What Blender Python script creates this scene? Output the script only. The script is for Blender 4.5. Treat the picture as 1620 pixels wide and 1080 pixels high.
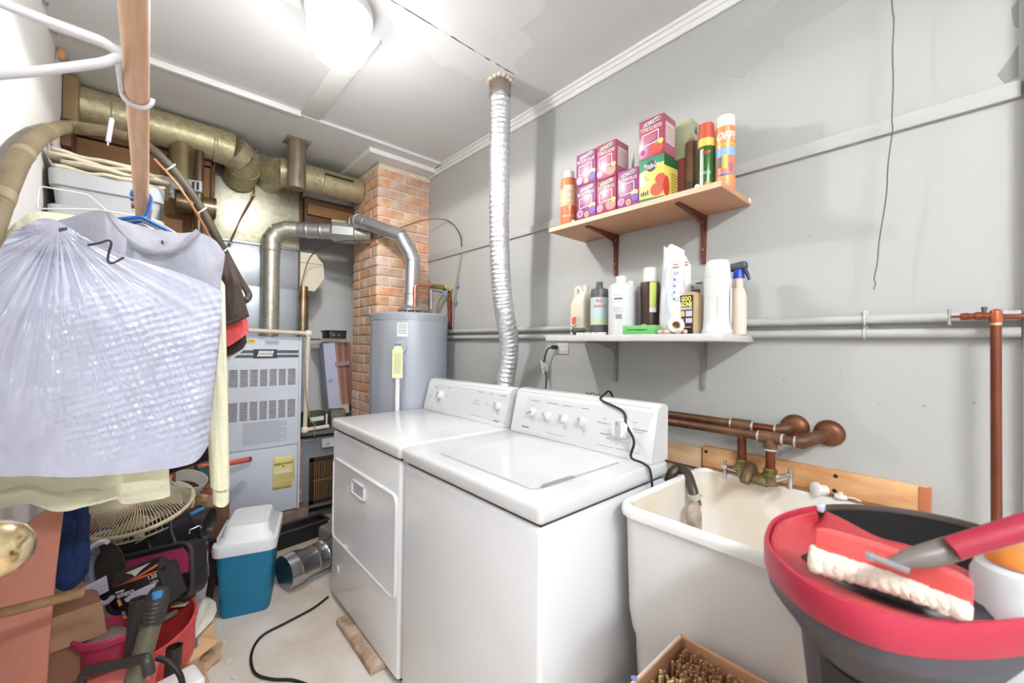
import bpy, bmesh, math, random
from mathutils import Vector, Matrix, noise
for o in list(bpy.data.objects): bpy.data.objects.remove(o, do_unlink=True)
S = bpy.context.scene; COL = S.collection; R = math.radians; random.seed(7)
# ---------------------------------------------------------------- camera, world, exposure
FPX, CAMZ = 645.0, 1.30
_y, _p, _r = R(41.7), R(.44), R(.71)
cF = Vector((math.sin(_y)*math.cos(_p), math.cos(_y)*math.cos(_p), math.sin(_p)))
_R = Vector((math.cos(_y), -math.sin(_y), 0)); _U = _R.cross(cF)
cR = math.cos(_r)*_R + math.sin(_r)*_U; cU = -math.sin(_r)*_R + math.cos(_r)*_U
CAM = Vector((0, 0, CAMZ))
cd = bpy.data.cameras.new('camera'); cam = bpy.data.objects.new('camera', cd); COL.objects.link(cam)
cd.sensor_width = 36; cd.lens = FPX/1620*36; cd.clip_start = .02
cd.dof.use_dof = True; cd.dof.focus_distance = 2.0; cd.dof.aperture_fstop = 4.5
m4 = Matrix((cR, cU, -cF)).transposed().to_4x4(); m4.translation = CAM; cam.matrix_world = m4
S.camera = cam
w = bpy.data.worlds.new('world'); S.world = w; w.use_nodes = True
w.node_tree.nodes['Background'].inputs[0].default_value = (.93, .96, 1, 1)
w.node_tree.nodes['Background'].inputs[1].default_value = 1.0       # even background fill, kept out by the closed room walls
GLOBE, LAMP, FILL_TUBES = 3.6, 5.6, 100.0                                              # ceiling globe glow, the light it throws down, added fill tubes
S.view_settings.view_transform = 'Standard'; S.view_settings.look = 'None'
S.view_settings.gamma = 1; S.view_settings.use_curve_mapping = False; S.view_settings.exposure = 1.02
# ---------------------------------------------------------------- measuring helpers: a sight line met with a plane of the room
def ray(x, y): return cF + cR*((x-810)/FPX) - cU*((y-540)/FPX)
def _on(a, v, x, y):
    d = ray(x, y); return CAM + d*((v-CAM[a])/d[a])
def PX(v, x, y): return _on(0, v, x, y)
def PY(v, x, y): return _on(1, v, x, y)
def PZ(v, x, y): return _on(2, v, x, y)
def PD(d, x, y): return CAM + d*ray(x, y)
def PL(p, n, x, y):
    d = ray(x, y); n = Vector(n); return CAM + d*((Vector(p)-CAM).dot(n)/d.dot(n))
# ---------------------------------------------------------------- materials
def lin(c):
    return tuple(((v/255)/12.92 if v/255 <= .04045 else ((v/255+.055)/1.055)**2.4) for v in c)
MATS = {}
def M(name, rgb, rough=.5, metal=0, var=0, vs=6, bump=0, bs=40, rgb2=None, emit=0, trans=0, alpha=1, coat=0, rnd=0, stretch=None, detail=4, sss=0):
    if name in MATS: return MATS[name]
    m = bpy.data.materials.new(name); m.use_nodes = True; nt = m.node_tree; N = nt.nodes; L = nt.links
    b = N['Principled BSDF']; c = lin(rgb) + (1,)
    b.inputs['Base Color'].default_value = c; b.inputs['Roughness'].default_value = rough; b.inputs['Metallic'].default_value = metal
    if coat: b.inputs['Coat Weight'].default_value = coat; b.inputs['Coat Roughness'].default_value = .08
    if trans: b.inputs['Transmission Weight'].default_value = trans
    if alpha < 1: b.inputs['Alpha'].default_value = alpha
    if sss: b.inputs['Subsurface Weight'].default_value = sss; b.inputs['Subsurface Radius'].default_value = (.02, .02, .02)
    if emit: b.inputs['Emission Color'].default_value = c; b.inputs['Emission Strength'].default_value = emit
    tc = N.new('ShaderNodeTexCoord'); vec = tc.outputs['Object']
    if stretch:
        mp = N.new('ShaderNodeMapping'); mp.inputs['Scale'].default_value = stretch; L.new(vec, mp.inputs[0]); vec = mp.outputs[0]
    if var or rgb2:
        n = N.new('ShaderNodeTexNoise'); n.inputs['Scale'].default_value = vs; n.inputs['Detail'].default_value = detail; L.new(vec, n.inputs['Vector'])
        cr = N.new('ShaderNodeValToRGB'); L.new(n.outputs[0], cr.inputs[0])
        c2 = lin(rgb2)+(1,) if rgb2 else tuple(max(0, v*(1-var)) for v in c[:3])+(1,)
        c1 = c if rgb2 else tuple(min(1, v*(1+var*.5)) for v in c[:3])+(1,)
        cr.color_ramp.elements[0].position = .33; cr.color_ramp.elements[1].position = .67
        cr.color_ramp.elements[0].color = c2; cr.color_ramp.elements[1].color = c1
        out = cr.outputs[0]
        if rnd:
            oi = N.new('ShaderNodeObjectInfo'); hs = N.new('ShaderNodeHueSaturation')
            mr = N.new('ShaderNodeMapRange'); mr.inputs[3].default_value = 1-rnd; mr.inputs[4].default_value = 1+rnd
            L.new(oi.outputs['Random'], mr.inputs[0]); L.new(mr.outputs[0], hs.inputs['Value'])
            mr2 = N.new('ShaderNodeMapRange'); mr2.inputs[3].default_value = .7; mr2.inputs[4].default_value = 1.2
            ml = N.new('ShaderNodeMath'); ml.operation = 'FRACT'; mm = N.new('ShaderNodeMath'); mm.operation = 'MULTIPLY'; mm.inputs[1].default_value = 7.31
            L.new(oi.outputs['Random'], mm.inputs[0]); L.new(mm.outputs[0], ml.inputs[0]); L.new(ml.outputs[0], mr2.inputs[0]); L.new(mr2.outputs[0], hs.inputs['Saturation'])
            L.new(out, hs.inputs['Color']); out = hs.outputs[0]
        L.new(out, b.inputs['Base Color'])
    if bump:
        n2 = N.new('ShaderNodeTexNoise'); n2.inputs['Scale'].default_value = bs; n2.inputs['Detail'].default_value = 5; L.new(vec, n2.inputs['Vector'])
        bp = N.new('ShaderNodeBump'); bp.inputs['Strength'].default_value = bump; bp.inputs['Distance'].default_value = .01
        L.new(n2.outputs[0], bp.inputs['Height']); L.new(bp.outputs[0], b.inputs['Normal'])
    MATS[name] = m; return m
def galv(name, rgb, rgb2, rough=.35, scale=60, metal=.85):
    m = M(name, rgb, rough, metal); N = m.node_tree.nodes; L = m.node_tree.links
    tc = N.new('ShaderNodeTexCoord'); v = N.new('ShaderNodeTexVoronoi'); v.inputs['Scale'].default_value = scale
    L.new(tc.outputs['Object'], v.inputs['Vector']); cr = N.new('ShaderNodeValToRGB')
    sp = N.new('ShaderNodeSeparateColor'); L.new(v.outputs['Color'], sp.inputs[0]); L.new(sp.outputs[0], cr.inputs[0])
    cr.color_ramp.elements[0].color = lin(rgb2)+(1,); cr.color_ramp.elements[1].color = lin(rgb)+(1,)
    n = N.new('ShaderNodeTexNoise'); n.inputs['Scale'].default_value = 7; L.new(tc.outputs['Object'], n.inputs['Vector'])
    mx = N.new('ShaderNodeMix'); mx.data_type = 'RGBA'; L.new(n.outputs[0], mx.inputs[0]); L.new(cr.outputs[0], mx.inputs[6]); mx.inputs[7].default_value = lin(rgb)+(1,)
    L.new(mx.outputs[2], N['Principled BSDF'].inputs['Base Color']); return m
def wood(name, a, b, rough=.5, sc=(3, 3, 3), vs=6):
    return M(name, a, rough, rgb2=b, vs=vs, stretch=sc, detail=6, bump=.05, bs=30)
# ---------------------------------------------------------------- mesh builder
WL = {}
class MB:
    def __init__(s, mtx=None): s.v = []; s.f = []; s.mi = []; s.x = mtx; s.cur = 0
    def add(s, vs, fs):
        o = len(s.v)
        for p in vs:
            p = Vector(p); s.v.append(s.x @ p if s.x else p)
        for f in fs: s.f.append([i+o for i in f]); s.mi.append(s.cur)
        return s
    def box(s, c, d, r=0, seg=2, rot=None):
        bm = bmesh.new(); bmesh.ops.create_cube(bm, size=1)
        for v in bm.verts: v.co = Vector((v.co[0]*d[0], v.co[1]*d[1], v.co[2]*d[2]))
        if r: bmesh.ops.bevel(bm, geom=bm.edges[:], offset=min(r, min(d)*.49), segments=seg, profile=.5, affect='EDGES')
        bm.verts.index_update(); vs = [((rot @ v.co) if rot else v.co)+Vector(c) for v in bm.verts]
        s.add(vs, [[v.index for v in f.verts] for f in bm.faces]); bm.free(); return s
    def b6(s, x0, x1, y0, y1, z0, z1, r=0, seg=2): return s.box(((x0+x1)/2, (y0+y1)/2, (z0+z1)/2), (abs(x1-x0), abs(y1-y0), abs(z1-z0)), r, seg)
    def tube(s, pts, r, n=12, caps=True, closed=False, sq=None):
        pts = [Vector(p) for p in pts]; k = len(pts); rs = r if isinstance(r, (list, tuple)) else [r]*k
        t0 = (pts[1]-pts[0]).normalized(); a = Vector((0, 0, 1)) if abs(t0.z) < .9 else Vector((1, 0, 0))
        u = t0.cross(a).normalized(); vs = []
        for i, p in enumerate(pts):
            if closed: t = (pts[(i+1) % k]-pts[i-1]).normalized()
            else: t = (pts[min(i+1, k-1)]-pts[max(i-1, 0)]).normalized()
            u = (u-t*u.dot(t)).normalized(); v = t.cross(u)
            for j in range(n):
                a = 2*math.pi*j/n; vs.append(p+(u*math.cos(a)*(sq or 1)+v*math.sin(a))*rs[i])
        fs = []
        for i in range(k if closed else k-1):
            i2 = (i+1) % k
            for j in range(n): fs.append([i*n+j, i*n+(j+1) % n, i2*n+(j+1) % n, i2*n+j])
        if caps and not closed: fs += [list(range(n))[::-1], [(k-1)*n+j for j in range(n)]]
        return s.add(vs, fs)
    def lathe(s, prof, c=(0, 0, 0), n=32, mtx=None, sx=1, sy=1):
        vs = []; fs = []; k = len(prof)
        for (r, z) in prof:
            for j in range(n):
                a = 2*math.pi*j/n; p = Vector((r*math.cos(a)*sx, r*math.sin(a)*sy, z)); p = (mtx @ p if mtx else p)+Vector(c); vs.append(p)
        for i in range(k-1):
            for j in range(n): fs.append([i*n+j, i*n+(j+1) % n, (i+1)*n+(j+1) % n, (i+1)*n+j])
        if prof[0][0] > 1e-6: fs.append(list(range(n))[::-1])
        if prof[-1][0] > 1e-6: fs.append([(k-1)*n+j for j in range(n)])
        return s.add(vs, fs)
    def prism(s, o, t, mtx=None, z0=0):
        n = len(o); vs = [Vector((p[0], p[1], z0)) for p in o]+[Vector((p[0], p[1], z0+t)) for p in o]
        if mtx: vs = [mtx @ v for v in vs]
        return s.add(vs, [list(range(n))[::-1], [n+i for i in range(n)]]+[[i, (i+1) % n, n+(i+1) % n, n+i] for i in range(n)])
    def poly3(s, pts, off):      # a flat outline in space pushed along off
        n = len(pts); off = Vector(off); vs = [Vector(p) for p in pts]+[Vector(p)+off for p in pts]
        return s.add(vs, [list(range(n))[::-1], [n+i for i in range(n)]]+[[i, (i+1) % n, n+(i+1) % n, n+i] for i in range(n)])
    def grid(s, fn, nu, nv, wrap=False):
        vs = [fn(i/(nu if wrap else nu-1), j/(nv-1)) for j in range(nv) for i in range(nu)]
        fs = [[j*nu+i, j*nu+(i+1) % nu, (j+1)*nu+(i+1) % nu, (j+1)*nu+i] for j in range(nv-1) for i in range(nu if wrap else nu-1)]
        return s.add(vs, fs)
    def build(s, name, mat, parent=None, smooth=40, **tags):
        me = bpy.data.meshes.new(name)
        xs = [v[0] for v in s.v]; ys = [v[1] for v in s.v]; zs = [v[2] for v in s.v]
        org = Vector(((min(xs)+max(xs))/2, (min(ys)+max(ys))/2, min(zs)))
        me.from_pydata([v-org for v in s.v], [], s.f); me.update()
        bm = bmesh.new(); bm.from_mesh(me); bmesh.ops.recalc_face_normals(bm, faces=bm.faces[:]); bm.to_mesh(me); bm.free()
        for mm in (mat if isinstance(mat, (list, tuple)) else [mat]): me.materials.append(mm)
        if isinstance(mat, (list, tuple)): me.polygons.foreach_set('material_index', s.mi)
        if smooth: me.shade_smooth(); me.set_sharp_from_angle(angle=R(smooth))
        o = bpy.data.objects.new(name, me); COL.objects.link(o)
        if parent: o.parent = parent; o.location = org-WL[parent]
        else: o.location = org
        WL[o] = org
        for k, v in tags.items(): o[k] = v
        return o
def tag(o, label, cat, group=None):
    o['label'] = label; o['category'] = cat
    if group: o['group'] = group
    return o
def thing(name, label, cat, loc, group=None):
    o = bpy.data.objects.new(name, None); COL.objects.link(o); o.location = loc; o.empty_display_size = .05; WL[o] = Vector(loc)
    return tag(o, label, cat, group)
def st(o): o['kind'] = 'structure'; return o
def dup(root, loc, rz=0, label=None):
    r = root.copy(); COL.objects.link(r); r.location = loc; r.rotation_euler = (0, 0, rz); WL[r] = Vector(loc)
    if label: r['label'] = label
    for ch in list(root.children):
        c = ch.copy(); COL.objects.link(c); c.parent = r
        for g in list(ch.children): d = g.copy(); COL.objects.link(d); d.parent = c
    return r
def crv(pts, n=8, closed=False):    # Catmull-Rom
    P = [Vector(p) for p in pts]; out = []; k = len(P)
    for i in range(k if closed else k-1):
        a = P[(i-1) % k] if (closed or i > 0) else P[0]*2-P[1]; b = P[i]; c = P[(i+1) % k]; d = P[(i+2) % k] if (closed or i+2 < k) else P[k-1]*2-P[k-2]
        for j in range(n):
            t = j/n; out.append(.5*((2*b)+(c-a)*t+(2*a-5*b+4*c-d)*t*t+(3*b-a-3*c+d)*t**3))
    if not closed: out.append(P[-1])
    return out
def bend(pts, r, n=5):              # polyline with rounded corners
    P = [Vector(p) for p in pts]; out = [P[0]]
    for i in range(1, len(P)-1):
        a = (P[i-1]-P[i]); c = (P[i+1]-P[i]); l = min(r, a.length*.48, c.length*.48); a = P[i]+a.normalized()*l; c = P[i]+c.normalized()*l
        for j in range(n+1):
            t = j/n; out.append(a*(1-t)**2+P[i]*2*t*(1-t)+c*t*t)
    out.append(P[-1]); return out
def frame(o, right, up):            # matrix whose X runs along right, Y along up
    x = Vector(right).normalized(); z = x.cross(Vector(up)).normalized(); y = z.cross(x)
    m = Matrix((x, y, z)).transposed().to_4x4(); m.translation = Vector(o); return m
def rrect(w, h, r, n=4, cx=0, cy=0):
    o = []
    for sx, sy, a0 in ((1, 1, 0), (-1, 1, 90), (-1, -1, 180), (1, -1, 270)):
        for j in range(n+1):
            a = R(a0+90*j/n); o.append((cx+sx*(w/2-r)+r*math.cos(a), cy+sy*(h/2-r)+r*math.sin(a)))
    return o
def circ(r, n=24, cx=0, cy=0, sx=1, sy=1): return [(cx+r*sx*math.cos(2*math.pi*i/n), cy+r*sy*math.sin(2*math.pi*i/n)) for i in range(n)]
def text(s, size, mtx, mat, parent, name='lettering', width=None, shear=0, bold=0, align='CENTER'):
    cu = bpy.data.curves.new('t', 'FONT'); cu.body = s; cu.size = size; cu.align_x = align; cu.align_y = 'CENTER'; cu.shear = shear; cu.offset = bold*size; cu.extrude = 0; cu.resolution_u = 2
    o = bpy.data.objects.new('t', cu); COL.objects.link(o); bpy.context.view_layer.update()
    me = bpy.data.meshes.new_from_object(o.evaluated_get(bpy.context.evaluated_depsgraph_get())); bpy.data.objects.remove(o); bpy.data.curves.remove(cu)
    if width and len(me.vertices):
        ww = max(v.co.x for v in me.vertices)-min(v.co.x for v in me.vertices); k = width/ww
        for v in me.vertices: v.co.x *= k
    mb = MB(mtx); mb.add([v.co for v in me.vertices], [list(p.vertices) for p in me.polygons]); bpy.data.meshes.remove(me)
    return mb.build(name, mat, parent, smooth=0)
def flat(o, mtx, mat, parent, name='print', t=.0006, z0=0): return MB().prism(o, t, mtx, z0).build(name, mat, parent, smooth=0)
def bars(rows, mtx, mat, parent, name='fine_print', t=.0005):   # rows: x0,x1,y0,y1
    mb = MB()
    for x0, x1, y0, y1 in rows: mb.prism([(x0, y0), (x1, y0), (x1, y1), (x0, y1)], t, mtx)
    o = mb.build(name, mat, parent, smooth=0)
    if len(rows) > 1: o['kind'] = 'stuff'
    return o
# ---------------------------------------------------------------- shared materials
white = M('white_enamel', (224, 224, 224), .22, coat=.4, var=.02, vs=3)
cabin = M('cabinet_enamel', (236, 236, 237), .28, coat=.3, var=.03, vs=3)
dark = M('dark_plastic', (34, 33, 35), .45)
blackr = M('black_rubber', (26, 25, 26), .55)
chrome = M('chrome', (215, 215, 220), .15, 1)
copper = M('copper', (150, 84, 58), .4, .8, rgb2=(108, 62, 44), vs=12)
oldcop = M('old_copper_pipe', (122, 84, 58), .5, .55, rgb2=(88, 60, 44), vs=22)
brass = M('brass', (168, 150, 88), .35, .8, rgb2=(120, 112, 78), vs=30)
pvc = M('aged_pvc', (226, 212, 190), .45, var=.08, vs=12)
grey_text = M('grey_print', (120, 120, 124), .6)
ink = M('black_print', (28, 26, 28), .6)
wht = M('white_print', (238, 238, 238), .6)
card = M('cardboard', (176, 128, 96), .85, var=.12, vs=8)
galvs = galv('galvanized', (186, 184, 172), (128, 126, 112), .38, 70)
galvo = galv('old_galvanized', (206, 196, 160), (150, 134, 96), .45, 60, .55)
steel = M('sheet_steel', (178, 180, 182), .32, .9, var=.12, vs=9)
woodr = wood('pine', (214, 168, 124), (196, 146, 102), sc=(2, .3, 2))
dwood = wood('dark_wood', (112, 76, 48), (78, 52, 34), .7, sc=(1, 6, 6), vs=3)
# ================================================================ THE SETTING
W, XL, H, YB, YF = 1.55, -.32, 2.58, 3.65, -2.9
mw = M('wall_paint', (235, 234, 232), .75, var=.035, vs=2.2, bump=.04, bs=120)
mwr = M('wall_paint_right', (180, 180, 176), .75, var=.035, vs=2.2, bump=.04, bs=120)  # tone lowered to offset the strong lamp light on the right wall
mcl = M('ceiling_paint', (222, 222, 222), .8, var=.03, vs=1.6, bump=.05, bs=90)
mtr = M('trim_paint', (232, 231, 229), .6, var=.03, vs=5)
mfl = M('concrete', (226, 219, 210), .75, rgb2=(198, 182, 164), vs=3.2, bump=.15, bs=60, detail=8)
st(MB().b6(XL-1.0, W+.1, YF-.1, YB+.1, -.1, 0).build('floor', mfl))
ceil = st(MB().b6(XL-1.0, W+.1, YF-.1, YB+.1, H, H+.1).build('ceiling', mcl))
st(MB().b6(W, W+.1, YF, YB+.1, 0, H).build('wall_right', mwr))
st(MB().b6(XL-.1, XL, -.05, YB+.1, 0, H).build('wall_left', mw))
# the room widens behind the camera, past the end of the left wall
st(MB().b6(XL-.9, XL, -.15, -.05, 0, H).build('wall_return', mw)); st(MB().b6(XL-1.0, XL-.9, YF, -.05, 0, H).build('wall_rear_left', mw))
st(MB().b6(XL-1.0, W+.1, YF-.1, YF, 0, H).build('wall_front', mw))
st(MB().b6(XL, W, YB, YB+.1, 0, H).build('wall_back', mw))
# soffit sheet over the furnace, battens and plaster seams of the ceiling
MB().b6(XL, W, 2.485, YB, H-.016, H).build('soffit_panel', mcl, ceil)
t1 = [MB().b6(.612, .712, 1.66, 2.485, H-.012, H, .002), MB().b6(XL, .52, 1.60, 1.70, H-.012, H, .002), MB().b6(XL, .612, 2.465, 2.487, H-.03, H, .003)]
for i, m in enumerate(t1): st(m.build('trim_%d' % (i+1), mtr))
# box trim where the chimney meets the ceiling
c0 = MB(); c0.prism([(1.045, 2.575), (1.148, 2.679), (1.55, 2.679), (1.55, 2.575)], .03, None, H-.046); c0.prism([(1.045, 2.575), (1.148, 2.679), (1.148, 3.15), (1.045, 3.15)], .03, None, H-.046)
st(c0.build('trim_4', mtr))
cm = MB()
for (dx, z0, z1) in ((.012, H-.058, H-.03), (.02, H-.034, H-.014), (.03, H-.016, H)): cm.b6(W-dx, W, -.08, 2.679, z0, z1, .003)
st(cm.build('trim_5', mtr))
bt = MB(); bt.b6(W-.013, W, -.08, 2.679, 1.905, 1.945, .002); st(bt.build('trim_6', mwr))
st(MB().b6(W-.03, W, -.20, -.085, 0, H, .004).build('trim_7', mtr))
# cracked tape seam and repainted patches: thin skins of plaster
seam = M('old_seam', (178, 176, 170), .9)
cr_ = MB(); xs_ = [.35+i*.03 for i in range(33)]
for a, b in zip(xs_, xs_[1:]):
    if random.random() < .8: cr_.b6(a, b, 1.437+random.uniform(-.002, .002), 1.4395+random.uniform(-.001, .003), H-.0012, H)
cr_.build('tape_seam', seam, ceil)
cpt = M('ceiling_patch', (229, 229, 228), .8, var=.02)
def cpatch(px):
    pts = [PZ(H, *p) for p in px]; MB().prism([(p.x, p.y) for p in pts], .0012, None, H-.0012).build('plaster_patch', cpt, ceil)
cpatch([(600, 5), (640, 62), (672, 80), (700, 106), (716, 106), (756, 130), (772, 120), (800, 122), (824, 118), (812, 100), (845, 70), (838, 55), (822, 46), (860, 20), (868, -20), (700, -20)])
wpt = M('wall_smudge', (146, 145, 143), .85, var=.06, vs=9)
wr = [o for o in COL.objects if o.name == 'wall_right'][0]
def wpatch(px, m=wpt, nm='paint_patch'):
    MB().poly3([PX(W, *p) for p in px], (-.0008, 0, 0)).build(nm, m, wr, smooth=0)
wpatch([(1578, 118), (1598, 92), (1611, 70), (1611, 122), (1590, 132)])
wpatch([(1600, 14), (1611, 0), (1611, 45), (1604, 40)])
wpt2 = M('wall_touch_up', (175, 175, 171), .8, var=.03)
wpatch([(1174, 124), (1186, 108), (1212, 92), (1216, 82), (1240, 72), (1240, 56), (1300, 26), (1380, -20), (1260, -20), (1190, 40), (1130, 90), (1120, 118)], wpt2)
dot = M('wall_scuff', (150, 148, 144), .9)
for (x, y) in ((1225, 172), (1455, 185), (1200, 262), (1280, 328), (1281, 374), (1300, 215), (1372, 203), (1540, 148), (905, 398), (895, 388), (1120, 560), (1240, 600), (1330, 590), (1390, 640), (1462, 642), (1540, 637), (812, 600), (842, 602)):
    p = PX(W, x, y); MB().prism(circ(random.uniform(.0012, .0024), 7, sx=random.uniform(1, 2)), .0006, frame(p, (0, -1, 0), (0, 0, 1))).build('scuff', dot, wr, smooth=0)
# door leaf folded back beside the camera; only its brass knob reaches into view
dm = M('door_paint', (220, 212, 198), .5)
dx = (Vector((-.185, .68, 0))-Vector((-.30, -.04, 0))); dn = Vector((dx.y, -dx.x, 0)).normalized()
mb = MB(frame((-.30, -.04, .01), dx, (0, 0, 1))); mb.box((.36, 1.0, 0), (.725, 2.0, .035), .003)
door = st(mb.build('door_1', dm))
kp = PD(.455, -24, 873); base = kp - dn*.055; base.z = kp.z
knob = MB(); q = Vector((0, 0, 1)).rotation_difference(dn).to_matrix()
knob.lathe([(.0, .037), (.012, .036), (.024, .028), (.031, .014), (.0325, 0), (.029, -.014), (.018, -.024), (.012, -.032), (.012, -.046), (.03, -.05), (.03, -.058), (0, -.058)][::-1], kp, 36, q)
knob.build('door_knob', M('polished_brass', (232, 210, 164), .16, 1), door)
# painted water pipes and clips along the right wall
ppm = M('painted_pipe', (184, 183, 180), .5, var=.05, vs=12)
def wallpipe(z, y0, y1, lab):
    t = thing('wall_pipe', lab, 'pipe', (W-.018, (y0+y1)/2, z), 'painted pipes along the wall')
    MB().tube([(W-.018, y0, z), (W-.018, y1, z)], .0125, 14).build('pipe', ppm, t)
    for y in (.2, .95, 1.75):
        MB().tube([(W-.018+math.cos(a)*.015, y, z+math.sin(a)*.015) for a in [R(90+i*15) for i in range(13)]], .0025, 6).box((W-.004, y, z+.02), (.006, .012, .014), .001).build('pipe_clip', M('clip', (200, 199, 196), .5), t)
wallpipe(1.384, -.08, 2.36, 'upper of the two white painted pipes running along the right wall'); wallpipe(1.344, -.08, 2.40, 'lower of the two white painted pipes running along the right wall')
# ---------------------------------------------------------------- ceiling globe over the machines, tube fixture added unseen behind the camera for fill
gm = M('lit_glass', (252, 253, 255), .3, emit=GLOBE); fit = M('white_fitter', (216, 216, 214), .4)
def globe(label, x, y, power):
    gl = thing('ceiling_light', label, 'ceiling light', (x, y, H))
    MB().lathe([(.105, 0), (.118, 0), (.122, -.012), (.122, -.04), (.112, -.048), (.1, -.048)], (x, y, H), 40).build('fitter_ring', fit, gl)
    MB().lathe([(.0, -.215), (.04, -.213), (.07, -.204), (.092, -.186), (.105, -.158), (.112, -.11), (.113, -.07), (.106, -.044)], (x, y, H), 40).build('glass_globe', gm, gl)
    ld = bpy.data.lights.new('globe_lamp', 'POINT'); ld.energy = power; ld.shadow_soft_size = .045; ld.color = (1, .985, .965)
    lo = bpy.data.objects.new('globe_lamp', ld); COL.objects.link(lo); lo.parent = gl; lo.location = (0, 0, -.268)
    l2 = bpy.data.lights.new('globe_lamp_down', 'SPOT'); l2.energy = power*2.6; l2.spot_size = R(179); l2.spot_blend = .1; l2.shadow_soft_size = .045; l2.color = (1, .985, .965)
    lo = bpy.data.objects.new('globe_lamp_down', l2); COL.objects.link(lo); lo.parent = gl; lo.location = (0, 0, -.268)
globe('glowing white drum-shaped glass globe light on the ceiling', .525, 1.60, LAMP)
fx_ = thing('added_fill_fixture', 'added fill light, a two-tube fixture on the ceiling behind the camera', 'ceiling light', (-.15, -1.2, H))
MB().b6(-.80, .50, -1.28, -1.12, H-.05, H, .006).build('housing', fit, fx_)
for y in (-1.245, -1.155):
    MB().tube([Vector((-.75, y, H-.075)), Vector((.45, y, H-.075))], .019, 14).build('tube', M('fill_tube', (241, 247, 254), .3, emit=FILL_TUBES), fx_)
    for x in (-.76, .46): MB().b6(x-.012, x+.012, y-.012, y+.012, H-.1, H-.045, .003).build('lamp_holder', fit, fx_)
# ================================================================ CHIMNEY, brick by brick
ch = MB().b6(1.156, 1.55, 2.687, 3.10, 0, H-.03).build('chimney', M('mortar', (226, 214, 196), .95, var=.15, vs=30, bump=.5, bs=90)); st(ch)
bmat = M('brick', (206, 152, 124), .9, rgb2=(230, 200, 170), vs=9, bump=.35, bs=70, rnd=.14)
CH, BH = .0677, .0575
def brickmesh(lx, ly, seed):
    rnd = random.Random(seed); bm = bmesh.new(); bmesh.ops.create_cube(bm, size=1)
    for v in bm.verts: v.co = Vector((v.co.x*lx, v.co.y*ly, v.co.z*BH))
    bmesh.ops.bevel(bm, geom=bm.edges[:], offset=.004, segments=1, affect='EDGES')
    for v in bm.verts: v.co += Vector((rnd.uniform(-1, 1), rnd.uniform(-1, 1), rnd.uniform(-1, 1)))*.0013
    me = bpy.data.meshes.new('brick'); bm.to_mesh(me); bm.free(); me.materials.append(bmat); return me
BM = {}
def brick(x0, x1, y0, y1, z):
    lx, ly = x1-x0, y1-y0; k = (round(lx, 3), round(ly, 3), random.randrange(3))
    if k not in BM: BM[k] = brickmesh(lx, ly, hash(k) % 999)
    o = bpy.data.objects.new('brick', BM[k]); COL.objects.link(o); o.parent = ch
    o.location = Vector(((x0+x1)/2+random.uniform(-.002, .002), (y0+y1)/2+random.uniform(-.002, .002), z+BH/2))-WL[ch]
    o.rotation_euler = (random.uniform(-.008, .008), random.uniform(-.008, .008), random.uniform(-.012, .012))
x0, y0, g = 1.148, 2.679, .010
for i in range(37):
    z = i*CH+.004
    if z+BH > H-.03: continue
    if i % 2 == 0:
        brick(x0, x0+.195, y0, y0+.095, z); brick(x0+.205, 1.549, y0, y0+.095, z)
        brick(x0, x0+.095, y0+.105, y0+.30, z); brick(x0, x0+.095, y0+.31, 3.10, z)
    else:
        brick(x0, x0+.095, y0, y0+.195, z); brick(x0+.105, x0+.30, y0, y0+.095, z); brick(x0+.31, 1.549, y0, y0+.095, z)
        brick(x0, x0+.095, y0+.205, y0+.30, z); brick(x0, x0+.095, y0+.31, 3.10, z)
# ================================================================ FURNACE
fx0, fx1, fy, fz0, fz1 = .345, .785, 3.05, .165, 1.335
fgrey = M('furnace_grey', (220, 225, 236), .42, var=.04, vs=4)
pl = MB().b6(.30, .84, 3.02, 3.6, 0, .163, .006).build('furnace_platform', wood('old_timber', (150, 128, 110), (112, 92, 78), .8)); tag(pl, 'worn timber and brick plinth under the grey furnace', 'plinth')
fu = thing('furnace', 'grey upright gas furnace with two louvred vents and yellow sheet', 'furnace', ((fx0+fx1)/2, 3.3, fz0))
fb = MB(); fb.b6(fx0, fx1, fy+.012, 3.58, fz0, fz1, .004); fb.build('cabinet', fgrey, fu)
mid = .605
# upper panel with real slots
vents = [(1.185-.13, 1.185), (.90-.125, .90)]
def FP(x, z): return Vector((x, fy, z))
lv = [.372+i*.054 for i in range(8)]
slotrows = []
pn = MB(); pxa, pxb = fx0+.006, fx1-.016
zs = [mid+.004]
vz = [(.792, .912), (1.008, 1.118)]
pn.b6(pxa, pxb, fy, fy+.012, mid+.004, vz[0][0]); pn.b6(pxa, pxb, fy, fy+.012, vz[0][1], vz[1][0]); pn.b6(pxa, pxb, fy, fy+.012, vz[1][1], fz1-.004)
for (za, zb) in vz: pn.b6(pxa, lv[0], fy, fy+.012, za, zb); pn.b6(lv[7]-.0, pxb, fy, fy+.012, za, zb)
upn = pn.build('upper_panel', fgrey, fu, smooth=0)
vent_metal = M('mottled_vent_metal', (150, 110, 76), .5, .5, rgb2=(52, 44, 48), vs=40)  # dark backing metal mottled with orange-brown
MB().b6(lv[0], lv[7], fy+.0105, fy+.0118, vz[0][0], vz[1][1]).build('vent_backing', vent_metal, fu)
for (za, zb) in vz:
    for k in range(1, 7): MB().b6(lv[k]-.006, lv[k]+.006, fy-.0005, fy+.010, za, zb).build('vent_mullion', fgrey, fu)
    nr = 12; h = (zb-za)/nr
    for j in range(nr):
        MB().b6(lv[0], lv[7], fy, fy+.008, za+h*j, za+h*j+h*.42).build('vent_slat', fgrey, fu)
lp = MB().b6(fx0+.006, fx1-.016, fy-.002, fy+.012, fz0+.006, mid-.004, .002).build('lower_door', fgrey, fu)
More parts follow.
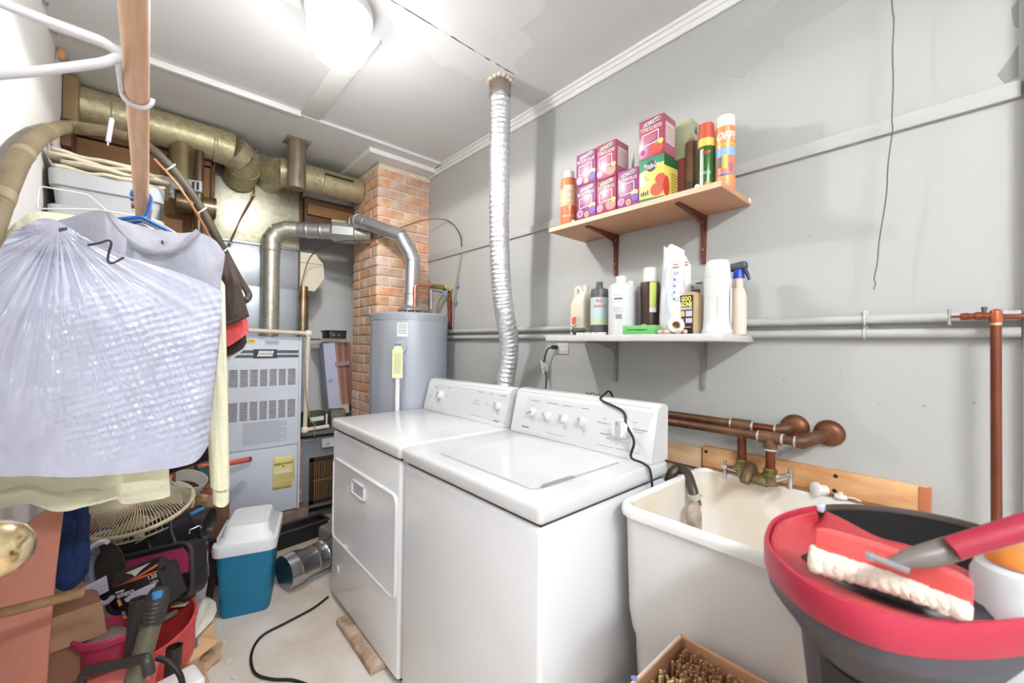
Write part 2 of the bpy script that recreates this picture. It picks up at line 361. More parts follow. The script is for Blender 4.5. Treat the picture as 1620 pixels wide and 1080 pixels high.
MB().b6(fx1-.014, fx1, fy-.002, fy+.02, fz0, fz1, .002).build('side_flange', fgrey, fu)
fm = frame(FP(0, 0)+Vector((0, -.0012, 0)), (1, 0, 0), (0, 0, 1))
stripe = M('brand_strip', (88, 92, 100), .4)
flat([(.40, 1.196), (.765, 1.196), (.765, 1.244), (.40, 1.244)], fm, stripe, fu, 'brand_strip', .001)
flat([(.40, 1.213), (.765, 1.213), (.765, 1.225), (.40, 1.225)], fm, M('strip_silver', (200, 204, 210), .35), fu, 'silver_line', .0006, .001)
bp_ = flat([(.50, 1.192), (.635, 1.192), (.635, 1.250), (.50, 1.250)], fm, M('badge_dark', (58, 60, 66), .4), fu, 'brand_badge', .003)
b2 = frame((0, fy-.0046, 0), (1, 0, 0), (0, 0, 1))
for k in range(6):
    xx = .527+k*.0145; MB().prism([(xx, 1.221), (xx+.0125, 1.221), (xx+.0165, 1.240), (xx+.004, 1.240)], .0006, b2).build('brand_mark', wht, bp_, smooth=0)
    MB().prism([(xx-.006, 1.204), (xx+.0075, 1.204), (xx+.0115, 1.218), (xx-.002, 1.218)], .0006, b2).build('brand_mark', wht, bp_, smooth=0)
flat(rrect(.085, .034, .004, 3, .605, 1.295), fm, M('rating_plate', (196, 200, 210), .4), fu, 'rating_plate', .0008)
bars([(.57, .64, 1.288+i*.006, 1.290+i*.006) for i in range(3)], fm @ Matrix.Translation((0, 0, .001)), grey_text, fu)
flat(rrect(.045, .026, .003, 3, .487, 1.298), fm, M('yellow_sticker', (224, 212, 110), .6), fu, 'warning_sticker', .0008)
bars([(.468, .506, 1.300, 1.306)], fm @ Matrix.Translation((0, 0, .001)), M('sticker_red', (210, 96, 60), .6), fu)
bars([(.45, .70 if i % 5 else .66, .778-i*.0085, .7805-i*.0085) for i in range(17)], fm, M('faint_print', (166, 170, 178), .6), fu)
eg = MB().grid(lambda u, v: PY(fy-.006-.006*math.sin(v*5)*u*v-.008*v*(1-u), 432+u*34-1*v, 723+v*49-3*u*(1-v)+(2.5-5*u)*v), 6, 10).build('energy_sheet', M('yellow_paper', (244, 228, 150), .8), fu)
sm = eg.modifiers.new('s', 'SOLIDIFY'); sm.thickness = .0006
em = frame(PY(fy-.015, 448.5, 733), (1, 0, .0), (0, 0, 1))
text('ENERGYGUIDE', .016, em, ink, fu, width=.108, bold=.02)
bars([(-.004, .004, -.022, -.013)], em, ink, fu)
bars([(-.052, .052, -.062, -.044)], em, M('white_slip', (240, 238, 230), .8), fu)
bars([(-.055, .05, -.075-i*.008, -.0735-i*.008) for i in range(10) if i != 5], em, M('tan_print', (190, 160, 84), .8), fu)
# screwdriver with a red handle stuck behind the clothes in front of the furnace
sd = thing('hand_tool', 'hand tool whose coral red grip pokes out beside the yellow sleeve', 'tool', PY(2.93, 330, 738))
hp = [PY(2.70, 316, 738), PY(2.80, 360, 733), PY(2.90, 391, 727), PY(2.91, 396, 726)]
MB().tube(hp[:3], [.014, .015, .017], 12).build('grip', M('coral_plastic', (232, 110, 88), .35), sd)
MB().tube([hp[2], hp[3]], [.0175, .016], 12).build('end_cap', M('cap_steel', (150, 146, 150), .3, .8), sd)
# ---------------------------------------------------------------- plenum and ducts
pe = thing('plenum', 'tall galvanized sheet metal plenum box above the furnace', 'duct', (.52, 3.35, fz1))
px0, px1, py = .28, .79, 3.17
MB().b6(px0, px1, py, 3.6, 1.95, H-.02, .004).build('upper_box', galv('plenum_metal', (200, 198, 178), (158, 154, 124), .45, 45, .7), pe)
MB().b6(px0+.004, px1-.004, py+.006, 3.6, 1.67, 1.95, .003).build('middle_box', galv('plenum_metal_b', (186, 192, 198), (168, 174, 180), .4, 20, .6), pe)
MB().b6(px0+.002, px1-.006, py+.002, 3.6, fz1+.001, 1.67, .003).build('lower_box', M('plenum_grey', (190, 198, 206), .4, .5, var=.06), pe)
MB().b6(px0-.002, px1+.003, py-.008, py+.01, 1.942, 1.958, .002).build('seam_flange', steel, pe)
for x in (.34, .5, .74):
    for z in (1.64, 1.93): MB().lathe([(.004, 0), (.003, .003), (0, .0035)], (x, py+.001, z), 8, Matrix.Rotation(R(90), 3, 'X')).build('screw', steel, pe)
MB().b6(.785, .805, 3.16, 3.6, 2.05, H-.02, .003).build('edge_board', dwood, pe)
def duct(t, pts, r, mat, name='pipe', n=24, rings=None):
    o = MB().tube(pts, r, n).build(name, mat, t)
    for p, d in (rings or []):
        q = Vector((0, 0, 1)).rotation_difference(Vector(d)).to_matrix()
        MB().lathe([(r, -.01), (r+.004, -.004), (r+.004, .004), (r, .01)], p, n, q).build('bead', mat, t)
    return o
# upper left round duct with an elbow into the plenum
dl = thing('round_duct', 'old round duct running under the ceiling at the upper left', 'duct', (.05, 2.95, 2.35))
duct(dl, [(-.27, 2.95, 2.462), (.30, 2.95, 2.452)], .094, galvo, 'straight_run', 28, [((-.15, 2.95, 2.46), (1, 0, 0)), ((.27, 2.95, 2.452), (1, 0, 0))])
ep = [Vector((.29, 2.95, 2.452)), Vector((.355, 2.955, 2.447)), Vector((.405, 2.985, 2.425)), Vector((.425, 3.04, 2.395)), Vector((.425, 3.165, 2.36))]
for a, b in zip(ep, ep[1:]): MB().tube([a-(b-a)*.12, b], [.098, .096], 28).build('elbow_gore', galvo, dl)
MB().b6(XL+.002, -.265, 2.82, 3.0, 2.33, 2.545, .006).build('end_boot', M('boot_tan', (146, 120, 82), .6, var=.15, vs=9), dl)
# right round duct that passes behind the chimney
dr = thing('round_duct', 'brown-tinged round duct leaving the plenum toward the brick chimney', 'duct', (.8, 3.0, 2.3))
rp = [Vector((.60, 3.166, 2.40)), Vector((.60, 3.05, 2.405)), Vector((.635, 2.99, 2.405)), Vector((.70, 2.975, 2.405)), Vector((.80, 2.975, 2.405))]
for a, b in zip(rp, rp[1:]): MB().tube([a-(b-a)*.12, b], [.092, .09], 28).build('elbow_gore', galvo, dr)
duct(dr, [(.79, 2.975, 2.405), (1.14, 2.985, 2.405)], .088, galvo, 'straight_run', 28, [((.86, 2.976, 2.405), (1, 0, 0))])
MB().b6(.87, 1.06, 2.884, 2.892, 2.428, 2.44, .001).build('slot', M('slot_dark', (52, 42, 24), .8), dr)
# dark boards and joist behind it
jb = thing('joist_boards', 'dark brown timbers under the right-hand duct beside the chimney', 'timber', (.98, 3.2, 2.1))
MB().b6(.81, 1.146, 3.12, 3.2, 2.11, 2.33, .004).build('board', dwood, jb)
MB().b6(.82, 1.146, 3.09, 3.12, 2.20, 2.27, .004).build('batten', M('tan_timber', (140, 104, 58), .7, var=.2), jb)
MB().box((1.06, 3.075, 2.185), (.17, .02, .022), .002, rot=Matrix.Rotation(R(-4), 3, 'Y')).build('hanger_strip', M('strip_white', (196, 190, 170), .6), jb)
# open stub pipe hanging from the ceiling
sp = thing('stub_pipe', 'short brown metal pipe stub hanging open from the ceiling', 'pipe', (.683, 2.83, 2.27))
sx, sy = .683, 2.83
MB().lathe([(.052, 2.265), (.052, H-.017), (.049, H-.017), (.049, 2.27)], (sx, sy, 0), 28).build('pipe', M('rusty_pipe', (128, 108, 84), .5, .4, rgb2=(156, 146, 128), vs=8, stretch=(4, 4, .6)), sp)
MB().b6(sx-.07, sx+.07, sy-.07, sy+.07, H-.02, H-.0165, .001).build('collar_plate', M('collar', (170, 164, 150), .5, .4), sp)
# ---------------------------------------------------------------- furnace flue and water heater flue, meeting in a box wye at the chimney
galf = galv('flue_metal', (196, 194, 180), (146, 142, 124), .4, 90, .7)
fl = thing('furnace_flue', 'galvanized flue rising from the furnace and bending to the chimney', 'flue pipe', (.60, 3.10, fz1))
fxx, fyy = .602, 3.105
duct(fl, [(fxx, fyy, fz1+.002), (fxx, fyy, 1.93)], .053, galf, 'riser', 24, [((fxx, fyy, 1.91), (0, 0, 1))])
e2 = [Vector((fxx, fyy, 1.92)), Vector((fxx, fyy, 1.985)), Vector((fxx+.03, fyy-.012, 2.035)), Vector((fxx+.08, fyy-.035, 2.06)), Vector((fxx+.14, fyy-.06, 2.065))]
for a, b in zip(e2, e2[1:]): MB().tube([a-(b-a)*.15, b], [.056, .0545], 24).build('elbow_gore', galf, fl)
A = e2[-1]; B = Vector((.93, 2.925, 2.062)); Cc = Vector((1.06, 2.84, 2.055)); Dd = Vector((1.155, 2.785, 2.05))
duct(fl, [A-(B-A)*.03, B], .052, M('flue_bright', (186, 188, 186), .35, .8, var=.08, vs=8), 'straight_run', 24, [(A+(B-A)*.3, (B-A)), (A+(B-A)*.7, (B-A))])
d = (Cc-B).normalized(); mt = frame(B, d, (0, 0, 1))
mb = MB(); L_ = (Cc-B).length
secs = [(0, .055), (.02, .066), (L_, .066)]
oct_ = lambda r: [(r*math.cos(R(22.5+45*i))*1.08, r*math.sin(R(22.5+45*i))*1.08) for i in range(8)]
vs = []; fs = []
for k, (t, r) in enumerate(secs): vs += [mt @ Vector((t, q[1], q[0])) for q in oct_(r)]
for k in range(2): fs += [[k*8+j, k*8+(j+1) % 8, k*8+8+(j+1) % 8, k*8+8+j] for j in range(8)]
fs += [list(range(8)), [16+j for j in range(8)]]
mb.add(vs, fs); mb.build('box_wye', M('wye_metal', (190, 192, 190), .38, .75, var=.06, vs=7), fl, smooth=20)
duct(fl, [Cc-d*.01, Dd], .062, M('thimble_metal', (176, 172, 160), .4, .7, var=.1, vs=9), 'thimble', 24, [(Cc+d*.012, d)])
hf = thing('heater_flue', 'bright metal flue from the water heater up to the chimney wye', 'flue pipe', (1.27, 2.42, 1.50))
flm = M('bright_flue', (196, 198, 200), .3, .85, var=.08, vs=6)
tx, ty = 1.268, 2.415
T0 = Vector((tx, ty, 1.56)); T1 = PY(ty, 653, 395); T2 = PY(2.55, 610, 357); T3 = PY(2.86, 556, 347)
pts = [T0, T1+Vector((0, 0, -.07)), T1+Vector((-.012, .01, -.02)), T1+Vector((-.035, .03, .03)), PY(2.46, 634, 372)]
MB().tube([T0, pts[1]], .044, 24).build('riser', flm, hf)
for a, b in zip(pts[1:], pts[2:]): MB().tube([a-(b-a)*.2, b+(b-a)*.05], [.0455, .0445], 24).build('elbow_gore', flm, hf)
a = pts[-1]; b = PY(2.70, 575, 352)
MB().tube([a-(b-a)*.05, b], .0435, 24).build('straight_run', flm, hf)
e3 = [b-(b-a).normalized()*.01, b+(b-a).normalized()*.04, PY(2.80, 562, 352), PY(2.89, 556, 357)]
for p, q in zip(e3, e3[1:]): MB().tube([p-(q-p)*.15, q], [.0455, .0445], 24).build('elbow_gore', flm, hf)
for p in (T0+Vector((0, 0, .06)), pts[1]): MB().lathe([(.044, -.006), (.0465, 0), (.044, .006)], p, 24).build('bead', flm, hf)
mb = MB()
mb.lathe([(.085, 1.512), (.083, 1.517), (.05, 1.545), (.047, 1.57), (.044, 1.57), (.047, 1.543)], (tx, ty, 0), 28)
for k in range(4):
    a_ = R(45+90*k); mb.box((tx+.075*math.cos(a_), ty+.075*math.sin(a_), 1.50), (.008, .008, .026))
mb.build('draft_hood', flm, hf)
# ---------------------------------------------------------------- water heater
wh = thing('water_heater', 'tall grey cylindrical water heater in front of the brick chimney', 'water heater', (1.27, 2.415, 0))
cx, cy, rr = 1.262, 2.418, .243
tank = M('tank_grey', (172, 176, 186), .32, .25, var=.05, vs=3)
MB().lathe([(0, .02), (rr-.01, .02), (rr, .03), (rr, 1.44), (0, 1.44)], (cx, cy, 0), 56).build('tank', tank, wh)
MB().lathe([(rr+.003, 1.44), (rr+.004, 1.475), (rr-.004, 1.485), (rr-.02, 1.487), (0, 1.49)], (cx, cy, 0), 56).build('top_cap', M('tank_cap', (164, 168, 176), .35, .25), wh)
for k in range(10): a_ = R(200+k*18); MB().lathe([(.005, 0), (.003, .002), (0, .0025)], (cx+math.cos(a_)*(rr+.0035), cy+math.sin(a_)*(rr+.0035), 1.46), 8, Vector((0, 0, 1)).rotation_difference(Vector((math.cos(a_), math.sin(a_), 0))).to_matrix()).build('screw', steel, wh)
for k in range(3): a_ = R(120*k+30); MB().b6(cx+math.cos(a_)*.18-.02, cx+math.cos(a_)*.18+.02, cy+math.sin(a_)*.18-.02, cy+math.sin(a_)*.18+.02, 0, .025, .003).build('foot', dark, wh)
va = Vector((-.62, -.785, 0)).normalized(); vt = Vector((0, 0, 1)).cross(va)*1
def tk(ang, z, off=.001):
    n = Vector((math.cos(R(ang)), math.sin(R(ang)), 0)); return Vector((cx, cy, z))+n*(rr+off), n
A0 = 228
p, n = tk(A0+5, 1.38); t = Vector((0, 0, 1)).cross(n)
lb = flat(rrect(.062, .082, .003, 3), frame(p, t, (0, 0, 1)), M('label_white', (226, 226, 226), .6), wh, 'rating_label', .001)
bars([(-.025, .025, .03-.009*i, .033-.009*i) for i in range(7)], frame(p+n*.0013, t, (0, 0, 1)), grey_text, wh)
p, n = tk(A0+2, 1.275); t = Vector((0, 0, 1)).cross(n); q = Vector((0, 0, 1)).rotation_difference(n).to_matrix()
MB().lathe([(.042, 0), (.04, .004), (.02, .006), (0, .006)], p, 24, q).build('valve_escutcheon', M('escutcheon', (176, 180, 190), .35, .3), wh)
rv = MB(); rv.tube([p, p+n*.045], .012, 12); rv.tube([p+n*.045+Vector((0, 0, .022)), p+n*.045-Vector((0, 0, .04))], [.013, .014], 12); rv.box(p+n*.05+Vector((0, 0, .018)), (.03, .012, .008), .002)
rv.build('relief_valve', M('valve_green', (118, 150, 138), .4, .6), wh)
c = p+n*.045; MB().tube([c-Vector((0, 0, .035)), Vector((c.x, c.y, .3))], .0135, 14).build('discharge_pipe', M('white_pipe', (232, 232, 232), .35), wh)
c2 = c+n*.016; tg = MB(frame(c2+Vector((.002, 0, -.075)), t, (0, 0, 1))); tg.prism([(-.03, -.10), (.03, -.10), (.03, .06), (.018, .085), (-.012, .085), (-.03, .06)], .001)
tagp = tg.build('hang_tag', M('tag_yellow', (232, 232, 184), .7), wh, smooth=0)
bars([(-.02, .02, .04-.011*i, .043-.011*i) for i in range(11)], frame(c2+n*.0025+Vector((.002, 0, -.075)), t, (0, 0, 1)), M('tag_print', (170, 172, 120), .7), wh)
# copper water lines of the heater
wp = thing('heater_water_lines', 'copper and brass water lines with valve above the water heater', 'pipe', (1.45, 2.4, 1.40))
kx = PY(2.36, 656, 488); zt = 1.487
MB().tube(bend([(kx.x, 2.36, zt), (kx.x, 2.36, PY(2.36, 662, 450).z), PY(2.36, 702, 453)], .03), .0115, 12).build('flexible_line', M('bright_copper', (196, 134, 112), .35, .7), wp)
p1 = PY(2.36, 702, 453); p2 = PY(2.36, 712, 462); xw = 1.50
MB().tube([PY(2.36, 680, 452), PY(2.36, 702, 455)], .015, 12).build('union', brass, wp)
vv = PY(2.36, 707, 455)
for r_ in (.02,): MB().tube([vv+Vector((math.cos(a)*r_, -.02, math.sin(a)*r_)) for a in [R(i*30) for i in range(12)]], .0045, 8, closed=True).tube([vv+Vector((-.02, -.02, 0)), vv+Vector((.02, -.02, 0))], .004, 8).tube([vv, vv+Vector((0, -.02, 0))], .005, 8).build('valve_wheel', M('wheel_yellow', (206, 190, 96), .4, .3), wp)
MB().tube(bend([PY(2.36, 700, 456), PY(2.36, 711, 460), PY(2.36, 712, 518), PY(2.36, 712, 521)+Vector((.045, 0, 0))], .02), .011, 12).build('copper_drop', copper, wp)
MB().tube([PY(2.36, 711, 474), PY(2.36, 711, 494)], [.016, .012], 12).tube([PY(2.36, 711, 495), PY(2.36, 711, 506)], .0135, 12).build('dielectric_fitting', M('dark_copper', (122, 66, 42), .45, .7), wp)
MB().tube(bend([PY(2.45, 682, 489), PY(2.45, 682, 458), PY(2.45, 700, 462)], .015), .0085, 10).build('cold_nipple', M('nipple_grey', (176, 176, 174), .4, .6), wp)
MB().box(PY(2.345, 706, 463), (.022, .004, .03), .001).build('valve_tag', M('tag_blue', (92, 142, 196), .6), wp)
# thin copper gas tube looping from the furnace across the chimney to the wall
gt = MB().tube(crv([PY(3.0, 474, 462), PY(3.0, 477, 448), PY(3.0, 488, 412), PY(2.95, 500, 398), PY(2.86, 520, 387), PY(2.75, 545, 381), PY(2.64, 575, 380), PY(2.62, 600, 376), PY(2.6, 640, 358), PY(2.5, 670, 348), PY(2.45, 690, 346), PX(1.52, 706, 348), PX(1.53, 718, 356), PX(1.535, 728, 372), PX(1.535, 730, 390)], 8), .0036, 8).build('thin_tube', M('tube_dark', (110, 86, 70), .4, .6)); tag(gt, 'thin dark copper tube looping past the chimney to the right wall', 'tube')
g2 = thing('gas_line', 'thin grey line with small fittings down the right wall corner', 'pipe', (1.53, 2.33, 1.4))
MB().tube(crv([PX(1.535, 730, 391), PX(1.535, 729, 405), PX(1.535, 722, 450), PX(1.535, 717, 490), PX(1.535, 716, 522)], 6), .0035, 8).build('line', steel, g2)
for (x, y) in ((723, 451), (720, 477)): MB().lathe([(.004, -.012), (.013, -.012), (.013, .0), (.009, .002), (.009, .012), (.004, .012)], PX(1.535, x, y), 8).build('fitting', M('fitting_grey', (150, 150, 152), .4, .7), g2)
# humidifier hanging on the side of the plenum
hu = thing('humidifier', 'cream plastic humidifier cover on the side of the plenum', 'humidifier', (.85, 3.3, 1.62))
ho = [(3.16, 2.0), (3.16, 1.615), (3.27, 1.60), (3.50, 1.62), (3.54, 1.70), (3.54, 1.86), (3.5, 1.94), (3.4, 2.0)]
hx0, hx1 = .80, .93
fo = [(hx0, PY(3.18, 474, 398).z), (.90, PY(3.18, 500, 402).z), (.955, PY(3.18, 514, 418).z), (.965, PY(3.18, 514, 440).z), (.90, PY(3.18, 490, 460).z), (hx0, PY(3.18, 474, 458).z)]
cream = M('cream_plastic', (226, 216, 192), .5)
MB().prism([(p[0], p[1]) for p in fo], .30, Matrix(((1, 0, 0, 0), (0, 0, 1, 3.18), (0, 1, 0, 0), (0, 0, 0, 1)))).build('cover', cream, hu, smooth=20)
MB().b6(hx0, .955, 3.174, 3.18, fo[0][1]-.075, fo[0][1]-.071).build('seam', M('cream_dark', (180, 168, 140), .6), hu)
MB().lathe([(.034, fz1), (.034, 1.62), (.03, 1.64), (.03, 1.69)], (.806, 3.115, 0), 20).build('vent_pipe', M('brownish_pipe', (168, 160, 150), .35, .8, rgb2=(128, 96, 60), vs=5), hu)
# ---------------------------------------------------------------- condensate pvc
cp = thing('condensate_pipe', 'cream plastic pipe bending down the right side of the furnace', 'pipe', (.80, 3.0, .7))
y_ = 3.0
q0, q1, q2, q3 = PY(y_, 392, 522), PY(y_, 488, 527), PY(y_, 481, 680), PY(2.95, 530, 676)
q2.x = q1.x-.012
MB().tube(bend([q0, q1, q2, Vector((.95, 2.98, q2.z+.01))], .012, 3), .0135, 14).build('pipe', pvc, cp)
for p, dd in ((q1, (0, 0, 1)), (q2, (0, 0, 1))): MB().box(p, (.042, .04, .042), .012, 3).build('elbow', M('elbow_pvc', (236, 228, 212), .45), cp)
MB().tube([q1*.8+q2*.2+Vector((0, 0, .02)), q1*.8+q2*.2-Vector((0, 0, .05))], .0165, 14).build('coupling', M('coupling_pvc', (214, 206, 192), .45), cp)
tag(MB().tube(crv([PY(2.985, 483, 575), PY(2.97, 484, 620), PY(2.96, 490, 660), PY(2.95, 498, 672), PY(2.95, 497, 690)], 6), .003, 6).build('drain_wire', M('wire_tan', (170, 140, 100), .6)), 'thin tan wire hanging beside the cream plastic pipe', 'wire')
# ---------------------------------------------------------------- return-air cabinet right of the furnace
rc = thing('return_air_cabinet', 'low grey metal return cabinet with a brown filter grille beside the furnace', 'cabinet', (1.0, 3.3, .08))
ry = 3.16
rgrey = M('cabinet_greygreen', (142, 146, 148), .5, .2, var=.1, vs=5)
zt = PY(ry, 500, 690).z
MB().b6(.815, 1.14, ry, 3.6, .10, zt, .004).build('body', rgrey, rc)
MB().b6(.80, 1.144, ry-.1, 3.62, zt+.03, zt+.055, .003).build('top_tray', M('tray_grey', (124, 126, 130), .5, .3), rc)
gx0, gx1, gz0, gz1 = PY(ry, 489, 740).x, 1.10, PY(ry, 505, 795).z, PY(ry, 505, 722).z
fr = MB()
for a_ in ((gx0, gx1, gz0, gz0+.03), (gx0, gx1, gz1-.03, gz1), (gx0, gx0+.03, gz0, gz1), (gx1-.03, gx1, gz0, gz1)): fr.b6(a_[0], a_[1], ry-.006, ry, a_[2], a_[3], .002)
fr.build('grille_frame', M('grille_dark', (64, 44, 30), .6, .2), rc)
MB().b6(gx0+.02, gx1-.02, ry-.002, ry-.0005, gz0+.02, gz1-.02).build('grille_backing', M('grille_shadow', (60, 46, 30), .8), rc)
gi = 0; x = gx0+.036
while x < gx1-.034:
    for za, zb in ((gz0+.03, (gz0+gz1)/2-.006), ((gz0+gz1)/2+.006, gz1-.03)):
        mb = MB(); mb.tube([Vector((x, ry-.005, za)), Vector((x+.002*math.sin(x*900), ry-.008, (za+zb)/2)), Vector((x, ry-.005, zb))], .0042, 6).build('grille_bar', M('grille_tan', (150, 120, 78), .6, .2), rc)
    x += .0155
MB().b6(gx0+.03, gx1-.03, ry-.012, ry-.004, (gz0+gz1)/2-.005, (gz0+gz1)/2+.005, .002).build('grille_crossbar', M('grille_tan', (150, 120, 78), .6, .2), rc)
sb = MB().box(PY(ry-.02, 518, 699), (.085, .035, .07), .004).build('switch_box', M('switch_white', (236, 234, 230), .4), rc)
MB().lathe([(.014, 0), (.013, .008), (0, .009)], PY(ry-.038, 519, 701), 16, Matrix.Rotation(R(90), 3, 'X')).build('switch_knob', M('switch_knob_grey', (206, 204, 198), .4), rc)
MB().b6(.80, .93, ry-.02, ry-.005, zt-.03, zt-.01, .002).build('ledge_strip', M('light_strip', (176, 178, 182), .4, .3), rc)
MB().b6(.793, .813, 3.1, 3.3, .18, .62, .003).build('filter_edge', M('filter_pink', (196, 168, 150), .8, rgb2=(140, 110, 100), vs=20), rc)
# leaning filter box with striped panels, black tray on a ledge over it
lf = thing('filter_panels', 'stack of pleated cardboard-edged furnace filters leaning on the chimney', 'filters', (1.07, 3.3, .70))
sh = M('filter_lilac', (196, 200, 222), .7, var=.03)
def leaner(pxs, y, m, th, nm): return MB().poly3([PY(y, *p) for p in pxs], (0, th, 0)).build(nm, m, lf, smooth=0)
leaner([(511, 543), (529, 541), (541, 655), (521, 655)], 3.24, sh, .09, 'carton')
cols = [(186, 140, 120), (160, 112, 92), (178, 134, 118), (150, 104, 86), (170, 122, 104)]
for i in range(5):
    xa = 529+i*5.2; leaner([(xa, 541), (xa+4.6, 541), (xa+4.6+9-i*1.2, 645-i*2), (xa+9.5-i*1.2, 645-i*2)], 3.25+.004*i, M('filter_edge_%d' % i, cols[i], .8, var=.1), .3, 'filter')
leaner([(540, 641), (552, 638), (553, 652), (541, 655)], 3.235, M('filter_foot', (214, 196, 178), .8), .02, 'carton_foot')
leaner([(530, 573), (552, 570), (553, 577), (531, 580)], 3.236, M('filter_band', (170, 140, 150), .8), .004, 'band')
MB().prism(circ(.02, 16, sx=1, sy=.8), .001, frame(PY(3.238, 523, 602), (1, 0, 0), (0, 0, 1))).build('logo_spot', M('logo_blue', (150, 170, 214), .8), lf, smooth=0)
le = MB().b6(.95, 1.146, 3.2, 3.5, 1.316, 1.328, .002).build('ledge_board', M('ledge_tan', (170, 152, 130), .6)); tag(le, 'thin tan ledge board against the chimney holding a black tray', 'shelf')
bt_ = thing('black_tray', 'black metal tray with pegs on the small ledge by the chimney', 'tray', (1.06, 3.3, 1.33))
mb = MB(); mb.b6(1.02, 1.146, 3.22, 3.4, 1.329, 1.385, .004); mb.b6(1.012, 1.146, 3.21, 3.41, 1.381, 1.393, .003)
mb.build('tray_body', M('tray_black', (62, 62, 66), .4, .3), bt_)
for x in (1.05, 1.09): MB().lathe([(.008, 0), (.007, .004), (0, .005)], (x, 3.218, 1.355), 12, Matrix.Rotation(R(90), 3, 'X')).build('peg', steel, bt_)
# small carton and wrapped things on the cabinet tray
tz = PY(ry, 500, 690).z+.055
c1_ = thing('small_carton', 'small dark green and black carton on the grey return cabinet', 'box', (.93, 3.15, tz))
mb = MB(); mb.box((.905, 3.16, tz+.062), (.15, .14, .124), .002, rot=Matrix.Rotation(R(14), 3, 'Z')); mb.build('carton', M('carton_dark', (36, 40, 36), .4, rgb2=(70, 96, 62), vs=10), c1_)
text('', .01, Matrix(), wht, c1_) if 0 else None
mr_ = Matrix.Translation((.905, 3.16, tz)) @ Matrix.Rotation(R(14), 4, 'Z')
MB(mr_).box((-.02, -.0705, .085), (.10, .001, .03)).box((.052, -.0705, .06), (.012, .001, .1)).build('white_panel', wht, c1_)
MB(mr_).box((.0755, 0, .06), (.001, .06, .11)).build('blue_panel', M('panel_blue', (120, 130, 190), .5), c1_)
c3_ = MB().box((1.06, 3.15, tz+.066), (.1, .12, .13), .003, rot=Matrix.Rotation(R(-10), 3, 'Z')).build('olive_carton', M('olive_carton', (76, 86, 60), .5, rgb2=(120, 116, 96), vs=14)); tag(c3_, 'olive green carton beside the leaning filters on the return cabinet', 'box')
# black drip tray and grey box on the floor
dt = thing('drip_tray', 'black plastic drip tray on the floor before the furnace plinth', 'tray', (.72, 2.95, 0))
mt_ = Matrix.Translation((.73, 2.93, 0)) @ Matrix.Rotation(R(8), 4, 'Z')
mb = MB(mt_)
for a_ in ((-.19, .19, -.062, -.054), (-.19, .19, .054, .062), (-.19, -.182, -.062, .062), (.182, .19, -.062, .062)): mb.b6(a_[0], a_[1], a_[2], a_[3], 0, .10, .002)
mb.b6(-.185, .185, -.058, .058, 0, .008); mb.b6(-.185, .185, -.058, .058, .07, .078)
mb.build('tray_body', blackr, dt)
mb = MB(mt_)
for a_ in ((-.2, .2, -.072, -.058), (-.2, .2, .058, .072), (-.2, -.186, -.072, .072), (.186, .2, -.072, .072)): mb.b6(a_[0], a_[1], a_[2], a_[3], .096, .108, .004)
mb.build('rim', M('tray_rim', (70, 70, 76), .35), dt)
gb = MB().box((.90, 2.60, .085), (.16, .20, .17), .02, 3, rot=Matrix.Rotation(R(20), 3, 'Z')).build('grey_box', M('grey_plastic', (128, 130, 122), .5, var=.1)); tag(gb, 'grey plastic box on the floor behind the loose metal duct', 'box')
rb = MB(); random.seed(3)
for k in range(9):
    rb.v, rb.f, rb.mi = [], [], []
    p = Vector((.88+random.uniform(-.05, .1), 2.98+random.uniform(-.06, .06), 0)); s_ = random.uniform(.02, .045)
    rb.box(p+Vector((0, 0, s_*.28)), (s_*1.6, s_, s_*.5), s_*.15, 1, Matrix.Rotation(random.uniform(0, 3), 3, 'Z'))
    o = rb.build('rubble', M('rubble', (206, 196, 178), .95, var=.2, vs=20)); tag(o, 'pale crumb of broken plaster on the floor beside the return cabinet', 'rubble', 'plaster crumbs by the cabinet')
# ================================================================ WASHER AND DRYER
def appliance(t, y0, y1, body_m):
    X0, X1 = .712, 1.325
    MB().b6(X0, X1, y0+.006, y1-.006, .03, .853, .014, 3).build('cabinet', cabin, t)
    MB().b6(X0+.012, X1-.01, y0+.018, y1-.018, .846, .866).build('top_gap', M('gap_shadow', (70, 70, 72), .8), t)
    MB().b6(.704, 1.327, y0, y1, .862, .915, .016, 4).build('top_panel', white, t)
    MB().b6(X0+.03, X1-.03, y0+.04, y1-.04, .0, .035).build('plinth', dark, t)
CN = Vector((-.965, 0, .262)).normalized()     # console face normal
def console(t, y0, y1, zt):
    prof = [(1.332, .916), (1.224, .916), (1.222, .925), (1.259, zt-.028), (1.264, zt-.014), (1.276, zt-.004), (1.292, zt), (1.318, zt), (1.330, zt-.006), (1.332, zt-.016)]
    n = len(prof); vs = []; fs = []
    secs = [(y0, .0), (y0+.006, 1), (y1-.006, 1), (y1, .0)]
    for (y, k) in secs:
        for (x, z) in prof:
            cx, cz = 1.285, .99; e = 1 if k else .965
            vs.append((cx+(x-cx)*e, y, cz+(z-cz)*e if z > .93 else z))
    for s in range(3): fs += [[s*n+i, s*n+(i+1) % n, (s+1)*n+(i+1) % n, (s+1)*n+i] for i in range(n)]
    fs += [list(range(n))[::-1], [3*n+i for i in range(n)]]
    return MB().add(vs, fs).build('console', white, t, smooth=50)
CP0 = Vector((1.222, 0, .925)); CD = Vector((.037, 0, 0)); 
def cface(zt):
    a = Vector((1.222, 0, .925)); b = Vector((1.259, 0, zt-.028)); u = (b-a).normalized(); n = Vector((-u.z, 0, u.x)); return a, u, n
def cpt(zt, x, y, off=0):
    a, u, n = cface(zt); return PL(a+n*off, n, x, y)
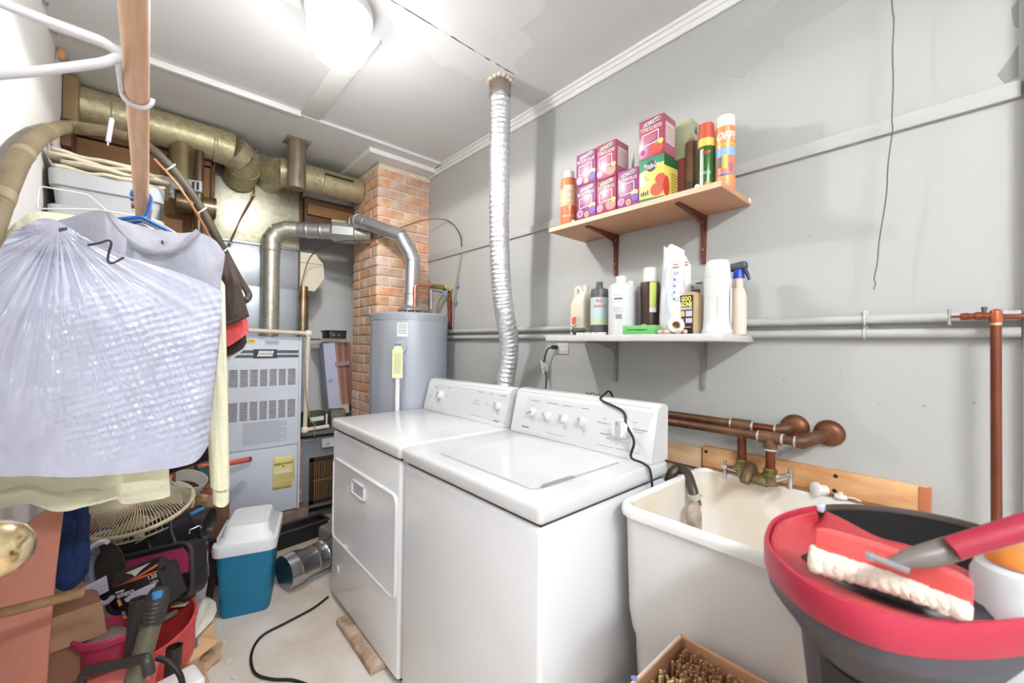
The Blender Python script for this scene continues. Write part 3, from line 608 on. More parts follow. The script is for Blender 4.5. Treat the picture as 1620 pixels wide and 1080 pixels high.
def dial(t, zt, x, y, r, h, ring, mat, ang=90, nm='knob'):
    a, u, n = cface(zt); p = cpt(zt, x, y, h*.5); p = p-n*h*.5; q = frame(p, (0, -1, 0), u).to_3x3()
    if ring: MB().lathe([(0, 0), (ring, 0), (ring, .003), (ring-.003, .005), (0, .005)], p, 32, q).build('dial_skirt', M('dial_white', (214, 214, 215), .4), t)
    k = MB().lathe([(0, 0), (r, 0), (r*.97, h*.8), (r*.88, h), (0, h)], p, 28, q).build(nm, white, t)
    m = frame(p+n*h, (0, -1, 0), u) @ Matrix.Rotation(R(ang), 4, 'Z')
    MB(m).box((0, 0, .003), (r*1.75, r*.55, .007), .002).build('grip_bar', M('grip_grey', (176, 176, 178), .4), k)
    MB(m).box((r*.6, 0, .007), (r*.5, .0015, .0008)).build('pointer', grey_text, k)
    return k
def clab(t, zt, lst):
    a, u, n = cface(zt); mb = MB()
    for (x, y, w, h) in lst:
        mb.prism([(-w/2, -h/2), (w/2, -h/2), (w/2, h/2), (-w/2, h/2)], .0004, frame(cpt(zt, x, y, .0012), (0, -1, 0), u))
    mb.build('fine_print', M('console_print', (150, 150, 154), .6), t, smooth=0, kind='stuff')
# washer
wa = thing('washing_machine', 'white top-loading washing machine next to the laundry tub', 'washing machine', (1.02, 1.04, 0))
appliance(wa, .68, 1.398, cabin); ZW = 1.106
console(wa, .686, 1.375, ZW)
lid = [Vector((.765, 1.238, .915)), Vector((1.176, 1.238, .915)), Vector((1.160, .772, .915)), Vector((.768, .765, .915))]
MB().prism(rrect(.41, .475, .022, 5, .968, 1.002), .0015, None, .9152).build('lid_groove', M('groove', (178, 178, 180), .5), wa)
MB().prism(rrect(.402, .467, .02, 5, .968, 1.002), .0045, None, .9153).build('lid', M('lid_enamel', (226, 226, 226), .2, coat=.4, var=.02), wa)
MB(frame((.86, .762, .9155), (1, 0, 0), (0, 1, 0))).prism([(-.07, -.0), (-.055, .010), (.055, .010), (.07, 0)], .006).build('finger_notch', M('notch_grey', (150, 150, 153), .5), wa)
a_, u_, n_ = cface(ZW)
MB().poly3([cpt(ZW, *p, .0008) for p in ((836, 628), (1035, 652), (1008, 722), (822, 679))], -n_*.0006).build('control_panel', M('panel_white', (212, 212, 213), .35), wa, smooth=0)
MB().tube([Vector((1.266, .71, ZW-.012)), Vector((1.266, 1.36, ZW-.012))], .0045, 10).build('trim_bar', M('trim_bar', (236, 236, 238), .15, coat=.5), wa)
for (x, y) in ((840, 652), (864, 658), (890, 662), (918, 667)): dial(wa, ZW, x, y, .0165, .022, .021, white, {840: 20, 864: 130, 890: 95, 918: 80}[x])
dial(wa, ZW, 981, 680, .032, .026, .043, white, 100)
clab(wa, ZW, [(848, 634, .05, .003), (874, 638, .06, .003), (898, 642, .045, .003), (926, 646, .03, .003), (842, 641, .012, .002), (957, 662, .012, .003), (955, 669, .055, .0025), (956, 686, .035, .0035), (962, 693, .02, .0025), (1012, 680, .06, .003), (1011, 684, .03, .002), (1004, 668, .02, .002), (956, 705, .07, .002), (984, 711, .05, .002), (1002, 715, .05, .002), (878, 687, .1, .0015), (976, 702, .012, .0025)])
text('KENMORE', .012, frame(cpt(ZW, 831, 675, .002), (0, -1, 0), u_), ink, wa, width=.042)
# dryer
dy = thing('dryer', 'white front-loading dryer beyond the washing machine with closed door', 'dryer', (1.02, 1.79, 0))
appliance(dy, 1.416, 2.173, cabin); ZD = 1.096
console(dy, 1.424, 2.155, ZD)
MB().poly3([cpt(ZD, *p, .0008) for p in ((693, 606), (808, 624), (797, 669), (676, 641))], -n_*.0006).build('control_panel', M('panel_white', (212, 212, 213), .35), dy, smooth=0)
MB().tube([Vector((1.266, 1.46, ZD-.012)), Vector((1.266, 2.12, ZD-.012))], .0045, 10).build('trim_bar', M('trim_bar', (236, 236, 238), .15, coat=.5), dy)
dial(dy, ZD, 695, 624, .022, .024, .034, white, 60)
dial(dy, ZD, 786, 642, .017, .02, 0, white, 110, 'start_button')
clab(dy, ZD, [(690, 612, .03, .004), (711, 613, .03, .004), (681, 626, .02, .003), (707, 627, .03, .003), (684, 638, .03, .003), (698, 639, .02, .003), (761, 620, .035, .004), (778, 623, .02, .004), (796, 626, .045, .004), (754, 633, .04, .0025), (753, 636, .05, .0025), (752, 639, .07, .0025), (771, 640, .02, .003), (752, 657, .09, .0015)])
a_, u_, n_ = cface(ZD)
text('KENMORE', .012, frame(cpt(ZD, 784, 666, .002), (0, -1, 0), u_), ink, dy, width=.042)
fmx = frame((.7115, 2.2, 0), (0, -1, 0), (0, 0, 1))       # dryer front: x runs toward the camera, y up
def FY(y): return 2.2-y
dd = MB(fmx); ow = rrect(.685, .385, .028, 5, FY(1.785), .525)
dd.prism(ow, .006, None, 0); door_d = dd.build('door', cabin, dy, smooth=20)
rim = [fmx @ Vector((p[0], p[1], .004)) for p in rrect(.69, .39, .03, 6, FY(1.785), .525)]
MB().tube(rim, .0065, 8, closed=True).build('door_edge', M('door_edge', (232, 232, 233), .25, coat=.3), door_d)
hm = frame((.7055, 1.80, .648), (0, -1, 0), (0, 0, 1))
hb = MB(hm)
for bx in ((-.075, .075, .024, .034), (-.075, .075, -.034, -.024), (-.075, -.062, -.034, .034), (.062, .075, -.034, .034)): hb.b6(bx[0], bx[1], bx[2], bx[3], 0, .010, .003)
hd = hb.build('handle', M('door_edge', (232, 232, 233), .25), door_d)
MB(hm).b6(-.063, .063, -.025, .025, .0005, .002).build('handle_recess', M('recess_grey', (208, 208, 210), .5), door_d)
MB(fmx).box((FY(2.062), .188, .002), (.02, .03, .006), .002).build('lint_tab', M('door_edge', (232, 232, 233), .25), dy)
# wooden shim under the dryer front edge
sh_ = MB().b6(.664, .735, 1.55, 1.94, 0, .028, .003).build('wood_shim', wood('shim_wood', (196, 176, 156), (150, 116, 90), .7)); tag(sh_, 'strip of pale wood wedged under the front of the dryer', 'wood strip')
# two small clips on top of the washer console, black cord hanging down its face
for (x, lab) in ((932, 'small bent metal clip lying on the washer console, nearer the outlet'), (944, 'small bent metal clip lying on the washer console, nearer the shelf bracket')):
    p = PX(1.31, x, 622); p.z = ZW+.003
    tag(MB().tube(bend([p+Vector((0, .014, .006)), p+Vector((0, .012, 0)), p+Vector((0, -.012, 0)), p+Vector((0, -.014, .007))], .004), .0028, 8).build('metal_clip', M('clip_grey', (120, 104, 100), .4, .6)), lab, 'clip')
a_, u_, n_ = cface(ZW)
cpts = [Vector((1.40, .93, 1.02)), Vector((1.345, .928, ZW+.012)), Vector((1.30, .925, ZW+.009)), Vector((1.262, .912, ZW-.008))]+[cpt(ZW, x, y, .008) for (x, y) in ((985, 650), (991, 672))]+[cpt(ZW, 1003, 698, .034)]+[Vector((1.19, .74, .935)), Vector((1.185, .69, .925)), Vector((1.188, .668, .90)), Vector((1.195, .664, .78)), Vector((1.2, .665, .5))]
tag(MB().tube(crv(cpts, 7), .0033, 8, sq=1.4).build('power_cord', blackr), 'black flat cord draped over the washer control panel', 'cord')
# ---------------------------------------------------------------- floor cable, loose duct, cooler
pts = [(519, 944), (495, 962), (452, 985), (418, 1003), (402, 1022), (397, 1045), (405, 1066), (430, 1074), (465, 1076), (500, 1090), (540, 1120)]
tag(MB().tube(crv([PZ(.006, *p) for p in pts], 6), .0055, 8).build('floor_cable', blackr), 'black cable curving across the concrete floor in front of the dryer', 'cable')
fd = thing('loose_duct', 'shiny metal duct reducer lying on the floor by the dryer', 'duct', (.63, 2.38, 0))
a = Vector((.545, 2.385, .088)); b = Vector((.83, 2.465, .095)); dv = (b-a).normalized(); q = Vector((0, 0, 1)).rotation_difference(dv).to_matrix(); L_ = (b-a).length
dm_ = M('duct_bright', (206, 208, 212), .25, .95, var=.08, vs=5)
MB().lathe([(.084, 0), (.088, 0), (.088, .055), (.091, .058), (.088, .062), (.084, .095), (.076, .115), (.076, .16), (.079, .163), (.076, .167), (.076, .215), (.079, .219), (.076, .223), (.076, L_), (.073, L_), (.073, .12), (.081, .095), (.084, .06), (.084, 0)], a, 36, q).build('reducer', dm_, fd)
co = thing('cooler', 'teal blue cooler with a white lid on the concrete floor', 'cooler', (.36, 2.45, 0))
mc = Matrix.Translation((.402, 2.435, 0)) @ Matrix.Rotation(R(-17), 4, 'Z') @ Matrix.Diagonal((1, 1, .95, 1))
def loft(mb, loops, c0=True, c1=True):
    n = len(loops[0]); vs = [v for l in loops for v in l]; fs = []
    for k in range(len(loops)-1): fs += [[k*n+i, k*n+(i+1) % n, (k+1)*n+(i+1) % n, (k+1)*n+i] for i in range(n)]
    fs += ([list(range(n))[::-1]] if c0 else [])+([[(len(loops)-1)*n+i for i in range(n)]] if c1 else []); return mb.add(vs, fs)
def rl(w, h, r, z, n=5, cx=0, cy=0): return [Vector((p[0], p[1], z)) for p in rrect(w, h, r, n, cx, cy)]
loft(MB(mc), [rl(.195, .30, .03, .0), rl(.205, .31, .035, .012), rl(.222, .33, .035, .21), rl(.226, .334, .035, .215), rl(.235, .345, .035, .32)]).build('body', M('cooler_teal', (22, 120, 158), .5, var=.06, vs=40), co)
loft(MB(mc), [rl(.238, .348, .035, .316), rl(.262, .374, .04, .318), rl(.268, .38, .045, .35), rl(.262, .374, .04, .366), rl(.24, .35, .04, .37)]).build('rim', M('cooler_white', (232, 234, 236), .45, var=.02), co)
loft(MB(mc), [rl(.236, .346, .04, .368), rl(.228, .335, .04, .378), rl(.20, .30, .04, .39), rl(.185, .27, .035, .425), rl(.17, .25, .03, .437), rl(.10, .16, .03, .438)]).build('lid', M('cooler_lid', (240, 242, 244), .45, var=.02), co)
# ================================================================ LAUNDRY TUB
tb = thing('laundry_tub', 'deep white plastic laundry tub with rust stains by the washer', 'laundry tub', (1.25, .355, 0))
tcx, tcy, tw, td = 1.2475, .355, .545, .60
tubm = M('tub_white', (226, 222, 219), .4, var=.05, vs=4)
inm = M('tub_inner', (242, 240, 236), .35, rgb2=(234, 218, 194), vs=3.2)
def tl(k, z, r=.05, ky=None): return rl(tw*k, td*(ky or k), r, z, 5, tcx, tcy)
loft(MB(), [tl(.84, .0), tl(.86, .36), tl(.885, .40), tl(.90, .505), tl(.92, .52), tl(.945, .575), tl(.968, .83), tl(.97, .842)], True, False).build('outer_shell', tubm, tb)
loft(MB(), [tl(.962, .838), tl(1.0, .836), tl(1.005, .848), tl(1.0, .86), tl(.985, .866), tl(.955, .866), tl(.935, .858), tl(.925, .84)], False, False).build('rim', M('tub_rim', (238, 237, 234), .35), tb)
lp_ = [tl(.93, .858), tl(.915, .80), tl(.86, .58), tl(.80, .545), tl(.3, .53)]
n = len(lp_[0]); vs = [v for l in lp_ for v in l]; fs = [[k*n+i, k*n+(i+1) % n, (k+1)*n+(i+1) % n, (k+1)*n+i] for k in range(4) for i in range(n)]+[[4*n+i for i in range(n)]]
MB().add(vs, fs).build('basin', inm, tb)
st_ = M('rust_stain', (170, 122, 74), .7, rgb2=(120, 80, 44), vs=14)
MB().b6(1.50, 1.528, .08, .64, .8665, .8675).build('rust_line', st_, tb)
# plank behind the tub
bd = MB().b6(1.528, W, .068, .655, .862, .938, .004).build('backboard', M('stained_pine', (222, 178, 128), .6, rgb2=(196, 138, 88), vs=7, stretch=(1, 1, 3), bump=.05)); tag(bd, 'long stained pine plank on the wall behind the laundry tub', 'plank')
for (x, y) in ((1117, 714), (1322, 753), (1320, 776)): MB().lathe([(.006, 0), (.005, .001), (0, .0012)], PX(1.528, x, y), 10, Matrix.Rotation(R(-90), 3, 'Y')).build('nail_hole', ink, bd)
MB().b6(1.526, W, .0655, .09, .8625, .9375, .003).build('end_grain', M('end_grain', (176, 104, 72), .7), bd)
b2_ = MB().b6(1.536, W, .66, .86, .85, .925, .003).build('side_plank', M('pale_plank', (226, 196, 156), .65, rgb2=(206, 160, 112), vs=6)); tag(b2_, 'short pale plank on the wall between the washer and the tub', 'plank')
# ---------------------------------------------------------------- copper supply pipes and faucet
su = thing('supply_pipes', 'old brown copper supply pipes with tees above the tub faucet', 'pipe', (1.49, .6, .95))
xa, xb = W-.045, W-.085
def P1(x, y): return PX(xa, x, y)
def P2(x, y): return PX(xb, x, y)
z1 = P1(1175, 672).z; z2 = P2(1219, 692).z
yT1 = P1(1174, 672).y; yT2 = P2(1219, 692).y
def A1(y, dz=0): return Vector((xa, y, z1+dz))
def A2(y, dz=0): return Vector((xb, y, z2+dz))
f1 = PX(W, 1258, 675); f2 = PX(W, 1312, 685)
MB().tube([A1(.95), A1(yT1)], .0145, 14).build('pipe', oldcop, su); MB().tube([A1(yT1), A1(P1(1238, 680).y)], .0135, 14).build('pipe', copper, su)
MB().tube([A2(.95), A2(yT2)], .0135, 14).build('pipe', oldcop, su); MB().tube([A2(yT2), A2(P2(1268, 699).y)], .0135, 14).build('pipe', oldcop, su)
for A_, yT, xx, zz, yend, ff in ((A1, yT1, xa, z1, P1(1236, 680).y, f1), (A2, yT2, xb, z2, P2(1268, 699).y, f2)):
    tee = MB(); tee.tube([A_(yT+.03), A_(yT-.03)], .0195, 16); tee.tube([A_(yT), A_(yT, -.034)], .0195, 16); tee.build('tee', M('tee_copper', (128, 92, 64), .55, .5, rgb2=(104, 74, 50), vs=25), su)
    for k in (.033, -.033): MB().tube([A_(yT+k+.003), A_(yT+k-.003)], .0175, 14).build('solder_ring', M('solder', (224, 220, 212), .3, .7), su)
    MB().tube([A_(yT, -.034), A_(yT, -.04)], .0175, 14).build('solder_ring', M('solder', (224, 220, 212), .3, .7), su)
    MB().tube([A_(yT, -.03), Vector((xx, yT, .915))], .0135, 14).build('drop', copper, su)
    e_ = A_(yend); MB().tube([e_+Vector((0, .012, 0)), e_, e_+(ff-e_)*.35, ff], [.019, .02, .019, .018], 16).build('elbow', oldcop, su)
    MB().tube([e_+Vector((0, .012, 0)), e_+Vector((0, .018, 0))], .0165, 14).build('solder_ring', M('solder', (224, 220, 212), .3, .7), su)
    MB().lathe([(.020, .022), (.032, .016), (.038, .008), (.040, 0), (.0, 0)], ff, 28, Matrix.Rotation(R(-90), 3, 'Y')).build('escutcheon', M('escutcheon_rust', (140, 92, 58), .45, .6, rgb2=(104, 62, 40), vs=18), su)
fa = thing('faucet', 'corroded brass two-handle faucet on the laundry tub', 'faucet', (1.48, .5, .866))
for A_, yT, xx in ((A1, yT1, xa), (A2, yT2, xb)):
    c = Vector((xx, yT, .90)); hexm = MB(); hexm.lathe([(.024, .0), (.024, .014), (.02, .018), (.02, .03), (.016, .034), (.0, .034)], c-Vector((0, 0, .012)), 8); hexm.build('union_nut', brass, fa)
    MB().tube([c-Vector((0, 0, .03)), c], [.022, .02], 14).build('valve_body', M('corroded_brass', (150, 144, 104), .55, .5, rgb2=(120, 90, 60), vs=40), fa)
yc = (yT1+yT2)/2; xc = xb-.01
MB().tube([Vector((xa, yT1, .883)), Vector((xb, yT1-.02, .88)), Vector((xb, yT2+.01, .88)), Vector((xb, yT2, .885))], [.018, .02, .02, .018], 14).build('bridge', M('corroded_brass', (150, 144, 104), .55, .5), fa)
MB().tube(bend([Vector((xb, yc, .885)), Vector((xb-.02, yc, .925)), Vector((xb-.06, yc, .90)), Vector((xb-.075, yc, .88))], .02), [.017]*13+[.014], 12).build('spout', M('spout_brass', (122, 98, 66), .5, .55, rgb2=(92, 72, 48), vs=25), fa)
for (yy, s_, px_) in ((yT1, 1, (1147, 738)), (yT2, -1, (1250, 752))):
    h = PX(xb-.01, *px_); s0 = Vector((xa if s_ > 0 else xb, yy, .885))
    MB().tube([s0, h], [.012, .008], 12).build('stem', chrome, fa)
    hh = MB(); hh.lathe([(.0, -.008), (.008, -.008), (.009, 0), (.008, .008), (0, .008)], h, 14, Matrix.Rotation(R(90), 3, 'X'))
    hh.tube([h+Vector((0, 0, .022)), h+Vector((0, 0, .008)), h-Vector((0, 0, .01)), h-Vector((.004, 0, .04))], [.006, .005, .0055, .008], 10); hh.tube([h+Vector((-.014, 0, 0)), h+Vector((.014, 0, 0))], .005, 10)
    hh.build('handle', chrome, fa)
# drain hose with lint sock
dh = thing('drain_hose', 'black washer drain hose hooked over the tub rim', 'hose', PY(.66, 1070, 760))
hp = crv([PY(.70, 1057, 770), PY(.69, 1062, 750), PY(.675, 1074, 741), PY(.64, 1087, 750), PY(.61, 1095, 772), PY(.59, 1102, 800)], 6)
MB().tube(hp, .0165, 14).build('hose', M('hose_black', (74, 60, 46), .4), dh)
MB().tube([PY(.60, 1097, 781), PY(.598, 1099, 788)], .0185, 14).box(PY(.597, 1108, 784), (.012, .012, .006), .002).build('clamp_band', M('band_clear', (200, 196, 188), .3), dh)
MB().tube(crv([PY(.595, 1099, 797), PY(.58, 1097, 812), PY(.575, 1099, 832), PY(.57, 1103, 847)], 5), [.016, .018, .019, .021, .023, .024, .024, .024, .023, .022, .021, .020, .019, .017, .014, .008], 12).build('lint_sock', M('lint', (150, 134, 118), .9, rgb2=(186, 172, 158), vs=30, bump=.5, bs=80), dh)
# drain strainer cup and plug lying on the tub edge
sc = thing('strainer_cup', 'white plastic strainer cup lying on its side on the tub ledge', 'strainer', (1.50, .29, .868))
p = PX(1.505, 1300, 775); q = frame(p, (0, 0, 1), (.9, -.25, 0)).to_3x3(); ax = Vector((-.75, .66, .12)).normalized(); q = Vector((0, 0, 1)).rotation_difference(ax).to_matrix()
MB().lathe([(0, .022), (.018, .022), (.022, .02), (.022, .016), (.014, .015), (.0, .015)], p, 24, q).build('flange', M('cup_white', (236, 234, 228), .4), sc)
MB().lathe([(.015, .016), (.0155, -.012), (.0, -.012)], p, 8, q).build('hex_body', M('cup_white2', (224, 222, 214), .4), sc)
rp_ = MB(); c = PX(1.505, 1330, 785)
rp_.lathe([(0, 0), (.016, 0), (.014, .008), (.006, .010), (.005, .016), (0, .016)], Vector((c.x, c.y, .868)), 16); rp_.tube([c+Vector((0, -.01, .0)), c+Vector((.005, -.03, .002)), c+Vector((.008, -.045, -.004))], .0022, 6)
tag(rp_.build('drain_plug', M('plug_white', (224, 220, 210), .5)), 'small white drain plug with a cord on the tub ledge', 'plug')
# ---------------------------------------------------------------- right-hand copper riser with valve
cr = thing('copper_riser', 'vertical copper pipe with a shutoff valve at the right edge', 'pipe', (1.49, -.043, 0))
X_ = 1.49; top = PX(X_, 1573, 497)
MB().tube([Vector((X_, -.047, 0)), Vector((X_, -.041, top.z))], .0092, 16).build('pipe', M('riser_copper', (128, 78, 56), .4, .75, rgb2=(112, 58, 44), vs=5), cr)
v0 = Vector((X_, -.041, top.z)); MB().tube([v0-Vector((0, 0, .02)), v0-Vector((0, 0, .004)), v0+Vector((0, 0, .008)), v0+Vector((0, 0, .012))], [.0108, .0115, .0095, .004], 16).build('elbow', M('riser_elbow', (170, 92, 66), .35, .8), cr)
MB().tube([v0-Vector((0, 0, .026)), v0-Vector((0, 0, .020))], .0102, 14).build('solder_ring', M('solder_gold', (206, 190, 140), .3, .7), cr)
vd = [(0, .008), (.012, .008), (.013, .010), (.026, .010), (.027, .0075), (.036, .0075), (.037, .0085), (.05, .0085), (.051, .003), (.068, .003)]
MB().lathe([(0.0, 0)]+[(r, t) for t, r in vd]+[(0, .068)], v0+Vector((0, .006, -.003)), 14, Matrix.Rotation(R(-90), 3, 'X')).build('valve_body', M('valve_copper', (140, 76, 48), .4, .75), cr)
h = v0+Vector((0, .075, -.003)); MB().tube([h+Vector((0, 0, .02)), h, h-Vector((0, 0, .02))], [.004, .003, .0035], 10).tube([h+Vector((-.02, 0, 0)), h+Vector((.02, 0, 0))], .003, 10).build('valve_handle', M('handle_grey', (176, 174, 170), .35, .7), cr)
MB().tube([v0+Vector((0, .018, .004)), v0+Vector((0, .018, .018))], [.0035, .0055], 10).build('bleeder_cap', M('bleeder', (100, 98, 92), .5, .4), cr)
MB().tube([v0+Vector((0, 0, -.006)), Vector((W-.03, -.083, top.z-.005))], .006, 12).build('stub', copper, cr)
# ---------------------------------------------------------------- hanging wire on the right wall
wx = W-.05
wpts = [Vector((W-.02, .16, H))]+[PX(wx, *p) for p in ((1411, 5), (1414, 30), (1412, 85), (1413, 130), (1411, 190), (1412, 206), (1405, 258), (1402, 310), (1391, 380), (1388, 415), (1383, 440), (1385, 448), (1382, 458))]
tag(MB().tube(crv(wpts, 5), .0016, 6).build('hanging_wire', M('wire_grey', (96, 94, 94), .5)), 'thin grey wire hanging down the right wall from the ceiling', 'wire')
# ---------------------------------------------------------------- foil dryer duct
fo_ = thing('foil_duct', 'silver flexible foil duct from the ceiling down behind the dryer', 'duct', (1.36, 1.58, .9))
hole = PZ(H, 791, 128)
MB().lathe([(.052, 2.50), (.054, 2.51), (.052, 2.52), (.052, H-.001), (.049, H-.001), (.049, 2.50)], (hole.x, hole.y, 0), 30).build('ceiling_collar', M('collar_metal', (176, 178, 184), .3, .8, rgb2=(160, 132, 90), vs=5), fo_)
rg = MB(); random.seed(5)
for k in range(16): a = R(22.5*k); rg.box((hole.x+.056*math.cos(a), hole.y+.056*math.sin(a), H-.008+random.uniform(-.003, .003)), (.016, .02, .016), .003, 1, Matrix.Rotation(a+random.uniform(-.4, .4), 3, 'Z'))
rg.build('plaster_lip', M('plaster', (214, 206, 190), .9, var=.2, vs=40), fo_)
ctl = [Vector((hole.x, hole.y, 2.515)), PX(1.262, 791, 200), PX(1.272, 790, 300), PX(1.285, 790, 380), PX(1.30, 793, 450), PX(1.335, 799, 500), PX(1.385, 805, 535), PX(1.41, 804, 570), PX(1.405, 798, 610), PX(1.395, 795, 660), PX(1.39, 795, 760)]
path = crv(ctl, 60); tot = 0; ps = [path[0]]; step = .0025
acc = 0
for a, b in zip(path, path[1:]):
    d = (b-a).length; acc += d
    if acc >= step: ps.append(b); acc = 0
rad = []
for i, p in enumerate(ps):
    s = i*step; k = math.sin(s/.0075*math.pi); rad.append(.049+.0013*k+.001*noise.noise(p*60))
mb = MB(); mb.tube(ps, rad, 40)
for i, v in enumerate(mb.v): mb.v[i] = v+Vector((noise.noise(v*95), noise.noise(v*95+Vector((7, 0, 0))), noise.noise(v*70+Vector((0, 9, 0)))*.6))*.0026
mb.build('foil_hose', M('foil', (232, 233, 238), .3, .9, bump=.4, bs=140), fo_, smooth=50)
jt = PX(1.37, 802, 527); MB().tube(crv([jt+Vector((-.04, .02, -.006)), jt+Vector((-.045, -.02, -.004)), jt+Vector((-.01, -.05, .0)), jt+Vector((.03, -.03, .006))], 5), .0022, 6).build('wire_clamp', M('clamp_brown', (120, 70, 48), .5, .4), fo_)
# ---------------------------------------------------------------- wall outlet
ou = thing('wall_outlet', 'grey wall outlet plate with a plugged-in cord under the lower shelf', 'outlet', PX(W, 890, 560))
p = PX(W, 891, 551); MB().box(p+Vector((-.003, 0, 0)), (.006, .075, .055), .002).build('plate', M('outlet_grey', (206, 205, 202), .5), ou)
om = frame(p+Vector((-.0065, 0, 0)), (0, -1, 0), (0, 0, 1))
for dx_ in (-.004, .018): MB().prism(circ(.009, 16, dx_, 0), .001, om).build('socket_face', M('socket_face', (224, 223, 220), .5), ou); MB().prism([(dx_-.003, .001), (dx_-.0015, .001), (dx_-.0015, .006), (dx_-.003, .006)], .0014, om).prism([(dx_+.002, .001), (dx_+.0035, .001), (dx_+.0035, .006), (dx_+.002, .006)], .0014, om).build('socket_slots', ink, ou)
pc = thing('plug_and_cord', 'black plug with cord bunched in white ties below the outlet', 'cord', PX(W-.03, 868, 600))
q_ = PX(W-.02, 878, 549)
MB().box(q_+Vector((0, .004, 0)), (.024, .032, .02), .006, 3).build('plug', blackr, pc)
MB().tube(crv([q_+Vector((-.005, .015, 0)), PX(W-.035, 866, 553), PX(W-.035, 862, 566), PX(W-.03, 860, 580), PX(W-.03, 864, 595), PX(W-.03, 863, 625), PX(W-.03, 864, 660)], 6), .0038, 8).build('cord', blackr, pc)
mb = MB(); random.seed(9)
for k in range(7):
    c = PX(W-.03, 861, 583)+Vector((0, 0, 0)); a = random.uniform(0, 6.28)
    mb.tube(crv([c+Vector((random.uniform(-.01, .01), random.uniform(-.02, .02), random.uniform(-.035, .035))) for _ in range(5)], 5), .0022, 6)
mb.build('cord_bundle', M('tie_white', (228, 227, 222), .5), pc)
# ================================================================ SHELVES
def bracket(t, y, x0, ztop, drop, mat):
    MB().prism([(x0, -.006), (x0, 0), (W, 0), (W, -.022), (W-.02, -.022)], .016, Matrix(((1, 0, 0, 0), (0, 0, 1, y-.008), (0, 1, 0, ztop), (0, 0, 0, 1)))).build('bracket_arm', mat, t, smooth=20)
    b = MB().prism([(-.011, 0), (.011, 0), (.006, -drop), (-.006, -drop)], .012, frame((W, y, ztop), (0, -1, 0), (0, 0, 1))).build('bracket_leg', mat, t, smooth=20)
    MB().tube([Vector((W-.13, y, ztop-.008)), Vector((W-.03, y, ztop-.03)), Vector((W-.012, y, ztop-.075))], [.004, .006, .004], 8).build('bracket_rib', mat, t)
    for k in (.03, .6): MB().lathe([(.004, 0), (.003, .002), (0, .002)], (W-.0125, y, ztop-drop*k-.02), 8, Matrix.Rotation(R(-90), 3, 'Y')).build('screw', steel, t)
ZA, ZB = 1.811, 1.342
s1 = thing('wall_shelf', 'upper tan wall shelf on brown brackets holding fertilizer boxes', 'shelf', (1.43, .87, 1.791))
MB().b6(1.30, W, .505, 1.225, 1.791, ZA, .002).build('board', M('tan_laminate', (196, 146, 112), .55, var=.04, vs=9, stretch=(3, .4, 1)), s1)  # brown lowered to carry the shade on the board's underside
MB().b6(1.2985, 1.3005, .506, 1.224, 1.792, ZA-.001).build('front_edge', M('tan_edge', (226, 188, 158), .5), s1)
brn = M('bracket_brown', (112, 60, 44), .4, .3)
for y in (1.045, .662): bracket(s1, y, 1.335, 1.791, .18, brn)
MB().box((W-.012, .512, ZA-.006), (.022, .02, .018), .005).build('corner_plug', M('plug_pale', (222, 214, 204), .5), s1)
s2 = thing('wall_shelf', 'lower white painted wall shelf on grey brackets holding cleaning bottles', 'shelf', (1.42, .85, 1.318))
MB().b6(1.285, W, .49, 1.225, 1.318, ZB, .004).build('board', M('white_shelf', (206, 204, 200), .5, var=.05, vs=9), s2)
gry = M('bracket_grey', (150, 150, 150), .45, .3)
for y in (1.04, .658): bracket(s2, y, 1.335, 1.318, .175, gry)
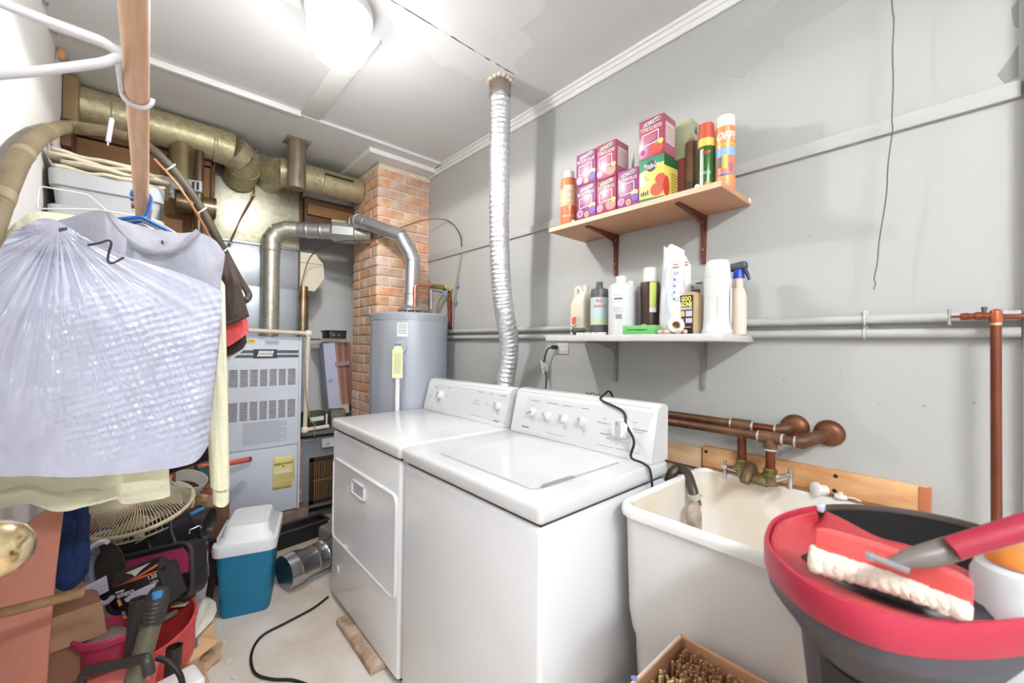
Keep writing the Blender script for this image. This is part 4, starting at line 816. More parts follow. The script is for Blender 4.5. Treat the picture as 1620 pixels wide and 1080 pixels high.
# ---------------------------------------------------------------- cartons on the upper shelf
purple = M('carton_purple', (166, 84, 140), .32, rgb2=(134, 52, 106), vs=3, coat=.4); magenta = M('carton_red', (146, 42, 70), .32, rgb2=(170, 78, 106), vs=3, coat=.5)
sidepk = M('carton_side', (186, 152, 154), .5); sidedk = M('carton_side_dark', (120, 48, 66), .5)
tom = M('tomato', (216, 84, 60), .35, rgb2=(198, 56, 44), vs=12); logo_g = M('logo_green', (30, 96, 64), .4); fyel = M('flower_yellow', (240, 216, 110), .5); fvio = M('flower_violet', (110, 80, 180), .5); fpea = M('flower_peach', (238, 150, 120), .5); leaf = M('leaf_green', (90, 140, 70), .5)
def carton(label, kind, L, Rr, z, top, depth, group='plant food cartons on the upper shelf', brand='SCHULTZ', zt=None):
    a = PZ(z, *L); b = PZ(z, *Rr); x = max((a.x+b.x)/2, 1.303); a = PX(x, L[0], L[1]); b = PX(x, *Rr)
    zt = zt or PX(x, *top).z; h = zt-z; wd = a.y-b.y
    t = thing('plant_food_carton', label, 'carton', (x+depth/2, (a.y+b.y)/2, z), group)
    mats = {'bloom': purple, 'tomato': magenta, 'gro': M('carton_yellow', (228, 210, 100), .35, coat=.3)}
    MB().b6(x, x+depth, b.y, a.y, z+.0005, zt, .0015).build('carton', mats[kind], t)
    m = frame((x-.0006, a.y, z), (0, -1, 0), (0, 0, 1)); 
    def F(o, mat, nm='print', z0=0): flat([(p[0]*wd, p[1]*h) for p in o], m, mat, t, nm, .0004, z0)
    def C(cx, cy, r, mat, z0=0, sy=1): flat(circ(r*wd, 20, cx*wd, cy*h, 1, sy), m, mat, t, 'printed_fruit', .0004, z0)
    sm_ = frame((x, b.y-.0006, z), (1, 0, 0), (0, 0, 1))
    if kind == 'gro':
        F([(0, .82), (1, .82), (1, 1), (0, 1)], M('gro_green', (24, 128, 88), .4)); F([(0, .70), (.7, .82), (0, .82)], M('gro_green', (24, 128, 88), .4))
        F([(0, .0), (1, 0), (1, .03), (0, .07)], logo_g); C(.50, .80, .21, M('gro_black', (62, 62, 60), .5), .0005)
        text('Miracle-Gro', .03, m @ Matrix.Translation((.52*wd, .80*h, .0012)), wht, t, width=wd*.6, bold=.008)
        C(.74, .22, .27, tom, .0005, .9); C(.86, .45, .2, tom, .0004, .9); C(.74, .30, .06, leaf, .001)
        text('Tomato', .011, m @ Matrix.Translation((.22*wd, .58*h, .001)), ink, t, width=wd*.24); text('Plant Food', .01, m @ Matrix.Translation((.26*wd, .51*h, .001)), ink, t, width=wd*.3)
        bars([(.08*wd+.008*i, .08*wd+.008*i+.005, .14*h, .14*h+.012+.004*(i % 2)) for i in range(4)], m, M('gro_blue', (60, 76, 140), .5), t)
        flat([(0, .74*h), (depth, .80*h), (depth, h-.001), (0, h-.001)], sm_, M('gro_green_d', (22, 92, 50), .5), t, 'side_band')
        flat(circ(depth*.28, 18, depth*.16, .28*h, .8, 1.25), sm_, tom, t, 'printed_fruit', .0006); bars([(depth*.5, depth*.9, h*(.6-.07*i), h*(.63-.07*i)) for i in range(7)], sm_, M('gro_print', (178, 150, 60), .6), t)
    else:
        F([(.18, .80), (.86, .86), (.88, .945), (.2, .885)], M('logo_cream', (226, 222, 186), .5)); F([(.21, .812), (.84, .868), (.86, .935), (.23, .875)], logo_g, 'logo_band', .0005)
        text('SCHULTZ', .02, m @ Matrix.Translation((.535*wd, .873*h, .0013)) @ Matrix.Rotation(math.atan2(.06*h, .65*wd), 4, 'Z'), wht, t, width=wd*.56, bold=.008)
        text('BLOOM PLUS' if kind == 'bloom' else 'TOMATO FOOD', .018, m @ Matrix.Translation((.5*wd, .735*h, .0006)), wht, t, width=wd*.86, bold=.008)
        bars([(.25*wd, .75*wd, .685*h, .70*h)], m, M('print_orange', (236, 150, 90), .5), t)
        fr_ = [(.16, .32), (.80, .36), (.80, .64), (.16, .60)]
        for p, q in zip(fr_, fr_[1:]+fr_[:1]):
            a_ = Vector((p[0]*wd, p[1]*h)); b_ = Vector((q[0]*wd, q[1]*h)); dd_ = (b_-a_).normalized()*.0; nn = Vector((-(b_-a_).y, (b_-a_).x)).normalized()*.0015
            flat([a_-nn, b_-nn, b_+nn, a_+nn], m, wht, t, 'text_frame', .0004, .0003)
        bars([(.22*wd, .7*wd, (.42+.045*i)*h, (.43+.045*i)*h) for i in range(4)], m, M('print_pink', (222, 170, 200), .5), t)
        C(.19, .17, .17, M('seal', (206, 140, 190), .5)); C(.19, .17, .10, mats[kind], .0005)
        if kind == 'bloom': C(.83, .33, .17, fyel, 0, .7); C(.84, .2, .16, fvio, .0005); C(.55, .11, .13, fpea, .0008); C(.55, .11, .05, tom, .0012)
        else: C(.75, .2, .25, tom, 0, .9); C(.72, .30, .06, leaf, .0006); C(.9, .33, .1, fyel, .0003)
        flat([(.003, .04*h), (depth-.003, .04*h), (depth-.003, h-.004), (.003, h-.004)], sm_, M('side_mauve', (158, 92, 108), .5), t, 'side_print')
        flat([(depth*.14, .3*h), (depth*.9, .3*h), (depth*.9, .82*h), (depth*.14, .82*h)], sm_, M('side_panel', (206, 186, 186), .5), t, 'side_panel', .0009)
        bars([(depth*.2, depth*.85, (.36+.07*i)*h, (.372+.07*i)*h) for i in range(6)], sm_ @ Matrix.Translation((0, 0, .001)), M('side_lines', (176, 110, 96), .6), t)
    return zt
z_ = carton('purple flower-food carton at the bottom, next to the orange bottle', 'bloom', (912.2, 346.8), (942, 338.3), ZA, (941, 286.5), .085)
carton('purple flower-food carton stacked on top, next to the orange bottle', 'bloom', (911.5, 296), (942, 286.5), z_+.001, (942.6, 233.5), .085)
z_ = carton('red tomato-food carton at the bottom, second stack from the orange bottle', 'tomato', (943.5, 338), (974, 328.5), ZA, (973.8, 277), .085)
carton('tall glossy red carton stacked on top, second stack from the orange bottle', 'tomato', (943.5, 287), (974, 277), z_+.001, (973.8, 219), .085)
carton('single purple flower-food carton standing beside the yellow carton', 'bloom', (976.4, 328.3), (1009.5, 318.3), ZA, (1010, 262), .085)
z_ = carton('yellow and green plant food carton printed with tomatoes', 'gro', (1010.8, 317.8), (1050, 305.6), ZA, (1049.5, 242), .10, None)
carton('red tomato-food carton on top of the yellow and green carton', 'tomato', (1010.5, 255), (1049.5, 242), z_+.001, (1048, 178), .085)
p = PX(1.42, 1068, 300)
bx_ = thing('olive_carton', 'olive topped carton behind the stacked tomato carton near the spray cans', 'carton', (1.46, .67, ZA))
ya, yb = .735, .655; zt = PX(1.45, 1080, 200).z
MB().b6(1.415, 1.50, yb, ya, ZA+.0005, ZA+(zt-ZA)*.55, .001).build('lower_print', M('seed_lower', (150, 70, 60), .5, rgb2=(120, 60, 70), vs=14), bx_)
MB().b6(1.415, 1.50, yb, ya, ZA+(zt-ZA)*.55, zt, .001).build('upper_print', M('seed_upper', (168, 172, 136), .5, var=.1), bx_)
MB().prism([(-.012, -.014), (.012, -.014), (0, .014)], .0006, frame((1.455, yb-.0006, zt-.03), (1, 0, 0), (0, 0, 1))).build('triangle_mark', M('tri_dark', (90, 84, 60), .5), bx_, smooth=0)
# bottles and cans -----------------------------------------------------------
def depth_at(p): return (p-CAM).dot(cF)
def bot(name, label, cat, x, pl, pr, ytop, z, parts, group=None, sx=1, sy=1, n=28):
    c = PX(x, (pl+pr)/2, 400); c.z = z; d = depth_at(c); r = (pr-pl)/2*d/FPX*.95
    h = CAM.z+0; zt = PX(x, (pl+pr)/2, ytop).z; h = zt-z
    t = thing(name, label, cat, c, group)
    for (nm, prof, mat) in parts: MB().lathe([(max(a*r, 0), b*h) for a, b in prof], c, n, None, sx, sy).build(nm, mat, t)
    return t, c, r, h
def cyl_label(t, c, r, h, z0, z1, mat, nm='label', a0=100, a1=300, k=1.012, sx=1, sy=1):
    N = 20; vs = []; fs = []
    for i in range(N+1):
        a = R(a0+(a1-a0)*i/N)
        for z in (z0, z1): vs.append(c+Vector((math.cos(a)*r*k*sx, math.sin(a)*r*k*sy, z*h)))
    fs = [[2*i, 2*i+2, 2*i+3, 2*i+1] for i in range(N)]
    return MB().add(vs, fs).build(nm, mat, t)
def face_cam(c):  # angle toward the camera
    d = CAM-c; return math.degrees(math.atan2(d.y, d.x)) % 360
def cyl_text(s, size, t, c, r, zf, mat, width, da=0, shear=0, bold=0, sx=1, sy=1):
    a = R(face_cam(c)+da); n = Vector((math.cos(a), math.sin(a), 0)); rt = Vector((0, 0, 1)).cross(n)
    o = text(s, size, Matrix(), mat, t, width=width, shear=shear, bold=bold)
    for v in o.data.vertices:
        p = v.co+WL[o]; b = a+p.x/(r*1.02); v.co = Vector((c.x+math.cos(b)*r*1.025*sx, c.y+math.sin(b)*r*1.025*sy, zf+p.y))
    org = c.copy(); 
    for v in o.data.vertices: v.co -= org
    o.location = org-WL[t]; WL[o] = org; return o
t, c, r, h = bot('orange_bottle', 'orange liquid bottle with white cap at the end of the upper shelf', 'bottle', 1.36, 885, 913, 273, ZA,
    [('bottle', [(0, 0), (.92, 0), (1, .03), (1, .80), (.9, .86), (.5, .88), (.5, .89), (0, .89)], M('orange_liquid', (226, 132, 88), .25, var=.05, coat=.3)), ('cap', [(0, .88), (.62, .88), (.62, .985), (.56, 1), (0, 1)], M('cap_white', (238, 238, 236), .4))])
cyl_label(t, c, r, h, .36, .66, M('orange_label', (236, 190, 140), .5)); a0 = face_cam(c)
cyl_label(t, c, r, h, .42, .72, M('orange_shield', (232, 208, 176), .5), 'shield', a0-35, a0+35, 1.02)
cyl_text('pH', .022, t, c, r, c.z+.6*h, M('shield_print', (226, 150, 130), .5), .02)
cyl_text('DOWN', .014, t, c, r, c.z+.48*h, M('shield_print', (226, 150, 130), .5), .03)
bars_ = cyl_label(t, c, r, h, .16, .20, M('orange_line', (240, 170, 140), .5), 'text_line', a0-40, a0+40, 1.015)
pb = PZ(ZA, 907, 350); tag(MB().lathe([(0, 0), (.006, .001), (.008, .006), (.006, .011), (0, .012)], (1.315, PX(1.315, 907, 350).y, ZA), 14).build('white_bead', M('cap_white', (238, 238, 236), .4)), 'tiny white bead on the shelf edge by the orange bottle', 'bead')
t, c, r, h = bot('slim_bottle', 'slim beige bottle tip behind the red carton stack', 'bottle', 1.47, 993, 1007, 243, ZA, [('bottle', [(0, 0), (1, 0), (1, .55), (.5, .75), (.3, .8), (.25, 1), (0, 1)], M('beige_plastic', (216, 204, 184), .5))])
t, c, r, h = bot('amber_sprayer', 'brown amber bottle with a knobbed cap beside the green spray can', 'bottle', 1.42, 1083, 1102, 212, ZA,
    [('bottle', [(0, 0), (1, 0), (1, .80), (.96, .86), (.5, .88), (0, .88)], M('amber', (140, 104, 70), .25, coat=.3, rgb2=(104, 72, 50), vs=8)), ('cap', [(0, .88), (.55, .88), (.45, .93), (.25, .95), (.3, .98), (.2, 1), (0, 1)], M('amber_cap', (176, 150, 120), .4))])
cyl_label(t, c, r, h, 0.0, .28, M('amber_dark', (88, 72, 52), .4), 'dark_base')
t, c, r, h = bot('slim_bottle', 'dark red slim bottle tucked between the amber bottle and green can', 'bottle', 1.47, 1096, 1110, 224, ZA, [('bottle', [(0, 0), (1, 0), (1, .75), (.6, .85), (.6, 1), (0, 1)], M('dark_red_plastic', (110, 52, 42), .4))])
t, c, r, h = bot('spray_can', 'green and yellow spray can with a red notched cap', 'spray can', 1.385, 1103, 1129, 199, ZA,
    [('can', [(0, 0), (.97, 0), (1, .015), (1, .76), (.95, .78), (0, .78)], M('can_green', (64, 110, 50), .25, .3, rgb2=(48, 86, 40), vs=6)), ('cap', [(0, .78), (.95, .78), (.93, .86), (.88, 1.0), (.70, .985), (.66, .9), (0, .9)], M('can_red_cap', (196, 84, 62), .35))])
cyl_label(t, c, r, h, .66, .775, M('can_yellow', (232, 196, 92), .3)); a0 = face_cam(c)
cyl_label(t, c, r, h, .08, .62, M('can_pale', (178, 190, 172), .3), 'highlight_panel', a0-45, a0-18, 1.016)
cyl_text('DEEP', .016, t, c, r, c.z+.56*h, M('can_red_print', (200, 60, 50), .4), .026, bold=.03, shear=.2); cyl_text('WOODS', .014, t, c, r, c.z+.27*h, M('can_white_print', (220, 226, 214), .4), .028, shear=.2)
cyl_label(t, c, r, h, .0, .06, M('can_base', (190, 200, 214), .3, .5), 'base_band')
cyl_label(t, c, r, h, .10, .135, M('can_orange_print', (226, 120, 70), .4), 'stripe', a0-10, a0+30, 1.02)
t, c, r, h = bot('spray_can', 'tall orange insect spray can with a white cap at the shelf end', 'spray can', 1.40, 1131, 1161, 187, ZA,
    [('can', [(0, 0), (.97, 0), (1, .012), (1, .84), (0, .84)], M('can_orange', (228, 138, 84), .28, .2, rgb2=(236, 162, 104), vs=3)), ('cap', [(0, .838), (.99, .838), (.98, .86), (.95, .99), (.88, 1), (0, 1)], M('can_cap_white', (226, 216, 208), .35))])
a0 = face_cam(c)
cyl_label(t, c, r, h, .18, .55, M('can_scene', (150, 140, 130), .4, rgb2=(206, 120, 84), vs=18), 'picture'); cyl_label(t, c, r, h, .44, .55, M('can_sky', (140, 176, 210), .4), 'picture_sky', 100, 300, 1.016)
cyl_label(t, c, r, h, .26, .45, M('can_shirt', (228, 190, 96), .4), 'picture_figure', a0-12, a0+12, 1.02); cyl_label(t, c, r, h, .28, .42, M('can_shirt2', (48, 80, 70), .4), 'picture_figure', a0-45, a0-24, 1.02); cyl_label(t, c, r, h, .22, .34, M('can_shirt3', (186, 90, 110), .4), 'picture_figure', a0+18, a0+45, 1.02)
cyl_label(t, c, r, h, .17, .19, M('can_blue_line', (70, 90, 160), .4), 'blue_line', a0-40, a0+25, 1.022)
cyl_label(t, c, r, h, .58, .60, M('can_yellow', (232, 196, 92), .3), 'gold_line')
cyl_text('OFF!', .034, t, c, r, c.z+.70*h, wht, .062, shear=.25, bold=.04)
p = PX(1.33, 1103, 288); tag(MB().lathe([(0, 0), (.008, .0), (.009, .008), (.006, .018), (0, .02)], (1.33, p.y, ZA), 14).build('white_bead', M('cap_white', (238, 238, 236), .4)), 'tiny white cap on the shelf in front of the green spray can', 'cap')
# ---------------------------------------------------------------- cleaning bottles on the lower shelf
hdpe = M('white_hdpe', (216, 216, 214), .4, sss=.1); hdpe2 = M('natural_hdpe', (216, 204, 180), .35, rgb2=(224, 216, 200), vs=4)
def slab(name, t, x, outline, thick, mat, ybias=0, r=0):      # front outline measured on the plane x, real thickness behind it
    pts = [PX(x, *p) for p in outline]; return MB().poly3(pts, (thick, 0, 0)).build(name, mat, t, smooth=30)
# handled jug
t = thing('handled_jug', 'squat cream jug with an open handle at the left end of the lower shelf', 'jug', (1.42, PX(1.40, 919, 500).y, ZB))
c = PX(1.41, 920, 500); c.z = ZB; jh = PX(1.41, 910, 453).z-ZB
loft(MB(), [[c+Vector((p[0], p[1]-k2, z*jh)) for p in rrect(.072*k, .078*kk, .014, 4)] for z, k, kk, k2 in ((0, .94, .94, 0), (.03, 1, 1, 0), (.62, 1, 1, 0), (.74, .9, .8, .004), (.86, .6, .42, .018))]).build('body', hdpe2, t)
MB().tube(bend([c+Vector((0, .030, .55*jh)), c+Vector((0, .030, .965*jh)), c+Vector((0, .004, .94*jh)), c+Vector((0, -.012, .78*jh))], .016), .0105, 12).build('handle', hdpe2, t)
MB().lathe([(0, .84*jh), (.014, .84*jh), (.014, .98*jh), (.012, jh), (0, jh)], c+Vector((0, -.021, 0)), 18).build('cap', M('cap_cream', (206, 200, 190), .5), t)
jm = frame(c+Vector((-.0386, .02, .02)), (0, -1, 0), (0, 0, 1)); flat([(0, .03), (.02, .034), (.02, .062), (0, .058)], jm, M('jug_red', (214, 90, 70), .5), t, 'red_mark', .0006)
MB().tube([jm @ Vector((.0, .02, .0012)), jm @ Vector((.01, .015, .0012)), jm @ Vector((.022, .026, .0012))], .0022, 6).build('green_swoosh', M('jug_green', (80, 130, 60), .5), t)
bars([(.026, .046, .02+.006*i, .021+.006*i) for i in range(8)], jm, M('jug_lines', (190, 176, 150), .6), t)
# grey scrub block with feet + white strip device
t = thing('soap_rest', 'dark grey speckled soap rest with feet in front of the jug', 'soap dish', (1.33, PX(1.33, 916, 520).y, ZB))
c = PX(1.33, 915, 520); c.z = ZB
MB().lathe([(0, .012), (.03, .012), (.036, .018), (.035, .024), (.026, .03), (0, .031)], c, 28, None, .7, 1.0).build('pad', M('speckle', (96, 94, 94), .8, rgb2=(60, 58, 60), vs=90, bump=.3, bs=120), t)
for dy_ in (.022, -.022): MB().lathe([(.009, 0), (.008, .014), (0, .014)], c+Vector((0, dy_, 0)), 14).build('foot', M('foot_grey', (150, 148, 146), .6), t)
a = PX(1.305, 913, 525); b = PX(1.305, 957, 525); t = thing('white_strip', 'flat white plastic strip on the lower shelf under the grey bottle', 'plastic strip', (1.31, (a.y+b.y)/2, ZB))
MB().b6(1.298, 1.318, b.y, a.y, ZB, ZB+.010, .002).build('body', hdpe, t)
for k in (.3, .55, .75): y = a.y+(b.y-a.y)*k; MB().b6(1.2965, 1.299, y-.003, y+.003, ZB+.006, ZB+.008).build('button', ink, t)
# grey bottle with pale blue label
t, c, r, h = bot('grey_bottle', 'dark grey bottle with a pale blue label and pink lettering', 'bottle', 1.36, 934.5, 963.5, 446, ZB,
    [('bottle', [(0, 0), (.97, 0), (1, .02), (1, .80), (.93, .86), (.42, .89), (.40, .92), (0, .92)], M('grey_plastic_bottle', (92, 90, 90), .4)), ('cap', [(0, .90), (.38, .90), (.38, .99), (.33, 1), (0, 1)], M('grey_cap', (80, 78, 78), .5))])
cyl_label(t, c, r, h, .19, .70, M('label_pale_blue', (176, 206, 226), .45, rgb2=(196, 212, 196), vs=5)); cyl_label(t, c, r, h, .19, .32, M('label_grass', (196, 208, 176), .45), 'label_ground', 100, 300, 1.016)
pk = M('pink_letter', (214, 84, 110), .5); cyl_text('BUD', .018, t, c, r, c.z+.63*h, pk, .024, bold=.03); cyl_text('ENHANCER', .015, t, c, r, c.z+.53*h, pk, .05, bold=.03, da=5)
# white flip-cap bottle with label print
t, c, r, h = bot('white_flip_bottle', 'white flip-cap bottle with a barcode label on the lower shelf', 'bottle', 1.335, 963, 1004, 437, ZB,
    [('bottle', [(0, 0), (.96, 0), (1, .02), (1, .80), (.95, .84), (.55, .885), (0, .885)], hdpe), ('cap', [(0, .885), (.42, .885), (.42, .985), (.36, 1), (0, 1)], hdpe)])
a0 = face_cam(c)
for (z0_, z1_, da) in ((.66, .665, 24), (.55, .553, 26), (.45, .453, 26), (.43, .433, 26), (.41, .413, 24), (.39, .393, 26), (.37, .373, 22)): cyl_label(t, c, r, h, z0_, z1_, grey_text, 'fine_print', a0-12-da, a0-12+da, 1.012)
cyl_label(t, c, r, h, .585, .61, M('print_dark', (90, 90, 92), .5), 'brand_line', a0-32, a0+6, 1.012)
for k in range(11): cyl_label(t, c, r, h, .26, .34, grey_text, 'barcode', a0-24+k*2.6, a0-24+k*2.6+1.2+.6*(k % 3), 1.012)
t, c, r, h = bot('white_bottle', 'plain lilac-white bottle close behind the barcode bottle', 'bottle', 1.425, 989, 1008, 445, ZB, [('bottle', [(0, 0), (1, 0), (1, .80), (.75, .88), (.6, .9), (.6, 1), (0, 1)], M('lilac_white', (222, 220, 236), .4))])
t, c, r, h = bot('cream_bottle', 'plain cream bottle behind the barcode bottle, left of the brown one', 'bottle', 1.46, 1002, 1019, 453, ZB, [('bottle', [(0, 0), (1, 0), (1, .6), (.8, .8), (.4, .95), (.4, 1), (0, 1)], M('cream_bottle', (222, 212, 194), .45))])
# brown bottle
t, c, r, h = bot('brown_bottle', 'dark brown bottle with a lime label strip and white cap', 'bottle', 1.41, 1012, 1046, 424, ZB,
    [('bottle', [(0, 0), (.92, 0), (.98, .02), (.9, .3), (.98, .6), (1, .72), (.92, .78), (.7, .79), (0, .79)], M('brown_plastic', (74, 50, 36), .25, coat=.4, rgb2=(54, 36, 28), vs=4)), ('cap', [(0, .79), (.70, .79), (.72, .82), (.66, .97), (.58, 1.0), (.4, .985), (0, .99)], M('cap_ivory', (226, 224, 212), .4))])
a0 = face_cam(c)
cyl_label(t, c, r, h, .40, .77, M('lime', (184, 200, 92), .5), 'lime_strip', a0-2, a0+34, 1.03); cyl_label(t, c, r, h, .33, .41, M('lime_foot', (216, 212, 226), .5), 'strip_foot', a0-2, a0+34, 1.03)
cyl_label(t, c, r, h, .03, .16, M('white_corner', (196, 190, 190), .5), 'corner_label', a0-50, a0-18, 1.03); cyl_label(t, c, r, h, .32, .5, M('leaf_mark', (140, 164, 96), .5), 'leaf_mark', a0-68, a0-58, 1.03)
# green carton
a = PX(1.30, 985, 520); b = PX(1.30, 1036, 520); t = thing('green_carton', 'small flat green carton lying at the front of the lower shelf', 'carton', (1.32, (a.y+b.y)/2, ZB))
zt = PX(1.30, 1010, 514.5).z
MB().b6(1.30, 1.34, b.y, a.y, ZB+.0005, zt, .001).build('carton', M('carton_green', (112, 184, 104), .5), t)
bars([(.018, .10, .016, .018), (.06, .09, .0145, .0155)], frame((1.2994, a.y, ZB), (0, -1, 0), (0, 0, 1)), M('green_print', (50, 90, 50), .6), t)
MB().b6(1.301, 1.338, a.y, a.y+.006, ZB+.0005, zt+.004, .001).build('end_flap', M('carton_green_l', (150, 206, 140), .5), t)
# crumpled white pouch
pm = M('pouch', (210, 212, 216), .3, coat=.3); 
def pouch(name, label, x, tops, bots, th, mat, seed):
    t = thing(name, label, 'bag', PX(x, (bots[0][0]+bots[-1][0])/2, 500)); T = crv([PX(x, *p) for p in tops], 6); B = crv([Vector((x, PX(x, *p).y, ZB+.001)) for p in bots], 6); n = len(T)
    def f(sg):
        def g(u, v):
            i = min(int(u*(n-1)), n-2); k = u*(n-1)-i; a = T[i].lerp(T[i+1], k); b = B[i].lerp(B[i+1], k); p = a.lerp(b, v)
            w_ = th*(.08+.92*min(1, v*1.6))*math.sqrt(max(0, 1-(2*u-1)**2)); q = noise.noise(Vector((u*4, v*7, seed)))*.006*min(1, 4*u*(1-u)+.1)
            return p+Vector((sg*w_+q, 0, 0))
        return g
    mb = MB(); mb.grid(f(-1), 22, 26); mb.grid(f(1), 22, 26); mb.build('pouch', mat, t, smooth=60); return t
t = pouch('refill_pouch', 'tall crumpled white plastic pouch with small blue print', 1.385, [(1050, 388), (1056, 392), (1062, 386), (1072, 390), (1083, 396)], [(1044, 527), (1055, 527), (1065, 527), (1075, 527), (1085, 527)], .04, pm, 1)
pmx = frame(PX(1.343, 1066, 420), (0, -1, 0), (0, 0, 1))
bars([(-.002, .016, .0, .004)], pmx, M('print_coral', (220, 110, 90), .5), t); bars([(-.004, .018, -.009, -.006)], pmx, ink, t)
bars([(0, .018, -.025-.004*i, -.0235-.004*i) for i in range(3)], pmx, grey_text, t)
for k in range(4): bars([(-.001, .006, -.052-.022*k, -.045-.022*k)], pmx, M('print_blue', (90, 110, 180), .5), t); bars([(.009, .024, -.046-.022*k-.004*i, -.045-.022*k-.004*i) for i in range(4)], pmx, grey_text, t)
t = pouch('refill_pouch', 'second cream plastic pouch partly hidden behind the white pouch', 1.455, [(1068, 392), (1078, 396), (1086, 406), (1093, 420)], [(1060, 527), (1075, 527), (1086, 527), (1094, 527)], .03, M('pouch_cream', (232, 222, 210), .4), 4)
pmx = frame(PX(1.42, 1084, 416), (0, -1, 0), (0, 0, 1)); bars([(-.006, .010, 0, .004)], pmx, M('print_coral', (220, 110, 90), .5), t); bars([(-.004, .010, -.009, -.006)], pmx, ink, t)
# tape rolls
t = thing('tape_roll', 'white roll of tape standing on the lower shelf before the bottles', 'tape roll', (1.32, PX(1.32, 1071, 520).y, ZB))
c = PX(1.325, 1069, 512); rr_ = .026; ax = Vector((-.8, -.55, .25)).normalized(); q = Vector((0, 0, 1)).rotation_difference(ax).to_matrix()
c.z = ZB+rr_+.001
MB().lathe([(.014, -.014), (rr_, -.014), (rr_, .014), (.014, .014), (.014, -.014)], c, 28, q).build('roll', M('tape_white', (232, 230, 224), .5), t)
MB().lathe([(.012, -.015), (.0145, -.015), (.0145, .0145), (.012, .0145), (.012, -.015)], c, 28, q).build('core', M('tape_core', (206, 170, 130), .7), t)
random.seed(2)
for k, (x, y) in enumerate(((1045, 524), (1054, 523), (1073, 522), (1084, 523))):
    c = PX(1.30, x, y); c.z = ZB+.007; o = MB().lathe([(0, -.01), (.006, -.009), (.008, 0), (.006, .009), (0, .01)], c, 12, Matrix.Rotation(R(90), 3, 'X') @ Matrix.Rotation(R(40*k), 3, 'Y')).build('cork_plug', M('cork', (206, 184, 164), .8, var=.15)); tag(o, ('pale plug lying by the green carton on the lower shelf', 'pale plug lying at the left of the tape roll', 'pale plug lying in front of the tape roll', 'pale plug lying at the right of the tape roll')[k], 'plug')
# adhesive remover bottle
t = thing('remover_bottle', 'flat bottle with a black and yellow label beside the tape roll', 'bottle', (1.38, PX(1.38, 1093, 500).y, ZB))
c = PX(1.385, 1093, 500); c.z = ZB; h = PX(1.385, 1093, 462).z-ZB
loft(MB(), [[c+Vector((p[0], p[1], z*h)) for p in rrect(.036*k, .072*k, .012*k, 4)] for z, k in ((0, .92), (.03, 1), (.86, 1), (.95, .9), (1, .5))]).build('bottle', M('remover_amber', (206, 196, 168), .3, rgb2=(190, 150, 92), vs=5), t)
lm = frame(c+Vector((-.0195, .030, 0)), (0, -1, 0), (0, 0, 1)); lw = .046
flat([(0, .01*h), (lw, .01*h), (lw, .92*h), (0, .92*h)], lm, M('goo_black', (44, 34, 28), .5), t, 'label', .001)
gy = M('goo_yellow', (236, 226, 120), .5); l2 = lm @ Matrix.Translation((0, 0, .0014))
text('GOO', .022, l2 @ Matrix.Translation((lw*.5, .83*h, 0)), gy, t, width=.034, bold=.05); text('GONE', .022, l2 @ Matrix.Translation((lw*.5, .70*h, 0)), gy, t, width=.039, bold=.05)
bars([(.003, .043, .60*h, .63*h), (.003, .043, .575*h, .59*h)], l2, M('lbl_grey', (206, 206, 214), .5), t); bars([(.002, .018, .42*h, .55*h)], l2, M('lbl_orange', (230, 180, 120), .5), t); bars([(.022, .044, .42*h, .55*h), (.022, .044, .27*h, .38*h)], l2, M('lbl_pale', (196, 196, 206), .5), t); bars([(.001, .016, .3*h, .38*h)], l2, M('lbl_purple', (180, 100, 170), .5), t); bars([(.02, .04, .16*h, .18*h)], l2, M('lbl_orange', (230, 180, 120), .5), t)
# blue-white carton behind
t = thing('tissue_carton', 'grey and white carton with a blue corner behind the flat bottle', 'carton', (1.49, PX(1.48, 1103, 500).y, ZB))
a = PX(1.47, 1086, 480); b = PX(1.47, 1119, 480); zt = PX(1.47, 1100, 443).z; MB().b6(1.47, 1.53, b.y, a.y, ZB+.0005, zt, .002).build('carton', M('carton_greywhite', (206, 208, 208), .5), t)
tm = frame((1.4694, a.y, zt), (0, -1, 0), (0, 0, 1)); flat([(0, -.03), (.03, -.03), (.012, -.006), (0, -.006)], tm, M('carton_blue', (110, 170, 190), .5), t); flat([(0, -.05), (.05, -.05), (.05, -.034), (0, -.034)], tm, M('carton_grey', (120, 118, 112), .5), t); bars([(.034, .058, -.014, -.010)], tm, ink, t)
# big white bottle with handle window
t, c, r, h = bot('detergent_bottle', 'large white detergent bottle with a moulded grip, second from shelf end', 'bottle', 1.37, 1112, 1159, 413, ZB,
    [('bottle', [(0, 0), (.97, 0), (1.0, .02), (1.0, .045), (.92, .07), (.88, .2), (.86, .5), (.90, .70), (.90, .745), (.84, .755), (0, .755)], hdpe), ('cap', [(0, .75), (.82, .75), (.86, .765), (.80, .9), (.74, .98), (.66, 1), (0, 1)], M('cap_bright', (222, 222, 220), .35))])
a0 = face_cam(c); cyl_label(t, c, r, h, .22, .52, M('grip_recess', (222, 226, 236), .35), 'grip_window', a0+2, a0+42, .93); 
cyl_label(t, c, r, h, .15, .62, M('side_label', (226, 220, 206), .5), 'side_label', a0+58, a0+84, .93)
